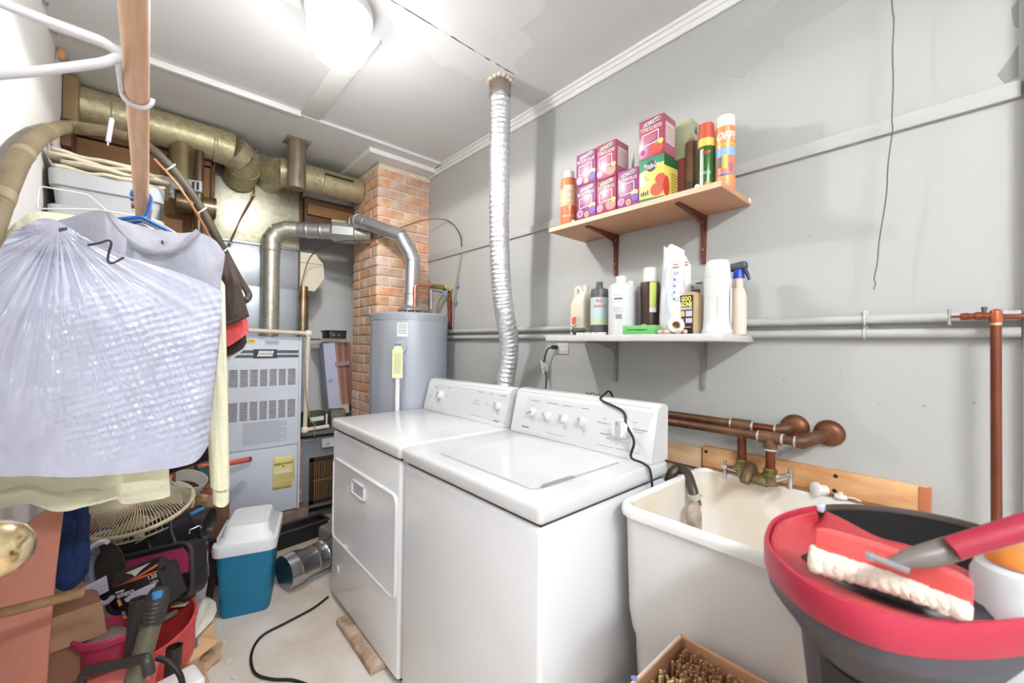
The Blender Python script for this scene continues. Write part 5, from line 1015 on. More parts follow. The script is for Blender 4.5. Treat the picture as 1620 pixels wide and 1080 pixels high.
# trigger spray bottle
t, c, r, h = bot('trigger_sprayer', 'translucent peach spray bottle with a blue and black trigger head', 'spray bottle', 1.45, 1157, 1181, 440, ZB, [('bottle', [(0, 0), (1, 0), (1.02, .03), (1, .65), (.75, .80), (.5, .84), (.55, .86), (.55, 1), (0, 1)], M('peach_clear', (232, 208, 190), .3))], n=24)
c2 = PX(1.43, 1163, 425); MB().tube([Vector((c.x, c.y, c.z+h)), Vector((c.x, c.y, c.z+h+.026))], [.018, .016], 16).build('collar', M('trigger_blue', (36, 70, 190), .35), t)
zt = c.z+h+.026; MB().box((c.x-.004, c.y, zt+.012), (.03, .055, .026), .009, 3, Matrix.Rotation(R(-8), 3, 'X')).build('head', M('trigger_grey', (74, 76, 82), .4), t)
MB().tube([Vector((c.x-.005, c.y-.018, zt+.004)), Vector((c.x-.008, c.y-.03, zt-.02)), Vector((c.x-.008, c.y-.034, zt-.036))], [.007, .006, .004], 10).build('trigger', M('trigger_navy', (40, 46, 80), .4), t)
# ================================================================ MOP BUCKET at the right front
ZR = 1.02
ring = [(.909, .176), (.798, .213), (.708, .208), (.645, .184), (.597, .14), (.578, .095), (.586, .049), (.627, .002), (.685, -.040), (.76, -.085), (.85, -.112), (.93, -.100), (.985, -.052), (1.012, .02), (.985, .105)]
RG = [Vector((p.x, p.y)) for p in crv([(a, b, 0) for a, b in ring], 5, True)]; RC = Vector((.795, .05))
def rloop(k, z, cx=0, cy=0): return [Vector((RC.x+(p.x-RC.x)*k+cx, RC.y+(p.y-RC.y)*k+cy, z)) for p in RG]
bk = thing('mop_bucket', 'dark grey mop bucket with a coral red rim and wringer tray', 'bucket', (RC.x, RC.y, .70))
bgrey = M('bucket_grey', (68, 66, 72), .45, var=.06, vs=30); bred = M('bucket_red', (166, 36, 60), .4, var=.04, vs=20)
loft(MB(), [rloop(.60, .70), rloop(.62, .702), rloop(.74, .90), rloop(.78, .915), rloop(.85, .935), rloop(.93, .955), rloop(.965, .965), rloop(.975, .985)], True, False).build('body', bgrey, bk)
n = len(RG); lp_ = [rloop(.95, 1.012), rloop(.93, .98), rloop(.80, .93), rloop(.72, .90), rloop(.60, .715)]
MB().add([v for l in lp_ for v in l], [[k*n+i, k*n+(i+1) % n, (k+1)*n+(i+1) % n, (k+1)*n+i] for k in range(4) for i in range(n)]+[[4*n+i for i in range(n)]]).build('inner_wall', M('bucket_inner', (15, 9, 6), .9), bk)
# rim: red on the wringer side, dark at the back
def rimpiece(i0, i1, mat, nm):
    prof = [(.955, 1.012), (.965, 1.02), (.99, 1.02), (1.0, 1.014), (1.0, .99), (.985, .982), (.97, .985)]
    m_ = len(prof); vs = []; idx = [i % n for i in range(i0, i1+1)]
    L = [rloop(k, z) for k, z in prof]
    for i in idx: vs += [L[j][i] for j in range(m_)]
    fs = [[a*m_+j, a*m_+(j+1) % m_, (a+1)*m_+(j+1) % m_, (a+1)*m_+j] for a in range(len(idx)-1) for j in range(m_)]+[list(range(m_)), [(len(idx)-1)*m_+j for j in range(m_)]]
    MB().add(vs, fs).build(nm, mat, bk, smooth=50)
rimpiece(0, 58, bred, 'red_rim'); rimpiece(58, 75, M('rim_dark', (74, 62, 54), .4), 'dark_rim')
MB().box((RG[0].x*.99, RG[0].y, 1.016), (.022, .012, .012), .003).build('rim_clip', M('clip_blue', (190, 200, 220), .4), bk)
# wringer tray
ti = [Vector((RC.x+(RG[i].x-RC.x)*.955, RC.y+(RG[i].y-RC.y)*.955, 0)) for i in range(1, 54)]
tback = crv([PZ(1.0, *p) for p in ((1302, 815), (1345, 838), (1390, 862), (1440, 876), (1500, 902), (1560, 930), (1625, 958), (1690, 985))], 8)
def tr(u, v):
    a = ti[min(int(u*(len(ti)-1)), len(ti)-1)]; b = tback[min(int(u*(len(tback)-1)), len(tback)-1)]; p = a.lerp(b, v)
    dip = -.020*math.sin(math.pi*v)**1.3-.004*v; return Vector((p.x, p.y, 1.013+dip))
tray = MB().grid(tr, 60, 14).build('wringer_tray', M('tray_red', (176, 52, 58), .4, var=.04, vs=20), bk, smooth=70); s_ = tray.modifiers.new('s', 'SOLIDIFY'); s_.thickness = .004; s_.offset = -1
sl = crv([PZ(1.003, *p)+Vector((0, 0, 0)) for p in ((1282, 880), (1310, 905), (1370, 938), (1440, 960), (1510, 968), (1572, 966))], 5)
MB().tube([p+Vector((0, 0, -.008)) for p in sl], [.004]+[.019]*(len(sl)-2)+[.004], 10).build('wringer_slot_shade', M('slot_shade_black', (30, 24, 26), .4), bk)  # dark slot, made wider as a painted shadow under the brush bar
for (x, y) in ((1541, 947), (1553, 955), (1564, 963)): MB().lathe([(0, -.004), (.004, -.002), (.004, .002), (0, .004)], PZ(1.007, x, y), 10).build('roller_bead', M('bead_pale', (214, 206, 216), .3), bk)
MB().poly3([PY(-.0, *p) for p in ((1292, 1042), (1330, 1060), (1350, 1100), (1292, 1100))], (0, .002, 0)).build('x', dark, bk) if 0 else None
# pedal recess in the bucket wall facing the camera
i0 = 26; vs = []
L1, L2 = rloop(.756, .908), rloop(.655, .73)
idx = list(range(19, 42)); vs = [L1[i]*1 for i in idx]+[L2[i] for i in idx]; k_ = len(idx)
off = [Vector((v.x-RC.x, v.y-RC.y, 0)).normalized()*.004 for v in vs]
MB().add([a+b for a, b in zip(vs, off)], [[i, i+1, k_+i+1, k_+i] for i in range(k_-1)]).build('pedal_recess', M('recess_dark', (30, 22, 24), .6), bk)
# step stool under the bucket (below the frame)
so = thing('step_stool', 'plain wooden step stool carrying the grey and red mop bucket', 'stool', (RC.x, RC.y, 0))
MB().b6(.64, .95, -.09, .17, .675, .699, .004).build('seat', woodr, so)
for sx_ in (.66, .93):
    for sy_ in (-.07, .15): MB().b6(sx_-.016, sx_+.016, sy_-.016, sy_+.016, 0, .676, .003).build('leg', woodr, so)
# brush lying in the wringer
br = thing('scrub_brush', 'coral red scrub brush with white bristles lying across the mop bucket', 'brush', PZ(1.0, 1400, 900))
A = PZ(1.062, 1293, 850); B = PZ(1.052, 1540, 938); ax = (B-A).normalized(); side = Vector((ax.y, -ax.x, 0)).normalized()
if side.dot(CAM-A) < 0: side = -side
def bar(u, v): return A.lerp(B, u)
secs = []
for k in range(13):
    u = k/12; c = A.lerp(B, u)-side*.010*math.sin(math.pi*u); w_ = .0105*(1 if 0 < k < 12 else .6); hh = .0145*(1 if 0 < k < 12 else .8)
    secs.append([c+side*w_*a+Vector((0, 0, hh*b)) for a, b in ((1, -1), (1.05, .0), (.8, .85), (.3, 1), (-.3, 1), (-.9, .8), (-1, 0), (-1, -1))])
loft(MB(), secs).build('head', M('brush_red', (210, 82, 80), .34), br)
bm_ = M('bristle_white', (238, 228, 214), .8, rgb2=(222, 206, 188), vs=60, bump=.5, bs=150); random.seed(4)
for k in range(13):
    u = .02+.075*k; tp_ = 1-.35*u; c = A.lerp(B, u)-side*.010*math.sin(math.pi*u)+side*.004+Vector((0, 0, -.004)); vs = []
    rings = []
    for j, (dz, kk) in enumerate(((-.006, .8), (-.012, .95), (-.020, 1.02), (-.028, .95), (-.032, .6))):
        rings.append([c+side*(.004+abs(dz)*.30)*tp_+Vector((0, 0, dz*tp_))+ax*(math.cos(a)*.0105*kk)+side*(math.sin(a)*.0115*kk*tp_)+Vector((random.uniform(-1, 1), random.uniform(-1, 1), random.uniform(-1, 1)))*.0012 for a in [2*math.pi*i/12 for i in range(12)]])
    loft(MB(), rings).build('bristle_tuft', bm_, br, smooth=60)
J0 = PZ(1.072, 1412, 893); J1 = PZ(1.085, 1466, 879); J2 = PZ(1.095, 1508, 867)
MB().tube([J0, J0.lerp(J1, .5)+Vector((0, 0, .002)), J1, J2], [.006, .009, .0115, .012], 16).build('swivel_joint', M('joint_grey', (104, 96, 90), .4), br)
H2 = J2+(J2-J1).normalized()*.42
H1 = PD(depth_at(J2)*.985, 1505, 868); H2 = H1+(PD(depth_at(J2)*.93, 1640, 826)-H1).normalized()*.55
MB().tube([H1, H2], .0112, 16).build('handle', M('handle_red', (150, 30, 52), .4), br)
MB().tube([PZ(1.076, 1378, 880), PZ(1.074, 1440, 903)], .0035, 10).box(PZ(1.076, 1376, 879), (.008, .008, .008), .002).build('release_clip', M('clip_silver', (190, 190, 200), .25, .8), br)
# bottle with orange cap and a white cloth inside the bucket
ob = thing('capped_bottle', 'grey translucent bottle with an orange cap inside the mop bucket', 'bottle', (.905, -.02, .72))
oc = PZ(1.083, 1614, 862)
MB().lathe([(0, .72), (.034, .72), (.038, .74), (.038, 1.045), (.034, 1.056), (.022, 1.062), (.022, 1.066), (0, 1.066)], (oc.x, oc.y, 0), 28).build('bottle', M('bottle_grey', (198, 202, 204), .35), ob)
MB().lathe([(0, 1.062), (.027, 1.062), (.028, 1.066), (.0265, 1.079), (.024, 1.083), (0, 1.084)], (oc.x, oc.y, 0), 28).build('cap', M('cap_orange', (222, 140, 62), .4), ob)
cb = MB(); cc = PZ(1.0, 1535, 905)
cb.grid(lambda u, v: Vector((cc.x+(u-.5)*.11, cc.y+(v-.5)*.09, .975+.035*noise.noise(Vector((u*3, v*3, 2)))-.05*((u-.5)**2+(v-.5)**2)*4)), 16, 16)
o = cb.build('white_rag', M('rag', (226, 224, 222), .8), smooth=80); o.modifiers.new('s', 'SOLIDIFY').thickness = .004; tag(o, 'crumpled white rag in the mop bucket behind the brush', 'rag')
# ---------------------------------------------------------------- open cardboard box of straw bristles before the tub
cb_ = thing('cardboard_box', 'open cardboard box of broom straw on the floor before the tub', 'box', (.85, .33, 0))
bx0, bx1, by0, by1, bz = .722, .952, .205, .455, .62
kraft = M('kraft', (196, 148, 112), .85, var=.08, vs=6); kw = M('kraft_white', (224, 208, 196), .8, var=.05)
for nm, bxx, mt_ in (('wall', (bx0, bx1, by1-.006, by1, 0, bz), kw), ('wall', (bx0, bx0+.006, by0, by1, 0, bz), kw), ('wall', (bx1-.006, bx1, by0, by1, 0, bz), kraft), ('wall', (bx0, bx1, by0, by0+.006, 0, bz), kraft), ('bottom', (bx0, bx1, by0, by1, .001, .008), kraft)):
    MB().b6(*bxx, .001).build(nm, mt_, cb_)
MB().b6(bx0+.006, bx1-.006, by1-.009, by1-.006, .4, bz-.001).b6(bx1-.009, bx1-.006, by0+.006, by1-.006, .4, bz-.001).build('inner_liner', kraft, cb_)
MB().prism(circ(.007, 14), .0006, frame((bx0+.03, by1+.0, bz+.0004), (1, 0, 0), (0, 1, 0))).build('blue_mark', M('mark_blue', (130, 130, 200), .7), cb_)
stw = thing('broom_straw', 'bundle of brown and straw-yellow broom bristles standing in the open box', 'broom head', (.84, .33, .02))
random.seed(12); sA = M('straw_yellow', (232, 208, 150), .8); sB = M('straw_brown', (178, 132, 92), .8); sC = M('straw_dark', (124, 84, 58), .8)
for nm, mt_, cnt in (('yellow_bristles', sA, 620), ('brown_bristles', sB, 620), ('dark_bristles', sC, 300)):
    mb = MB()
    for k in range(cnt):
        x = random.uniform(bx0+.016, bx1-.018); y = random.uniform(by0+.016, by1-.018); t_ = random.uniform(.585, .612)
        if nm == 'yellow_bristles' and x > .84: continue
        mb.tube([Vector((.84+(x-.84)*.9, .33+(y-.33)*.9, .06)), Vector((x, y, .35)), Vector((min(max(x+random.uniform(-.006, .006), bx0+.012), bx1-.014), y, t_))], [.003, .0036, .003], 5)
    mb.build(nm, mt_, stw, kind='stuff')
# ================================================================ CLOTHES RAIL
zr, xr = 1.715, -.022
def rodz(y): return zr+(1.62-y)*.055
rail = MB().tube([Vector((xr, -.42, rodz(-.42))), Vector((xr, 2.36, rodz(2.36)))], .0168, 20).build('closet_rod', wood('rod_wood', (236, 198, 164), (220, 172, 134), .5, sc=(60, 1.5, 60), vs=2)); tag(rail, 'round pine closet rod running overhead from the camera to the clothes', 'closet rod')
# bare white hanger near the camera, hooked on the rod
wpl = M('hanger_white', (234, 232, 236), .35)
wh_ = thing('clothes_hanger', 'empty white plastic hanger hooked on the closet rod near the camera', 'hanger', (xr, .62, zr))
zN = rodz(.78)
nk = PD(.62, 187, 84)
MB().tube(bend([PD(.50, -60, -20), PD(.55, 60, 28), PD(.60, 165, 66), nk], .02), .0062, 12, sq=1.1).build('upper_bar', wpl, wh_)
MB().tube(bend([PD(.56, -60, 124), PD(.58, 60, 113), PD(.60, 165, 99), nk+Vector((0, 0, -.006))], .02), .0062, 12, sq=1.1).build('lower_bar', wpl, wh_)
hy = PD(.745, 212, 141).y; zc = rodz(hy)
hk = [nk, PD(.655, 188, 104), PD(.70, 190, 122)]+[Vector((xr+math.cos(a)*.0205, hy, zc+math.sin(a)*.0205)) for a in [R(185+i*18) for i in range(11)]]
MB().tube(crv(hk, 5), .0042, 10).build('hook', wpl, wh_)
# hangers with garments
def hanger(label, y, yaw, mat, mat2, roll=0):
    t = thing('clothes_hanger', label, 'hanger', (xr, y, zr), 'hangers bunched on the closet rod')
    m = Matrix.Translation((xr, y, zr)) @ Matrix.Rotation(R(yaw), 4, 'Z') @ Matrix.Rotation(R(roll), 4, 'Y')
    hk = [Vector((-.0215, 0, -.004))]+[Vector((math.cos(a)*.0215, 0, math.sin(a)*.0215)) for a in [R(165-i*22) for i in range(9)]]+[Vector((.012, 0, -.045)), Vector((0, 0, -.06))]
    MB(m).tube(crv(hk, 4), .0042, 8).build('hook', mat, t)
    MB(m).tube(bend([(0, 0, -.058), (.09, 0, -.095), (.20, 0, -.145), (.205, 0, -.16), (.12, 0, -.163), (-.12, 0, -.163), (-.205, 0, -.16), (-.20, 0, -.145), (-.09, 0, -.095), (0, 0, -.058)], .02), .0055, 8).build('frame', mat2, t)
    return t
hb = M('hanger_blue', (40, 104, 190), .35)
yw = 14
hanger('blue plastic hanger in front, carrying the grey shirt', 1.60, yw, hb, hb)
hanger('white plastic hanger just behind the blue hanger', 1.625, yw+2, wpl, wpl, 2)
hanger('second blue plastic hanger behind the white one', 1.65, yw-2, hb, hb, -2)
hanger('white hanger behind the second blue hanger', 1.68, yw, wpl, wpl, 3)
hanger('tan wooden hanger in the middle of the bunch', 1.71, yw+3, M('hanger_tan', (196, 140, 90), .5), M('hanger_tan', (196, 140, 90), .5))
hanger('dark green hanger behind the tan wooden hanger', 1.74, yw, M('hanger_green', (60, 90, 60), .4), M('hanger_green', (60, 90, 60), .4), -3)
hanger('cream plastic hanger at the back of the bunch', 1.78, yw-4, M('hanger_cream', (232, 226, 206), .4), M('hanger_cream', (232, 226, 206), .4), 2)
# cloth maker: a front measured between an upper and a lower curve, with depth, folds and a back
def cloth(name, top, bot_, yf, th, mat, parent=None, seed=0, fold=.01, ff=9, nu=46, nv=40, diag=0, quilt=0, closed=True, edge=.15, relief=None):
    T = crv([Vector((p[0], p[1], 0)) for p in top], 10); B = crv([Vector((p[0], p[1], 0)) for p in bot_], 10)
    def at(Lp, u):
        k = u*(len(Lp)-1); i = min(int(k), len(Lp)-2); return Lp[i].lerp(Lp[i+1], k-i)
    def g(sg):
        def f(u, v):
            a = at(T, u); b = at(B, u); p = a.lerp(b, v)
            w_ = th*(edge+(1-edge)*math.sqrt(max(0, 1-(2*u-1)**2)))*(.35+.65*min(1, v*3))
            q = noise.noise(Vector((u*ff+diag*v*3, v*2.2-diag*u, seed)))*fold+noise.noise(Vector((u*ff*2.3, v*5, seed+9)))*fold*.35
            if relief: q += relief(p.x, p.y, u, v)
            P_ = PY(yf(u), p.x, p.y); d = (P_-CAM).normalized(); return P_+Vector((0, sg*w_+(q if sg < 0 else q*.5), 0))
        return f
    mb = MB(); mb.grid(g(-1), nu, nv)
    if closed: mb.grid(g(1), nu, nv)
    o = mb.build(name, mat, parent, smooth=80)
    return o
# grey shirt
gs = thing('grey_shirt', 'light grey crew-neck sweatshirt on the front blue hanger', 'shirt', PY(1.56, 200, 420))
gm_ = M('grey_jersey', (172, 173, 185), .9, var=.05, vs=60, bump=.15, bs=220)
yS = lambda u: 1.46+.13*u
cloth('front', [(20, 386), (60, 360), (110, 346), (160, 334), (172, 348), (192, 372), (222, 392), (250, 397), (282, 388), (303, 372), (318, 370), (340, 382), (356, 402)], [(-10, 700), (60, 730), (120, 732), (180, 730), (230, 728), (260, 725), (290, 720), (320, 700), (330, 640), (338, 600), (345, 540), (348, 500), (346, 470)], yS, .05, gm_, gs, 2, .008, 7, 60, 30, closed=False)
cloth('back', [(20, 386), (60, 360), (110, 346), (163, 335), (190, 348), (220, 357), (250, 364), (285, 369), (308, 368), (330, 376), (356, 402)], [(10, 470), (60, 470), (120, 470), (180, 470), (230, 470), (260, 470), (290, 470), (310, 470), (330, 470), (340, 470), (346, 470)], lambda u: yS(u)+.05, .02, M('grey_jersey_in', (184, 185, 194), .9, var=.04, vs=60), gs, 5, .004, closed=False)
cl = [(164, 336), (176, 354), (194, 375), (222, 394), (250, 399), (282, 391), (304, 375), (314, 366)]
MB().tube(crv([PY(yS(.5)-.045+.0006*abs(x-245), x, y) for x, y in cl], 8), .0095, 10, sq=.6).build('collar', M('grey_rib', (164, 165, 178), .9, bump=.3, bs=300), gs)
MB().poly3([PY(1.565, *p) for p in ((250, 378), (264, 380), (263, 387), (249, 385))], (0, .001, 0)).build('neck_tag', M('neck_tag', (222, 222, 226), .8), gs, smooth=0)
MB().poly3([PY(1.562, *p) for p in ((255, 380), (259, 380.5), (258.5, 386), (254.5, 385))], (0, .001, 0)).build('tag_print', M('tag_ink', (84, 86, 100), .8), gs, smooth=0)
# plastic dry-cleaning bag over it
bgm = M('plastic_film', (204, 206, 226), .2, coat=.7, bump=.12, bs=160)
bg = thing('plastic_bag', 'shiny white plastic garment bag stretched over the grey shirt', 'garment bag', PY(1.42, 150, 730))
def film(x, y, u, v):     # pleats running out from the gathered corner, dimples over the middle
    dx_, dy_ = x-95, y-362; rho = math.hypot(dx_, dy_); th_ = math.atan2(dy_, dx_)
    q = noise.noise(Vector((th_*11, .4, 3)))*.011*min(1, rho/60)*math.exp(-rho/300)+noise.noise(Vector((th_*26, rho*.004, 8)))*.006*math.exp(-rho/220)*min(1, rho/40)
    m_ = max(0, min(1, (x-60)/120))*max(0, min(1, (y-430)/70))*max(0, min(1, (735-y)/60))*(.65+.7*noise.noise(Vector((x*.012, y*.012, 1))))
    a_ = x*.80+y*.45; b_ = -x*.35+y*.86
    q += .0042*m_*math.sin(a_*2*math.pi/17+1.2*noise.noise(Vector((x*.03, y*.03, 5))))*math.sin(b_*2*math.pi/14+1.2*noise.noise(Vector((x*.03, y*.03, 15))))
    return q+.0025*noise.noise(Vector((x*.05, y*.05, 30)))*min(1, 3*v)
cloth('film', [(-60, 480), (-20, 430), (15, 380), (50, 356), (85, 350), (120, 368), (160, 392), (200, 408), (240, 420), (280, 432), (320, 446), (352, 462)], [(-60, 735), (-20, 738), (20, 742), (50, 741), (85, 742), (120, 742), (160, 741), (200, 738), (240, 735), (280, 731), (310, 722), (330, 700)], lambda u: 1.35+.15*u, .075, bgm, bg, 11, .012, 6, 270, 230, diag=.5, edge=.25, relief=film, closed=False)
cloth('film_back', [(-60, 480), (-20, 430), (15, 380), (50, 356), (85, 350), (120, 368), (160, 392), (200, 408), (240, 420), (280, 432), (320, 446), (352, 462)], [(-60, 735), (-20, 738), (20, 742), (50, 741), (85, 742), (120, 742), (160, 741), (200, 738), (240, 735), (280, 731), (310, 722), (330, 700)], lambda u: 1.35+.15*u, -.03, bgm, bg, 12, .006, 6, 40, 30, closed=False)
hk_ = [(138, 388), (158, 384), (172, 380), (176, 386), (172, 400), (171, 413), (178, 416), (196, 407)]
tag(MB().tube(crv([PY(1.315, *p) for p in hk_], 4), .0024, 8, sq=.6).build('black_ribbon', M('ribbon_black', (30, 30, 36), .5)), 'bent black ribbon tie at the neck of the plastic garment bag', 'ribbon')
MB().poly3([PY(1.325, *p) for p in ((92, 361), (106, 359), (107, 364), (93, 367))], (0, .001, 0)).build('printed_mark', M('mark_navy', (80, 84, 110), .6), bg, smooth=0)
# yellow sweater behind
ye = M('pale_yellow_knit', (252, 248, 214), .9, var=.03, vs=80, bump=.15, bs=250)
sw = thing('yellow_sweater', 'pale yellow long-sleeved sweatshirt hanging behind the plastic bag', 'sweatshirt', PY(1.62, 150, 795))
cloth('body', [(-70, 470), (-20, 420), (5, 380), (30, 352), (60, 338), (110, 342), (160, 350), (220, 380), (262, 420)], [(-70, 798), (-20, 798), (10, 793), (50, 784), (95, 796), (140, 790), (185, 778), (200, 790), (268, 782)], lambda u: 1.60+.03*u, .06, ye, sw, 21, .02, 6, 60, 40)
cloth('hem_band', [(-70, 768), (-20, 768), (10, 763), (50, 756), (95, 766), (140, 760), (185, 748), (200, 757), (268, 752)], [(-70, 799), (-20, 799), (10, 794), (50, 785), (95, 797), (140, 791), (185, 779), (200, 791), (269, 783)], lambda u: 1.585+.03*u, .062, M('yellow_rib', (252, 249, 218), .9, bump=.3, bs=300), sw, 21, .02, 6, 60, 8)
cloth('sleeve', [(316, 450), (328, 440), (346, 440), (356, 452)], [(333, 770), (342, 772), (353, 771), (363, 768)], lambda u: 1.66, .035, ye, sw, 31, .008, 5, 24, 40)
cloth('cuff', [(336, 770), (345, 772), (354, 771), (362, 768)], [(337, 795), (345, 798), (354, 797), (362, 792)], lambda u: 1.66, .03, M('yellow_rib', (252, 249, 218), .9, bump=.3, bs=300), sw, 31, .004, 5, 24, 8)
# dark garments behind
dg = thing('black_shirt', 'dark brown short sleeve of a shirt hanging behind the grey one', 'shirt', PY(1.75, 370, 500))
cloth('sleeve', [(335, 400), (352, 400), (366, 412), (374, 430)], [(345, 516), (360, 514), (376, 508), (394, 500)], lambda u: 1.76, .045, M('dark_cloth', (74, 60, 54), .9, var=.1, vs=20), dg, 41, .01, 4, 24, 24)
MB().tube(crv([PY(1.715, *p) for p in ((346, 513), (362, 511), (378, 505), (393, 498))], 4), .006, 8).build('hem', M('dark_hem', (62, 50, 46), .9), dg)
rd = thing('red_shirt', 'bright coral red garment edge showing below the dark sleeve', 'shirt', PY(1.80, 370, 540))
cloth('sleeve', [(345, 470), (360, 480), (380, 490), (390, 500)], [(348, 552), (362, 546), (380, 534), (393, 522)], lambda u: 1.80, .04, M('coral_cloth', (230, 92, 92), .9, var=.06, vs=20), rd, 51, .01, 4, 24, 20)
bk2 = thing('black_white_shirt', 'black garment with a white trim below the red sleeve', 'shirt', PY(1.85, 370, 560))
cloth('sleeve', [(345, 500), (360, 510), (380, 515), (388, 522)], [(352, 566), (364, 560), (380, 552), (390, 540)], lambda u: 1.85, .04, M('black_cloth', (58, 44, 44), .9), bk2, 61, .008, 4, 20, 16)
cloth('white_trim', [(352, 562), (364, 556), (378, 549), (386, 543)], [(354, 572), (366, 566), (380, 556), (388, 549)], lambda u: 1.86, .036, M('trim_white', (226, 222, 226), .9), bk2, 61, .008, 4, 20, 6)

# thin wire hanger poking out to the left behind the shirts
wv = thing('wire_hanger', 'thin white wire hanger sticking out left in front of the storage boxes', 'hanger', (xr, 1.9, rodz(1.9)))
wz = Vector((xr, 1.9, rodz(1.9)-.06))
MB().tube(bend([wz, PY(1.88, 140, 308), PY(1.86, 62, 294), PY(1.86, 58, 330), PY(1.88, 150, 331), PY(1.9, 240, 345), PY(1.92, 330, 400), wz], .012), .0022, 8).build('frame', M('wire_white', (236, 234, 226), .4), wv)
MB().tube(crv([wz]+[Vector((xr+math.cos(a)*.020, 1.9, rodz(1.9)+math.sin(a)*.020)) for a in [R(-60+i*30) for i in range(9)]], 4), .0022, 8).build('hook', M('wire_white', (236, 234, 226), .4), wv)
# ================================================================ UPPER LEFT: partition, storage boxes, line set
pa = MB().b6(XL, .275, 3.02, 3.06, 0, 2.33, .003).build('wall_partition', M('brown_board', (150, 112, 74), .8, rgb2=(120, 86, 54), vs=2.4)); st(pa)
st(MB().b6(.262, .282, 3.0, 3.17, 1.0, H-.016, .003).build('trim_8', dwood))
for z in (2.335,): st(MB().b6(XL, .275, 3.0, 3.06, z, z+.05, .003).build('trim_9', dwood))
sh3 = MB().b6(XL, .10, 2.36, 3.02, 1.66, 1.69, .003).build('storage_shelf', dwood); tag(sh3, 'dark wooden storage shelf under the grey plastic lids, behind the clothes', 'shelf')
tg_ = M('tote_grey', (182, 184, 186), .55, var=.05, vs=9)
def tote(label, z0, y0):
    t = thing('storage_tote', label, 'storage box', (-.1, 2.6, z0), 'grey storage boxes on the high shelf')
    loft(MB(), [rl(.30, .34, .03, z0, 4, -.135, y0+.19), rl(.325, .36, .03, z0+.075, 4, -.13, y0+.19)]).build('body', tg_, t)
    loft(MB(), [rl(.33, .365, .03, z0+.07, 4, -.13, y0+.19), rl(.345, .38, .03, z0+.075, 4, -.13, y0+.19), rl(.35, .385, .03, z0+.135, 4, -.13, y0+.19), rl(.34, .375, .03, z0+.14, 4, -.13, y0+.19)]).build('lid', tg_, t)
tote('lower grey plastic storage box on the high shelf behind the clothes', 1.692, 2.385)
tote('upper grey plastic storage box under the folded cloth', 1.834, 2.38)
fc = thing('folded_cloth', 'folded off-white canvas cloth on top of the grey storage boxes', 'cloth', (-.1, 2.55, 1.975))
cv = M('canvas', (216, 206, 184), .9, var=.08, vs=20)
for k in range(4):
    z = 1.978+.017*k
    def f(u, v, z=z, k=k): return Vector((-.29+.02*math.sin(k*2)+.335*u, 2.375+.012*math.sin(u*9+k*2)+.3*v, z+.006+.010*noise.noise(Vector((u*5, v*3, k)))-.012*u*k*.4))
    o = MB().grid(f, 30, 12).build('fold', cv, fc, smooth=80); o.modifiers.new('s', 'SOLIDIFY').thickness = .012
gt_ = thing('metal_tray', 'grey metal bracket tray hung beside the folded cloth', 'bracket', (.1, 2.6, 1.98))
mq = Matrix.Translation((.10, 2.52, 2.02)) @ Matrix.Rotation(R(-20), 4, 'Z')
MB(mq).b6(-.09, .09, -.012, .012, .0, .055, .003).build('channel', M('tray_steel', (150, 150, 146), .4, .6), gt_)
MB(mq).b6(.052, .062, -.0135, -.012, .008, .045).b6(.07, .08, -.0135, -.012, .008, .045).build('slots', ink, gt_)
MB(mq).box((-.03, 0, -.018), (.02, .02, .05), .002).build('hanger_leg', steel, gt_)
# vertical duct tap and canister
vt_ = thing('duct_tap', 'round galvanized tap dropping from the upper left duct', 'duct', (.14, 2.95, 2.1))
MB().lathe([(.062, 2.12), (.064, 2.125), (.062, 2.13), (.062, 2.40), (0, 2.40)], (.125, 2.94, 0), 28).build('riser', M('tap_metal', (170, 160, 130), .32, .8, rgb2=(140, 120, 84), vs=3), vt_)
MB().lathe([(.0, 0), (.055, 0), (.056, .004), (.055, .17), (.06, .172), (.06, .18), (.0, .18)], (.10, 2.93, 2.07), 28, Matrix.Rotation(R(90), 3, 'Y')).build('canister', M('can_metal', (150, 140, 112), .3, .8, rgb2=(110, 92, 60), vs=4), vt_)
dp = MB().tube([Vector((.198, 2.87, 1.3)), Vector((.198, 2.87, 2.36))], .021, 16).build('drain_stack', M('dark_pipe', (92, 74, 54), .35, .5)); tag(dp, 'dark vertical pipe left of the plenum behind the clothes', 'pipe')
# wall lath and cables at the upper left corner
la = thing('wood_lath', 'two thin wooden laths with cable at the upper left wall corner', 'timber', (-.3, 2.6, 2.4))
MB().tube([PX(-.305, 86, 44), PX(-.305, 96, 66), PX(-.30, 97, 95)], .011, 8).build('lath', woodr, la); MB().tube([PX(-.295, 93, 48), PX(-.295, 103, 70), PX(-.295, 106, 98)], .010, 8).build('lath', wood('lath_b', (196, 146, 100), (150, 104, 64)), la)
MB().tube(crv([PX(-.31, 72, 2), PX(-.31, 78, 14), PX(-.31, 80, 22), PX(-.31, 86, 40)], 5), .006, 8).build('cable', M('cable_grey', (150, 148, 144), .5), la)
MB().b6(XL, -.285, 2.80, 2.99, 2.20, 2.33, .004).build('block', dwood, la)
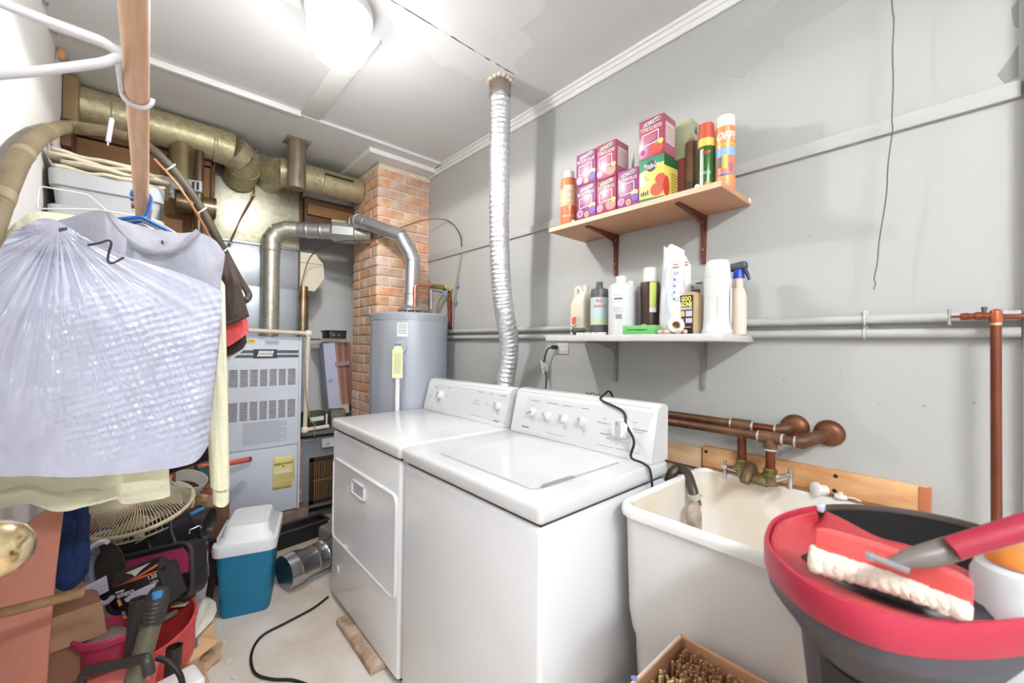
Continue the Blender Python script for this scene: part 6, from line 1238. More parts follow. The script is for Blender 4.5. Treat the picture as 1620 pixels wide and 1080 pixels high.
# insulated line set
ls = thing('insulated_hose', 'tan wrapped hose along the left wall turning into black insulated line', 'hose', PX(-.27, 60, 250))
tp = crv([PX(-.285, -24, 388), PX(-.275, 8, 300), PX(-.275, 36, 244), PX(-.27, 70, 212), PX(-.262, 104, 201), PY(2.42, 140, 204), PY(2.38, 172, 208), PY(2.34, 205, 217)], 6)
nt_ = len(tp); MB().tube(tp, [.024 if i < nt_*.72 else .024-.007*(i-nt_*.72)/(nt_*.28) for i in range(nt_)], 16).build('tan_wrap', M('tan_wrap', (136, 122, 92), .7, rgb2=(114, 100, 74), vs=9, bump=.2), ls)
for k in (5, 12, 19, 27):
    a, b = tp[k], tp[k+1]; MB().lathe([(.0235, -.02), (.025, -.016), (.0252, .016), (.0235, .02)], a, 16, Vector((0, 0, 1)).rotation_difference((b-a).normalized()).to_matrix()).build('wrap_seam', M('wrap_seam', (142, 128, 98), .6), ls)
bpnts = [PY(2.34, 203, 216), PY(2.33, 232, 229), PY(2.32, 256, 249), PY(2.32, 280, 275), PY(2.33, 303, 305), PY(2.35, 325, 340), PY(2.38, 345, 378), PY(2.42, 362, 410), PY(2.45, 378, 440), PY(2.47, 392, 462), PY(2.47, 393, 470), PY(2.50, 388, 475), PY(2.8, 387, 474), PY(3.165, 387, 473)]
MB().tube(crv(bpnts, 6), .0165, 14).build('black_line', M('foam_black', (76, 68, 58), .55, rgb2=(96, 88, 74), vs=6), ls)
MB().tube(crv([p+Vector((-.024, -.012, -.018)) for p in bpnts[2:10]], 6), .0055, 10).build('copper_line', M('line_copper', (186, 128, 96), .4, .6), ls)
for (x, y, yy) in ((270, 265, 2.32), (320, 333, 2.345), (355, 397, 2.40)): MB().tube([PY(yy-.02, x-7, y+4), PY(yy-.035, x, y), PY(yy-.02, x+7, y-5)], .0035, 8).build('zip_tie', M('tie_white2', (226, 224, 214), .4), ls)
MB().tube([PY(2.30, 171, 224), PY(2.30, 177, 188)], .008, 8, sq=1.6).tube([PY(2.30, 170.5, 230), PY(2.30, 171, 224)], .0025, 6).build('white_tag', M('tag_white', (226, 226, 232), .6), ls)
# brown control wires down the plenum face
wr_ = thing('control_wires', 'bundle of thin brown wires taped down the plenum front', 'wire', PY(3.13, 400, 320))
wp0 = [(405, 240), (404, 262), (403, 285), (401, 308), (392, 326), (381, 346), (370, 370), (362, 388)]
for k in range(3): MB().tube(crv([PY(3.145-.004*k, x+(k-1)*1.6*math.sin(i*1.1+.4), y) for i, (x, y) in enumerate(wp0)], 6), .0034, 6).build('wire', M('wire_brown', (120, 92, 64), .5, var=.1), wr_)
for (x, y) in ((401, 309), (364, 384)): MB().box(PY(3.13, x, y), (.026, .012, .014), .004).build('tape', M('tape_clear', (170, 156, 130), .4), wr_)
MB().tube([PY(3.14, 405.5, 238), PY(3.14, 405.5, 246)], .006, 8).build('ferrule', M('ferrule', (196, 196, 190), .4), wr_)
# ================================================================ LOWER LEFT CLUTTER
# leaning salmon boards
sal = M('salmon_board', (214, 146, 126), .85, rgb2=(202, 132, 112), vs=5)
def board(name, label, pts, off, mat, cat='board'):
    return tag(MB().poly3(pts, off).build(name, mat, smooth=0), label, cat)
YB1 = 1.72
bp1 = [PY(1.80, 0, 1140), PY(1.80, 0, 870), PY(1.80, 40, 830), PY(1.80, 100, 798), PY(1.74, 88, 940), PY(1.74, 72, 1140)]
b0 = [Vector((-.315, 1.56, .02)), Vector((-.165, 1.60, .02)), Vector((-.150, 1.80, .74)), Vector((-.21, 1.795, .735)), Vector((-.30, 1.77, .64))]
board('salmon_panel', 'tall salmon-pink board leaning at the left wall by the doorknob', [PY(1.62, -30, 1200), PY(1.62, 66, 1200), PY(1.66, 78, 1010), PY(1.70, 88, 905), PY(1.74, 101, 795), PY(1.74, 84, 800), PY(1.73, 38, 832), PY(1.71, -30, 890)], (0, .02, 0), sal)
MB().poly3([PY(1.615, 8, 1200), PY(1.615, 22, 1200), PY(1.65, 27, 905), PY(1.65, 14, 918)], (0, -.012, 0)).build('strap', sal) if 0 else None
cpz = thing('cardboard_stack', 'brown cardboard carton lying behind the salmon board under the dowel', 'carton', (-.12, 1.95, 0))
mk = Matrix.Translation((-.20, 2.0, 0)) @ Matrix.Rotation(R(10), 4, 'Z')
kb = M('kraft_brown', (158, 112, 88), .85, var=.1, vs=6)
MB(mk).b6(-.09, .085, -.10, .16, 0, .20, .003).build('lower_carton', kb, cpz); MB(mk).b6(-.085, .08, -.095, .15, .201, .43, .003).build('upper_carton', kb, cpz)
MB(mk).poly3([(-.085, -.097, .43), (.08, -.097, .43), (.09, -.125, .33), (-.085, -.125, .34)], (0, -.003, .002)).build('flap', M('kraft_pale', (176, 134, 106), .85), cpz, smooth=0)
dw = MB().tube([PY(1.40, -80, 990), PY(1.46, 60, 955), PY(1.52, 128, 938)], .0115, 14).build('wooden_dowel', wood('dowel', (170, 132, 90), (140, 104, 70), .6)); tag(dw, 'weathered wooden dowel lying level across the salmon board', 'dowel')
# dark blue folded umbrella / bag
um = thing('blue_cloth_bundle', 'dark blue rolled cloth bundle standing beside the salmon board', 'cloth', PY(1.95, 112, 935))
MB().tube(crv([PY(1.95, 118, 770), PY(1.95, 116, 820), PY(1.95, 113, 870), PY(1.95, 110, 910), PY(1.95, 108, 932)], 6), [.03]*6+[.04]*7+[.045]*6+[.038, .034, .03, .026, .02, .01], 14).build('canopy', M('navy_cloth', (24, 64, 128), .8, rgb2=(14, 38, 80), vs=8, bump=.4, bs=30), um)
MB().tube(crv([PY(1.93, 127, 790), PY(1.93, 127, 850), PY(1.93, 122, 900), PY(1.93, 113, 930)], 5), [.02]*6+[.025]*6+[.02, .018, .014, .006], 10).build('loose_panel', M('navy_cloth2', (18, 46, 96), .8, bump=.4, bs=30), um)
MB().tube([PY(1.95, 108, 930), PY(1.95, 107, 945)], .006, 8).build('tip', steel, um)
ts = board('tan_slat', 'tan wooden slat leaning beside the blue cloth bundle under the sweater hem', [PY(2.2, 122, 790), PY(2.2, 136, 785), PY(2.2, 126, 1074), PY(2.2, 116, 1074)], (0, .02, 0), M('tan_slat', (170, 130, 78), .7, var=.1), 'slat')
# white and crimson pillow-like bags behind the fan
wb = thing('white_cushion', 'white cushion with crimson piping lying under the fan cage', 'cushion', PD(1.9, 180, 880))
cloth('cushion', [(134, 850), (160, 838), (190, 836), (212, 846)], [(140, 885), (165, 880), (195, 872), (215, 868)], lambda u: 2.35, .05, M('white_fabric', (214, 214, 226), .9), wb, 71, .01, 4, 20, 16)
cloth('crimson_piping', [(130, 822), (140, 818), (150, 822), (156, 832)], [(132, 880), (142, 868), (150, 856), (158, 846)], lambda u: 2.37, .03, M('crimson', (150, 40, 66), .8), wb, 72, .008, 4, 16, 12)
# fan guard lying tilted
fn = thing('fan_guard', 'cream wire fan guard lying tilted on the pile under the clothes', 'fan', PD(1.98, 213, 815))
fcn = PD(1.76, 214, 803); nrm = Vector((-.10, -.22, .97)).normalized(); q = Vector((0, 0, 1)).rotation_difference(nrm).to_matrix()
FR = .198; fcm = M('fan_cream', (226, 212, 178), .45)
def fpt(r, a, z): return fcn+q @ Vector((r*math.cos(a), r*math.sin(a), z))
MB().tube([fpt(FR, 2*math.pi*i/56, 0) for i in range(56)], .0085, 8, closed=True).build('outer_ring', fcm, fn)
MB().tube([fpt(FR, 2*math.pi*i/56, -.03) for i in range(56)], .004, 6, closed=True).build('rear_ring', fcm, fn)
MB().tube([fpt(.05, 2*math.pi*i/24, .05) for i in range(24)], .004, 6, closed=True).lathe([(0, .0), (.048, 0), (.046, .004), (0, .006)], fpt(0, 0, .048), 24, q).build('hub_badge', fcm, fn)
fw = M('fan_wire', (222, 210, 180), .4)
for k in range(88):
    a = 2*math.pi*k/88; MB().tube([fpt(FR, a, 0), fpt(.165, a+.05, .026), fpt(.11, a+.12, .044), fpt(.05, a+.2, .05)], .0016, 5).build('spoke', fw, fn)
for k in range(60):
    a = 2*math.pi*k/60; MB().tube([fpt(FR, a, -.002), fpt(FR+.002, a+.01, -.03), fpt(.15, a+.05, -.05), fpt(.06, a, -.055)], .0016, 5).build('rear_spoke', fw, fn)
for k in range(3):
    a = 2*math.pi*k/3+.4; mb = MB()
    mb.grid(lambda u, v: fpt(.03+.13*u, a+(v-.5)*(.3+1.1*u), -.005+.025*(v-.5)), 10, 8); o = mb.build('blade', M('fan_blade', (206, 192, 160), .3, alpha=.75), fn, smooth=80); o.modifiers.new('s', 'SOLIDIFY').thickness = .002
MB().box(fpt(FR, -1.5, -.012), (.03, .016, .018), .003).build('clip', fcm, fn)
# black travel bag with open end
bl = thing('black_bag', 'black nylon travel bag slumped diagonally with its end open', 'bag', PD(1.85, 240, 930))
bb = M('black_nylon', (36, 33, 40), .5, rgb2=(26, 24, 30), vs=12, bump=.25, bs=18)
pA, pB = PD(1.70, 178, 888), PD(1.80, 318, 828); ax = (pB-pA).normalized(); up = (Vector((0, 0, 1))-ax*ax.z).normalized(); sd_ = ax.cross(up)
loops = []
for k in range(11):
    u = k/10; c = pA.lerp(pB, u); w_ = .085+.01*math.sin(u*3); h_ = .095-.02*u
    loops.append([c+sd_*(math.copysign(abs(math.cos(a))**.6, math.cos(a))*w_)+up*(math.copysign(abs(math.sin(a))**.6, math.sin(a))*h_)+Vector((noise.noise(Vector((u*4, a, 1))), noise.noise(Vector((u*4, a, 5))), noise.noise(Vector((u*4, a, 8)))))*.007 for a in [2*math.pi*i/28 for i in range(28)]])
loft(MB(), loops).build('body', bb, bl, smooth=60)
oc_ = PD(1.80, 331, 826); ax2 = Vector((.75, -.45, -.1)).normalized()
MB().lathe([(.055, -.10), (.062, -.03), (.064, 0), (.059, .002), (.052, -.03), (.045, -.09), (0, -.095)], oc_, 28, Vector((0, 0, 1)).rotation_difference(ax2).to_matrix()).build('open_end', M('vinyl_black', (58, 54, 56), .3), bl)
for k in (.55, .8):
    c = pA.lerp(pB, k); MB().tube([c+sd_*(math.cos(a)*.093)+up*(math.sin(a)*.1-.004) for a in [R(-20+i*22) for i in range(11)]], .006, 8, sq=2).build('strap_band', M('strap_grey', (80, 76, 84), .6), bl)
hx = PD(1.66, 306, 838); MB().tube(bend([hx+Vector((-.014, 0, -.012)), hx+Vector((-.012, 0, .004)), hx+Vector((.02, 0, .012)), hx+Vector((.024, 0, .0))], .005), .0032, 8).build('buckle', chrome, bl)
MB().box(PD(1.68, 312, 808), (.05, .012, .012), .004, 2, Matrix.Rotation(R(-18), 3, 'Y')).build('blue_buckle', M('buckle_blue', (60, 130, 200), .35), bl)
for (x, y) in ((222, 855), (258, 838)): MB().box(PD(1.60, x, y), (.035, .006, .005), .002, 1, Matrix.Rotation(R(-22), 3, 'Y')).build('zip_pull', M('zip_grey', (150, 150, 160), .4), bl)
# crimson and black pouch
po = thing('crimson_pouch', 'black pouch with a crimson upper panel in front of the travel bag', 'bag', PD(1.6, 240, 955))
pc_ = PD(1.58, 242, 912); rtv = (PD(1.62, 300, 895)-PD(1.62, 175, 925)).normalized(); upv = Vector((0, .35, .94)); fmP = frame(pc_, rtv, upv)
mb = MB(fmP); o1 = rrect(.335, .20, .045, 5); mb.prism(o1, .07, None, -.06); o = mb.build('body', bb, po, smooth=30)
MB(fmP).tube([Vector((p[0], p[1], .012)) for p in rrect(.33, .195, .045, 6)], .008, 8, closed=True).build('piping', M('piping_black', (48, 44, 50), .5), po)
MB(fmP).prism([(-.155, -.012), (.155, -.012), (.155, .05), (.13, .08), (-.13, .08), (-.155, .05)], .004, None, .009).build('crimson_panel', M('crimson_nylon', (160, 44, 84), .7), po, smooth=0)
# white oval rim with ribbed flap
wo = thing('oval_lid', 'white oval plastic lid rim with a ribbed flap at the left of the pouch', 'lid', PD(1.6, 150, 950))
cen = PD(1.47, 160, 906); fmO = frame(cen, (PD(1.47, 230, 893)-PD(1.47, 130, 920)).normalized(), (0, .3, .95))
MB(fmO).tube([Vector((.078*math.cos(a), .105*math.sin(a), 0)) for a in [R(70+i*8) for i in range(30)]], .0085, 10).build('rim', M('rim_white', (224, 222, 236), .5), wo)
MB(fmO).prism(circ(.105, 30, 0, 0, .68, .92), .005, None, -.02).build('dark_inside', M('inside_dark', (44, 40, 36), .6), wo, smooth=0)
MB(fmO).tube([Vector((-.012+.04*math.cos(a), .01+.07*math.sin(a), -.006)) for a in [R(100+i*10) for i in range(17)]], .014, 8).build('grey_lining', M('lining_grey', (108, 110, 124), .6), wo)
fp = [PD(1.42, 128, 932), PD(1.42, 168, 911), PD(1.42, 172, 934), PD(1.42, 142, 950)]
MB().poly3(fp, (0, .006, 0)).build('ribbed_flap', M('flap_white', (228, 226, 240), .6), wo, smooth=0)
for k in range(1, 4):
    a = fp[0].lerp(fp[3], k/4); b = fp[1].lerp(fp[2], k/4); MB().tube([a+Vector((0, -.001, 0)), b+Vector((0, -.001, 0))], .0022, 6).build('rib', M('flap_rib', (206, 204, 220), .6), wo)
MB().poly3([PD(1.42, 140, 954), PD(1.42, 152, 946), PD(1.42, 168, 954), PD(1.42, 155, 964)], (0, .006, 0)).build('torn_tab', M('flap_white', (228, 226, 240), .6), wo, smooth=0)
# lamp carton with lettering
lb_ = thing('lamp_carton', 'black light bulb carton with a white lamp picture in front of the pouch', 'carton', PD(1.5, 235, 985))
q0, q1, q2, q3 = PD(1.42, 196, 981), PD(1.42, 268, 955), PD(1.42, 270, 902), PD(1.42, 193, 922)
rx = (q1-q0); uy = (q3-q0); fmL = frame(q0, rx, uy); lw = rx.length; lh = uy.dot(fmL.col[1].to_3d())
MB(fmL).b6(0, lw, 0, lh, -.08, 0, .001).build('carton', M('carton_black', (34, 30, 32), .3, coat=.3), lb_)
tpn = frame(fmL @ Vector((0, lh, 0)), rx, -(fmL.col[2].to_3d())*.6+fmL.col[1].to_3d()*.8)
def LF(o, mat, nm='print', z0=.0006, f=fmL): flat([(p[0]*lw, p[1]*lh) for p in o], f, mat, lb_, nm, .0005, z0)
MB(tpn).b6(0, lw, 0, .045, -.03, 0).build('top_panel', M('carton_black', (34, 30, 32), .3), lb_)
flat([(.25*lw, .03), (.8*lw, .036), (.62*lw, .022), (.5*lw, .006), (.42*lw, .018)], tpn, M('lamp_white', (216, 210, 210), .5), lb_, 'lamp_picture', .0006, .0004)
flat([(.3*lw, .002), (.55*lw, .004), (lw*.98, .024), (lw*.98, .014), (.6*lw, .0005)], tpn, M('swoosh_orange', (232, 120, 70), .5), lb_, 'orange_swoosh', .0006, .0002)
LF([(0, .97), (.55, .99), (1, 1), (1, .965), (.6, .945)], M('swoosh_orange', (232, 120, 70), .5), 'orange_swoosh')
LF([(.16, .55), (.4, .66), (.72, .70), (.9, .68), (.82, .56), (.6, .44), (.52, .28), (.44, .36), (.3, .44), (.18, .46)], M('lamp_lilac', (206, 202, 224), .5), 'lamp_picture')
text('enhance', .026, fmL @ Matrix.Translation((.22*lw, .70*lh, .0008)), wht, lb_, width=lw*.38, shear=.2, bold=.02); text('Feit', .016, fmL @ Matrix.Translation((.14*lw, .80*lh, .0008)), wht, lb_, width=lw*.2, shear=.2, bold=.02) if 0 else bars([(.03*lw, .22*lw, .77*lh, .82*lh)], fmL, M('brand_white', (206, 206, 214), .6), lb_)
text('120', .020, fmL @ Matrix.Translation((.86*lw, .88*lh, .0012)), wht, lb_, width=lw*.19, bold=.01); text('LED', .013, fmL @ Matrix.Translation((.87*lw, .72*lh, .0008)), wht, lb_, width=lw*.17, bold=.01)
LF([(0.01, .42), (.075, .42), (.075, .6), (.01, .6)], M('tab_yellow', (226, 190, 80), .5)); LF([(.01, .02), (.09, .02), (.09, .14), (.01, .14)], M('tab_orange', (232, 170, 60), .5)); LF([(.01, .15), (.09, .15), (.09, .24), (.01, .24)], M('tab_blue', (110, 160, 220), .5))
# red basin and crimson pail
rbm = M('basin_red', (214, 74, 72), .45, var=.06, vs=10)
ba = thing('red_basin', 'round red plastic basin of odds and ends on the floor', 'basin', (.07, 2.12, 0))
mB = Matrix.Translation((.032, 2.05, .082)) @ Matrix.Rotation(R(-9), 4, 'Y') @ Matrix.Rotation(R(10), 4, 'X')
MB(mB).lathe([(0, 0), (.118, 0), (.126, .006), (.145, .15), (.152, .152), (.152, .16), (.144, .162), (.122, .012), (0, .01)], (0, 0, 0), 44).build('basin', rbm, ba)
tag(MB().lathe([(0, .0), (.10, 0), (.115, .04), (.115, .1), (0, .1)], (.055, 2.13, 0), 8).build('plastic_crate_lid', M('flat_grey', (120, 116, 118), .7)), 'grey tub lid propping the red basin off the floor', 'lid') if 0 else None
pl_ = thing('crimson_pail', 'small crimson pail with a rolled rim beside the red basin', 'pail', (-.09, 1.95, 0))
mP = Matrix.Translation((-.100, 1.90, .215)) @ Matrix.Rotation(R(-4), 4, 'X') @ Matrix.Rotation(R(6), 4, 'Y') @ Matrix.Scale(.86, 4)
MB(mP).lathe([(0, 0), (.05, 0), (.058, .008), (.07, .105), (.066, .106), (.054, .012), (0, .01)], (0, 0, 0), 32).build('body', M('pail_crimson', (172, 32, 70), .4), pl_)
MB(mP).lathe([(.066, .104), (.085, .108), (.102, .12), (.104, .14), (.098, .146), (.075, .13), (.066, .12), (.066, .104)], (0, 0, 0), 36).build('rolled_rim', M('rim_crimson', (176, 44, 80), .4), pl_)
MB(mP).lathe([(0, .112), (.064, .115), (.05, .13), (.02, .14), (0, .14)], (0, 0, 0), 20).build('soil', M('soil_grey', (140, 118, 108), .9, var=.2, vs=40, bump=.5), pl_)
random.seed(8)
odd = [((252, 950), (196, 84, 110), 'crimson scraper lying in the red basin', (.10, .03, .012)), ((272, 932), (232, 128, 120), 'salmon plastic scoop standing in the red basin', (.04, .05, .07)), ((285, 955), (236, 226, 202), 'cream cardboard scrap in the red basin', (.05, .04, .01)), ((268, 972), (168, 164, 156), 'grey metal scrap in the red basin', (.05, .03, .02)), ((296, 940), (62, 48, 44), 'dark rubber block at the far edge of the red basin', (.05, .05, .03))]
for (xy, col, lab, dim) in odd:
    p = PD(1.62, *xy); c = mB @ Vector((0, 0, .02)); p.z = max(p.z, .13); 
    tag(MB().box(p, dim, min(dim)*.3, 2, Matrix.Rotation(random.uniform(-.6, .6), 3, 'Z') @ Matrix.Rotation(random.uniform(-.4, .4), 3, 'X')).build('basin_scrap', M('scrap_%d' % xy[0], col, .6, var=.1)), lab, 'scrap')
# flattened paper and cardboard on the floor
fl_ = [('paper_sack', 'creased cream paper sack lying under the red basin', [(238, 1046), (296, 1022), (322, 975), (326, 942), (300, 940), (246, 990)], .085, (226, 212, 188)), ('paper_sheet', 'stiff white paper sheet under the cooler corner', [(300, 1016), (338, 978), (341, 950), (322, 936), (304, 985)], .10, (236, 230, 216)), ('printed_carton', 'flattened tan carton with a blue printed label', [(238, 1062), (302, 1046), (346, 1016), (338, 984), (300, 1000), (236, 1040)], .072, (226, 184, 140)), ('carton_sheet', 'flattened brown carton sheet nearest the concrete on the pile', [(236, 1110), (300, 1072), (350, 1040), (354, 1012), (330, 1020), (236, 1062)], .012, (206, 170, 136)), ('kraft_sheet', 'large brown kraft paper sheet spread left of the pail', [(96, 1090), (132, 1010), (150, 985), (195, 1035), (215, 1080), (180, 1110)], .05, (184, 148, 116))]
for nm, lab, px_, z, col in fl_:
    pts = [PZ(z, *p) for p in px_]; c = sum(pts, Vector())/len(pts); mb = MB(); random.seed(len(nm))
    out = [p for a, b in zip(pts, pts[1:]+pts[:1]) for p in (a, a.lerp(b, .5)+Vector((random.uniform(-.01, .01), random.uniform(-.01, .01), 0)))]
    mid_ = [c.lerp(p, .55)+Vector((0, 0, random.uniform(0, .012))) for p in out]; k_ = len(out)
    out = [Vector((p.x, p.y, max(.002, p.z+random.uniform(-.008, .006)))) for p in out]
    mb.add(out+mid_+[c], [[i, (i+1) % k_, k_+(i+1) % k_, k_+i] for i in range(k_)]+[[k_+i, k_+(i+1) % k_, 2*k_] for i in range(k_)])
    o = mb.build(nm, M('paper_'+nm, col, .9, var=.06, vs=9), smooth=0); o.modifiers.new('s', 'SOLIDIFY').thickness = .003; tag(o, lab, 'cardboard')
    if nm == 'printed_carton': MB().poly3([PZ(.088, *p) for p in ((290, 1020), (312, 1010), (313, 1020), (293, 1030))], (0, 0, .001)).build('blue_label', M('lbl_blue', (84, 116, 170), .7), o, smooth=0); MB().poly3([PZ(.088, *p) for p in ((244, 1046), (282, 1034), (283, 1042), (246, 1054))], (0, 0, .001)).build('blue_label', M('lbl_blue2', (150, 170, 196), .7), o, smooth=0)
for k, (x, y) in enumerate(((352, 1018), (362, 1046), (372, 1072))):
    p = PZ(0, x, y); tag(MB().box(p+Vector((0, 0, .003)), (.03, .014, .005), .002, 1, Matrix.Rotation(k*1.1, 3, 'Z')).build('paper_scrap', M('scrap_white', (222, 216, 206), .9)), ('white paper scrap on the concrete nearest the cardboard pile', 'white paper scrap on the concrete in the middle of the row', 'white paper scrap on the concrete nearest the bottom edge')[k], 'scrap')
fcs = thing('flat_carton_pile', 'pile of flattened brown cartons on the floor under the red basin', 'cardboard', (.04, 2.05, 0))
for k in range(4): MB().box((.045+.006*(k % 2), 2.04-.008*k, .009+.0165*k), (.27-.012*k, .30-.01*k, .0155), .002, 1, Matrix.Rotation(R(4-5*k), 3, 'Z')).build('carton_layer', M('layer_%d' % (k % 2), ((206, 170, 136), (188, 150, 118))[k % 2], .85, var=.1), fcs)
# vacuum wands
vb = M('wand_black', (52, 48, 46), .35); vo = M('wand_olive', (96, 92, 74), .28, coat=.3)
va = thing('vacuum_wand', 'olive-grey vacuum hose wand with a ribbed collar leaning on the basin', 'vacuum wand', PD(1.2, 205, 1100))
a0, a1, a2 = PD(1.24, 252, 930), PD(1.22, 240, 985), PD(1.08, 198, 1130)
MB().tube([a1, a1.lerp(a2, .5), a2], [.025, .025, .026], 18).build('tube', vo, va)
rs_ = [a0.lerp(a1, k/24) for k in range(25)]; MB().tube(rs_, [(.020+.010*min(1, k/6)) + (.0016 if (k % 3 == 0 and k > 8) else 0) for k in range(25)], 18).build('ribbed_collar', vb, va)
MB().lathe([(0, -.008), (.012, -.008), (.014, 0), (.012, .008), (0, .01)], PD(1.22, 249, 904+36), 14).build('blue_button', M('button_blue', (60, 140, 210), .3), va)
vs_ = thing('vacuum_wand', 'straight black vacuum tube standing left of the ribbed wand', 'vacuum wand', PD(1.3, 205, 1050))
b0_, b1_ = PD(1.30, 221, 946), PD(1.26, 205, 1120); d_ = (b1_-b0_).normalized(); q = Vector((0, 0, 1)).rotation_difference(d_).to_matrix(); L_ = (b1_-b0_).length
MB().lathe([(.021, .06), (.0215, 0), (.0245, 0), (.0245, L_), (.0215, L_), (.021, .06)], b0_, 22, q).build('tube', vb, vs_)
vc = thing('crevice_tool', 'short black tube end standing in front of the cardboard pile', 'vacuum tool', PD(1.25, 275, 1080))
b0_, b1_ = PD(1.28, 276, 1022), PD(1.27, 272, 1085); d_ = (b1_-b0_).normalized(); q = Vector((0, 0, 1)).rotation_difference(d_).to_matrix(); L_ = (b1_-b0_).length+.1
MB().lathe([(.018, .05), (.0185, 0), (.0215, 0), (.0225, L_), (.019, L_), (.018, .05)], b0_, 22, q).build('tube', M('wand_dark', (48, 36, 32), .4), vc)
hb_ = thing('hand_vacuum', 'black vacuum grip bar and cord crossing in front of the wand', 'vacuum', PD(1.1, 180, 1070))
MB().tube(bend([PD(1.08, 128, 1100), PD(1.08, 130, 1062), PD(1.08, 160, 1056), PD(1.08, 210, 1046), PD(1.06, 232, 1040), PD(1.06, 236, 1066)], .03), .0105, 12, sq=1.3).build('bar', vb, hb_)
MB().tube(crv([PD(1.10, 248, 1040), PD(1.10, 268, 1048), PD(1.10, 285, 1068), PD(1.10, 292, 1100)], 6), .007, 10).build('cable', blackr, hb_)
pk_ = thing('pink_dustpan', 'salmon pink plastic dustpan at the bottom edge behind the black handle', 'dustpan', PD(1.15, 200, 1090))
MB().poly3([PD(1.18, 136, 1078), PD(1.18, 230, 1044), PD(1.18, 252, 1040), PD(1.16, 246, 1074), PD(1.12, 236, 1130), PD(1.12, 120, 1130)], (.0, .03, -.02)).build('pan', M('pan_pink', (236, 128, 124), .5), pk_, smooth=0)
MB().tube([PD(1.17, 229, 1045), PD(1.14, 234, 1075)], .006, 8).build('ridge', M('pan_pink_d', (214, 100, 104), .5), pk_)
wbx = MB().box(PD(1.18, 268, 1092)+Vector((0, 0, 0)), (.15, .10, .03), .012, 3, Matrix.Rotation(R(12), 3, 'Z')).build('white_case', M('case_white', (232, 228, 224), .4)); tag(wbx, 'rounded white plastic case at the bottom edge below the crevice tool', 'case')
# white and red printed carton and black frame between bag and cooler
pc2 = thing('printed_sleeve', 'white printed sleeve with a red corner standing beside the cooler', 'carton', PD(1.95, 318, 960))
MB().poly3([PD(1.88, 304, 876), PD(1.88, 330, 858), PD(1.88, 328, 925), PD(1.88, 322, 955), PD(1.88, 304, 958)], (0, .02, 0)).build('sleeve', M('sleeve_white', (214, 214, 228), .6), pc2, smooth=0)
MB().poly3([PD(1.875, 318, 866), PD(1.875, 330, 859), PD(1.875, 329.5, 871), PD(1.875, 316, 876)], (0, .002, 0)).build('red_corner', M('sleeve_red', (206, 50, 70), .6), pc2, smooth=0)
MB().poly3([PD(1.875, 304, 878), PD(1.875, 318, 862), PD(1.875, 312, 872), PD(1.875, 305, 884)], (0, .002, 0)).build('grey_fold', M('sleeve_grey', (190, 180, 172), .6), pc2, smooth=0)
mc_ = thing('black_clamp', 'black metal clamp frame wedged between the sleeve and the cooler', 'clamp', PD(1.9, 334, 960))
MB().poly3([PD(1.92, 329, 856), PD(1.92, 343, 854), PD(1.92, 340, 930), PD(1.92, 328, 980), PD(1.92, 326, 930)], (0, .03, 0)).build('frame', M('clamp_black', (46, 38, 36), .5), mc_, smooth=0)
MB().tube([PD(1.84, 308, 911), PD(1.84, 326, 906)], .009, 8).build('jaw', M('clamp_jaw', (50, 42, 44), .4), mc_); MB().tube([PD(1.85, 329, 890), PD(1.85, 330, 912)], .003, 6).build('screw', chrome, mc_)
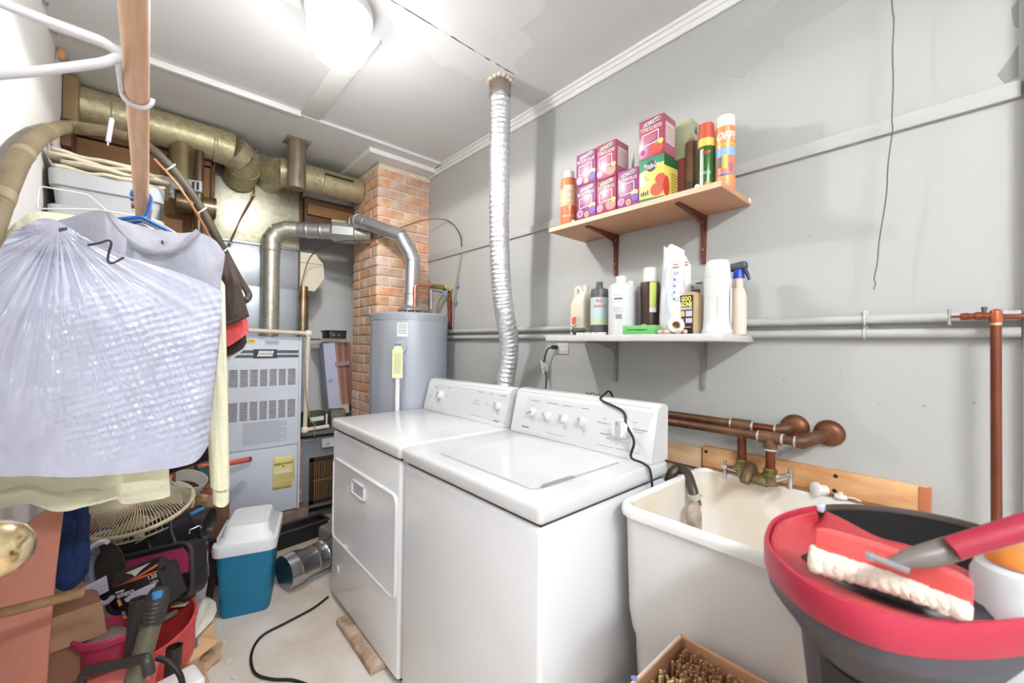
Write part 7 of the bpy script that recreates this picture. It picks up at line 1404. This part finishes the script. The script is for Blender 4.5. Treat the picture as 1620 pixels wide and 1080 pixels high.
# pile behind: posts, cone, books, wood block
ps_ = board('brown_post', 'reddish brown wooden post beside the yellow hem', [PY(2.5, 267, 735), PY(2.5, 278, 735), PY(2.5, 278, 800), PY(2.5, 267, 800)], (0, .04, 0), M('post_brown', (140, 84, 62), .7, var=.1), 'post')
cn = thing('grey_cone', 'pale grey curved plastic shell on the pile under the bag corner', 'shade', PY(2.5, 295, 780))
cq = Vector((0, 0, 1)).rotation_difference(Vector((.25, -.35, .9)).normalized()).to_matrix(); cc_ = PY(2.52, 287, 788)
MB().lathe([(.015, -.03), (.045, .008), (.066, .06), (.074, .11), (.071, .11), (.063, .06), (.042, .009), (.015, -.027)], cc_, 32, cq).build('shell', M('shell_grey', (206, 204, 202), .45), cn)
MB().lathe([(0, .015), (.045, .015), (.06, .056), (0, .06)], cc_, 24, cq).build('dark_inside', M('shell_dark', (52, 36, 32), .7), cn)
gb_ = board('dark_garment', 'dark crimson garment hanging behind the plastic bag, hem at its corner', [PY(2.0, 268, 750), PY(2.0, 262, 480), PY(2.0, 226, 372), PY(2.0, 236, 372), PY(2.0, 318, 480), PY(2.0, 324, 640), PY(2.0, 331, 727), PY(2.0, 300, 738)], (0, .02, 0), M('cloth_dark', (60, 20, 32), .9, rgb2=(30, 22, 28), vs=14), 'garment')
stack = [(('green_box', 'green and blue box on the pile behind the sleeve', (64, 110, 96)), (314, 352), 742, 764), (('red_book', 'red covered book in the pile beside the cone', (176, 88, 66)), (306, 352), 764, 772), (('brown_book', 'brown covered book in the pile under the red book', (150, 100, 74)), (302, 352), 772, 783), (('paper_bundle', 'bundle of folded papers at the bottom of the pile', (186, 150, 120)), (300, 352), 783, 806)]
for (nm, lab, col), (xa_, xb_), ya_, yb_ in stack:
    p0 = PY(2.62, xa_, yb_); p1 = PY(2.62, xb_, ya_); p1b = PY(2.62, (xa_+xb_)/2, ya_); zb = PY(2.62, (xa_+xb_)/2, yb_).z
    tag(MB().box(((p0.x+p1.x)/2, 2.70, (zb+p1b.z)/2), (p1.x-p0.x, .18, p1b.z-zb-.001), .003, 2, Matrix.Rotation(R(random.uniform(-5, 5)), 3, 'Z')).build(nm, M(nm, col, .7, rgb2=tuple(int(v*.7) for v in col), vs=16)), lab, 'book' if 'book' in nm else 'box')
wbk = MB().box(PY(2.56, 306, 784), (.12, .04, .028), .003, 1, Matrix.Rotation(R(20), 3, 'Y') @ Matrix.Rotation(R(-25), 3, 'Z')).build('wood_block', wood('block_pine', (222, 176, 128), (200, 150, 104))); tag(wbk, 'short pale pine block on the book pile by the sleeve cuff', 'wood block')
pd = MB().b6(.02, .34, 2.66, 2.92, 0, PY(2.62, 325, 806).z-.002, .004).build('pile_carton', M('pile_carton', (120, 88, 66), .85, var=.15)); tag(pd, 'brown carton under the book pile left of the furnace', 'carton')
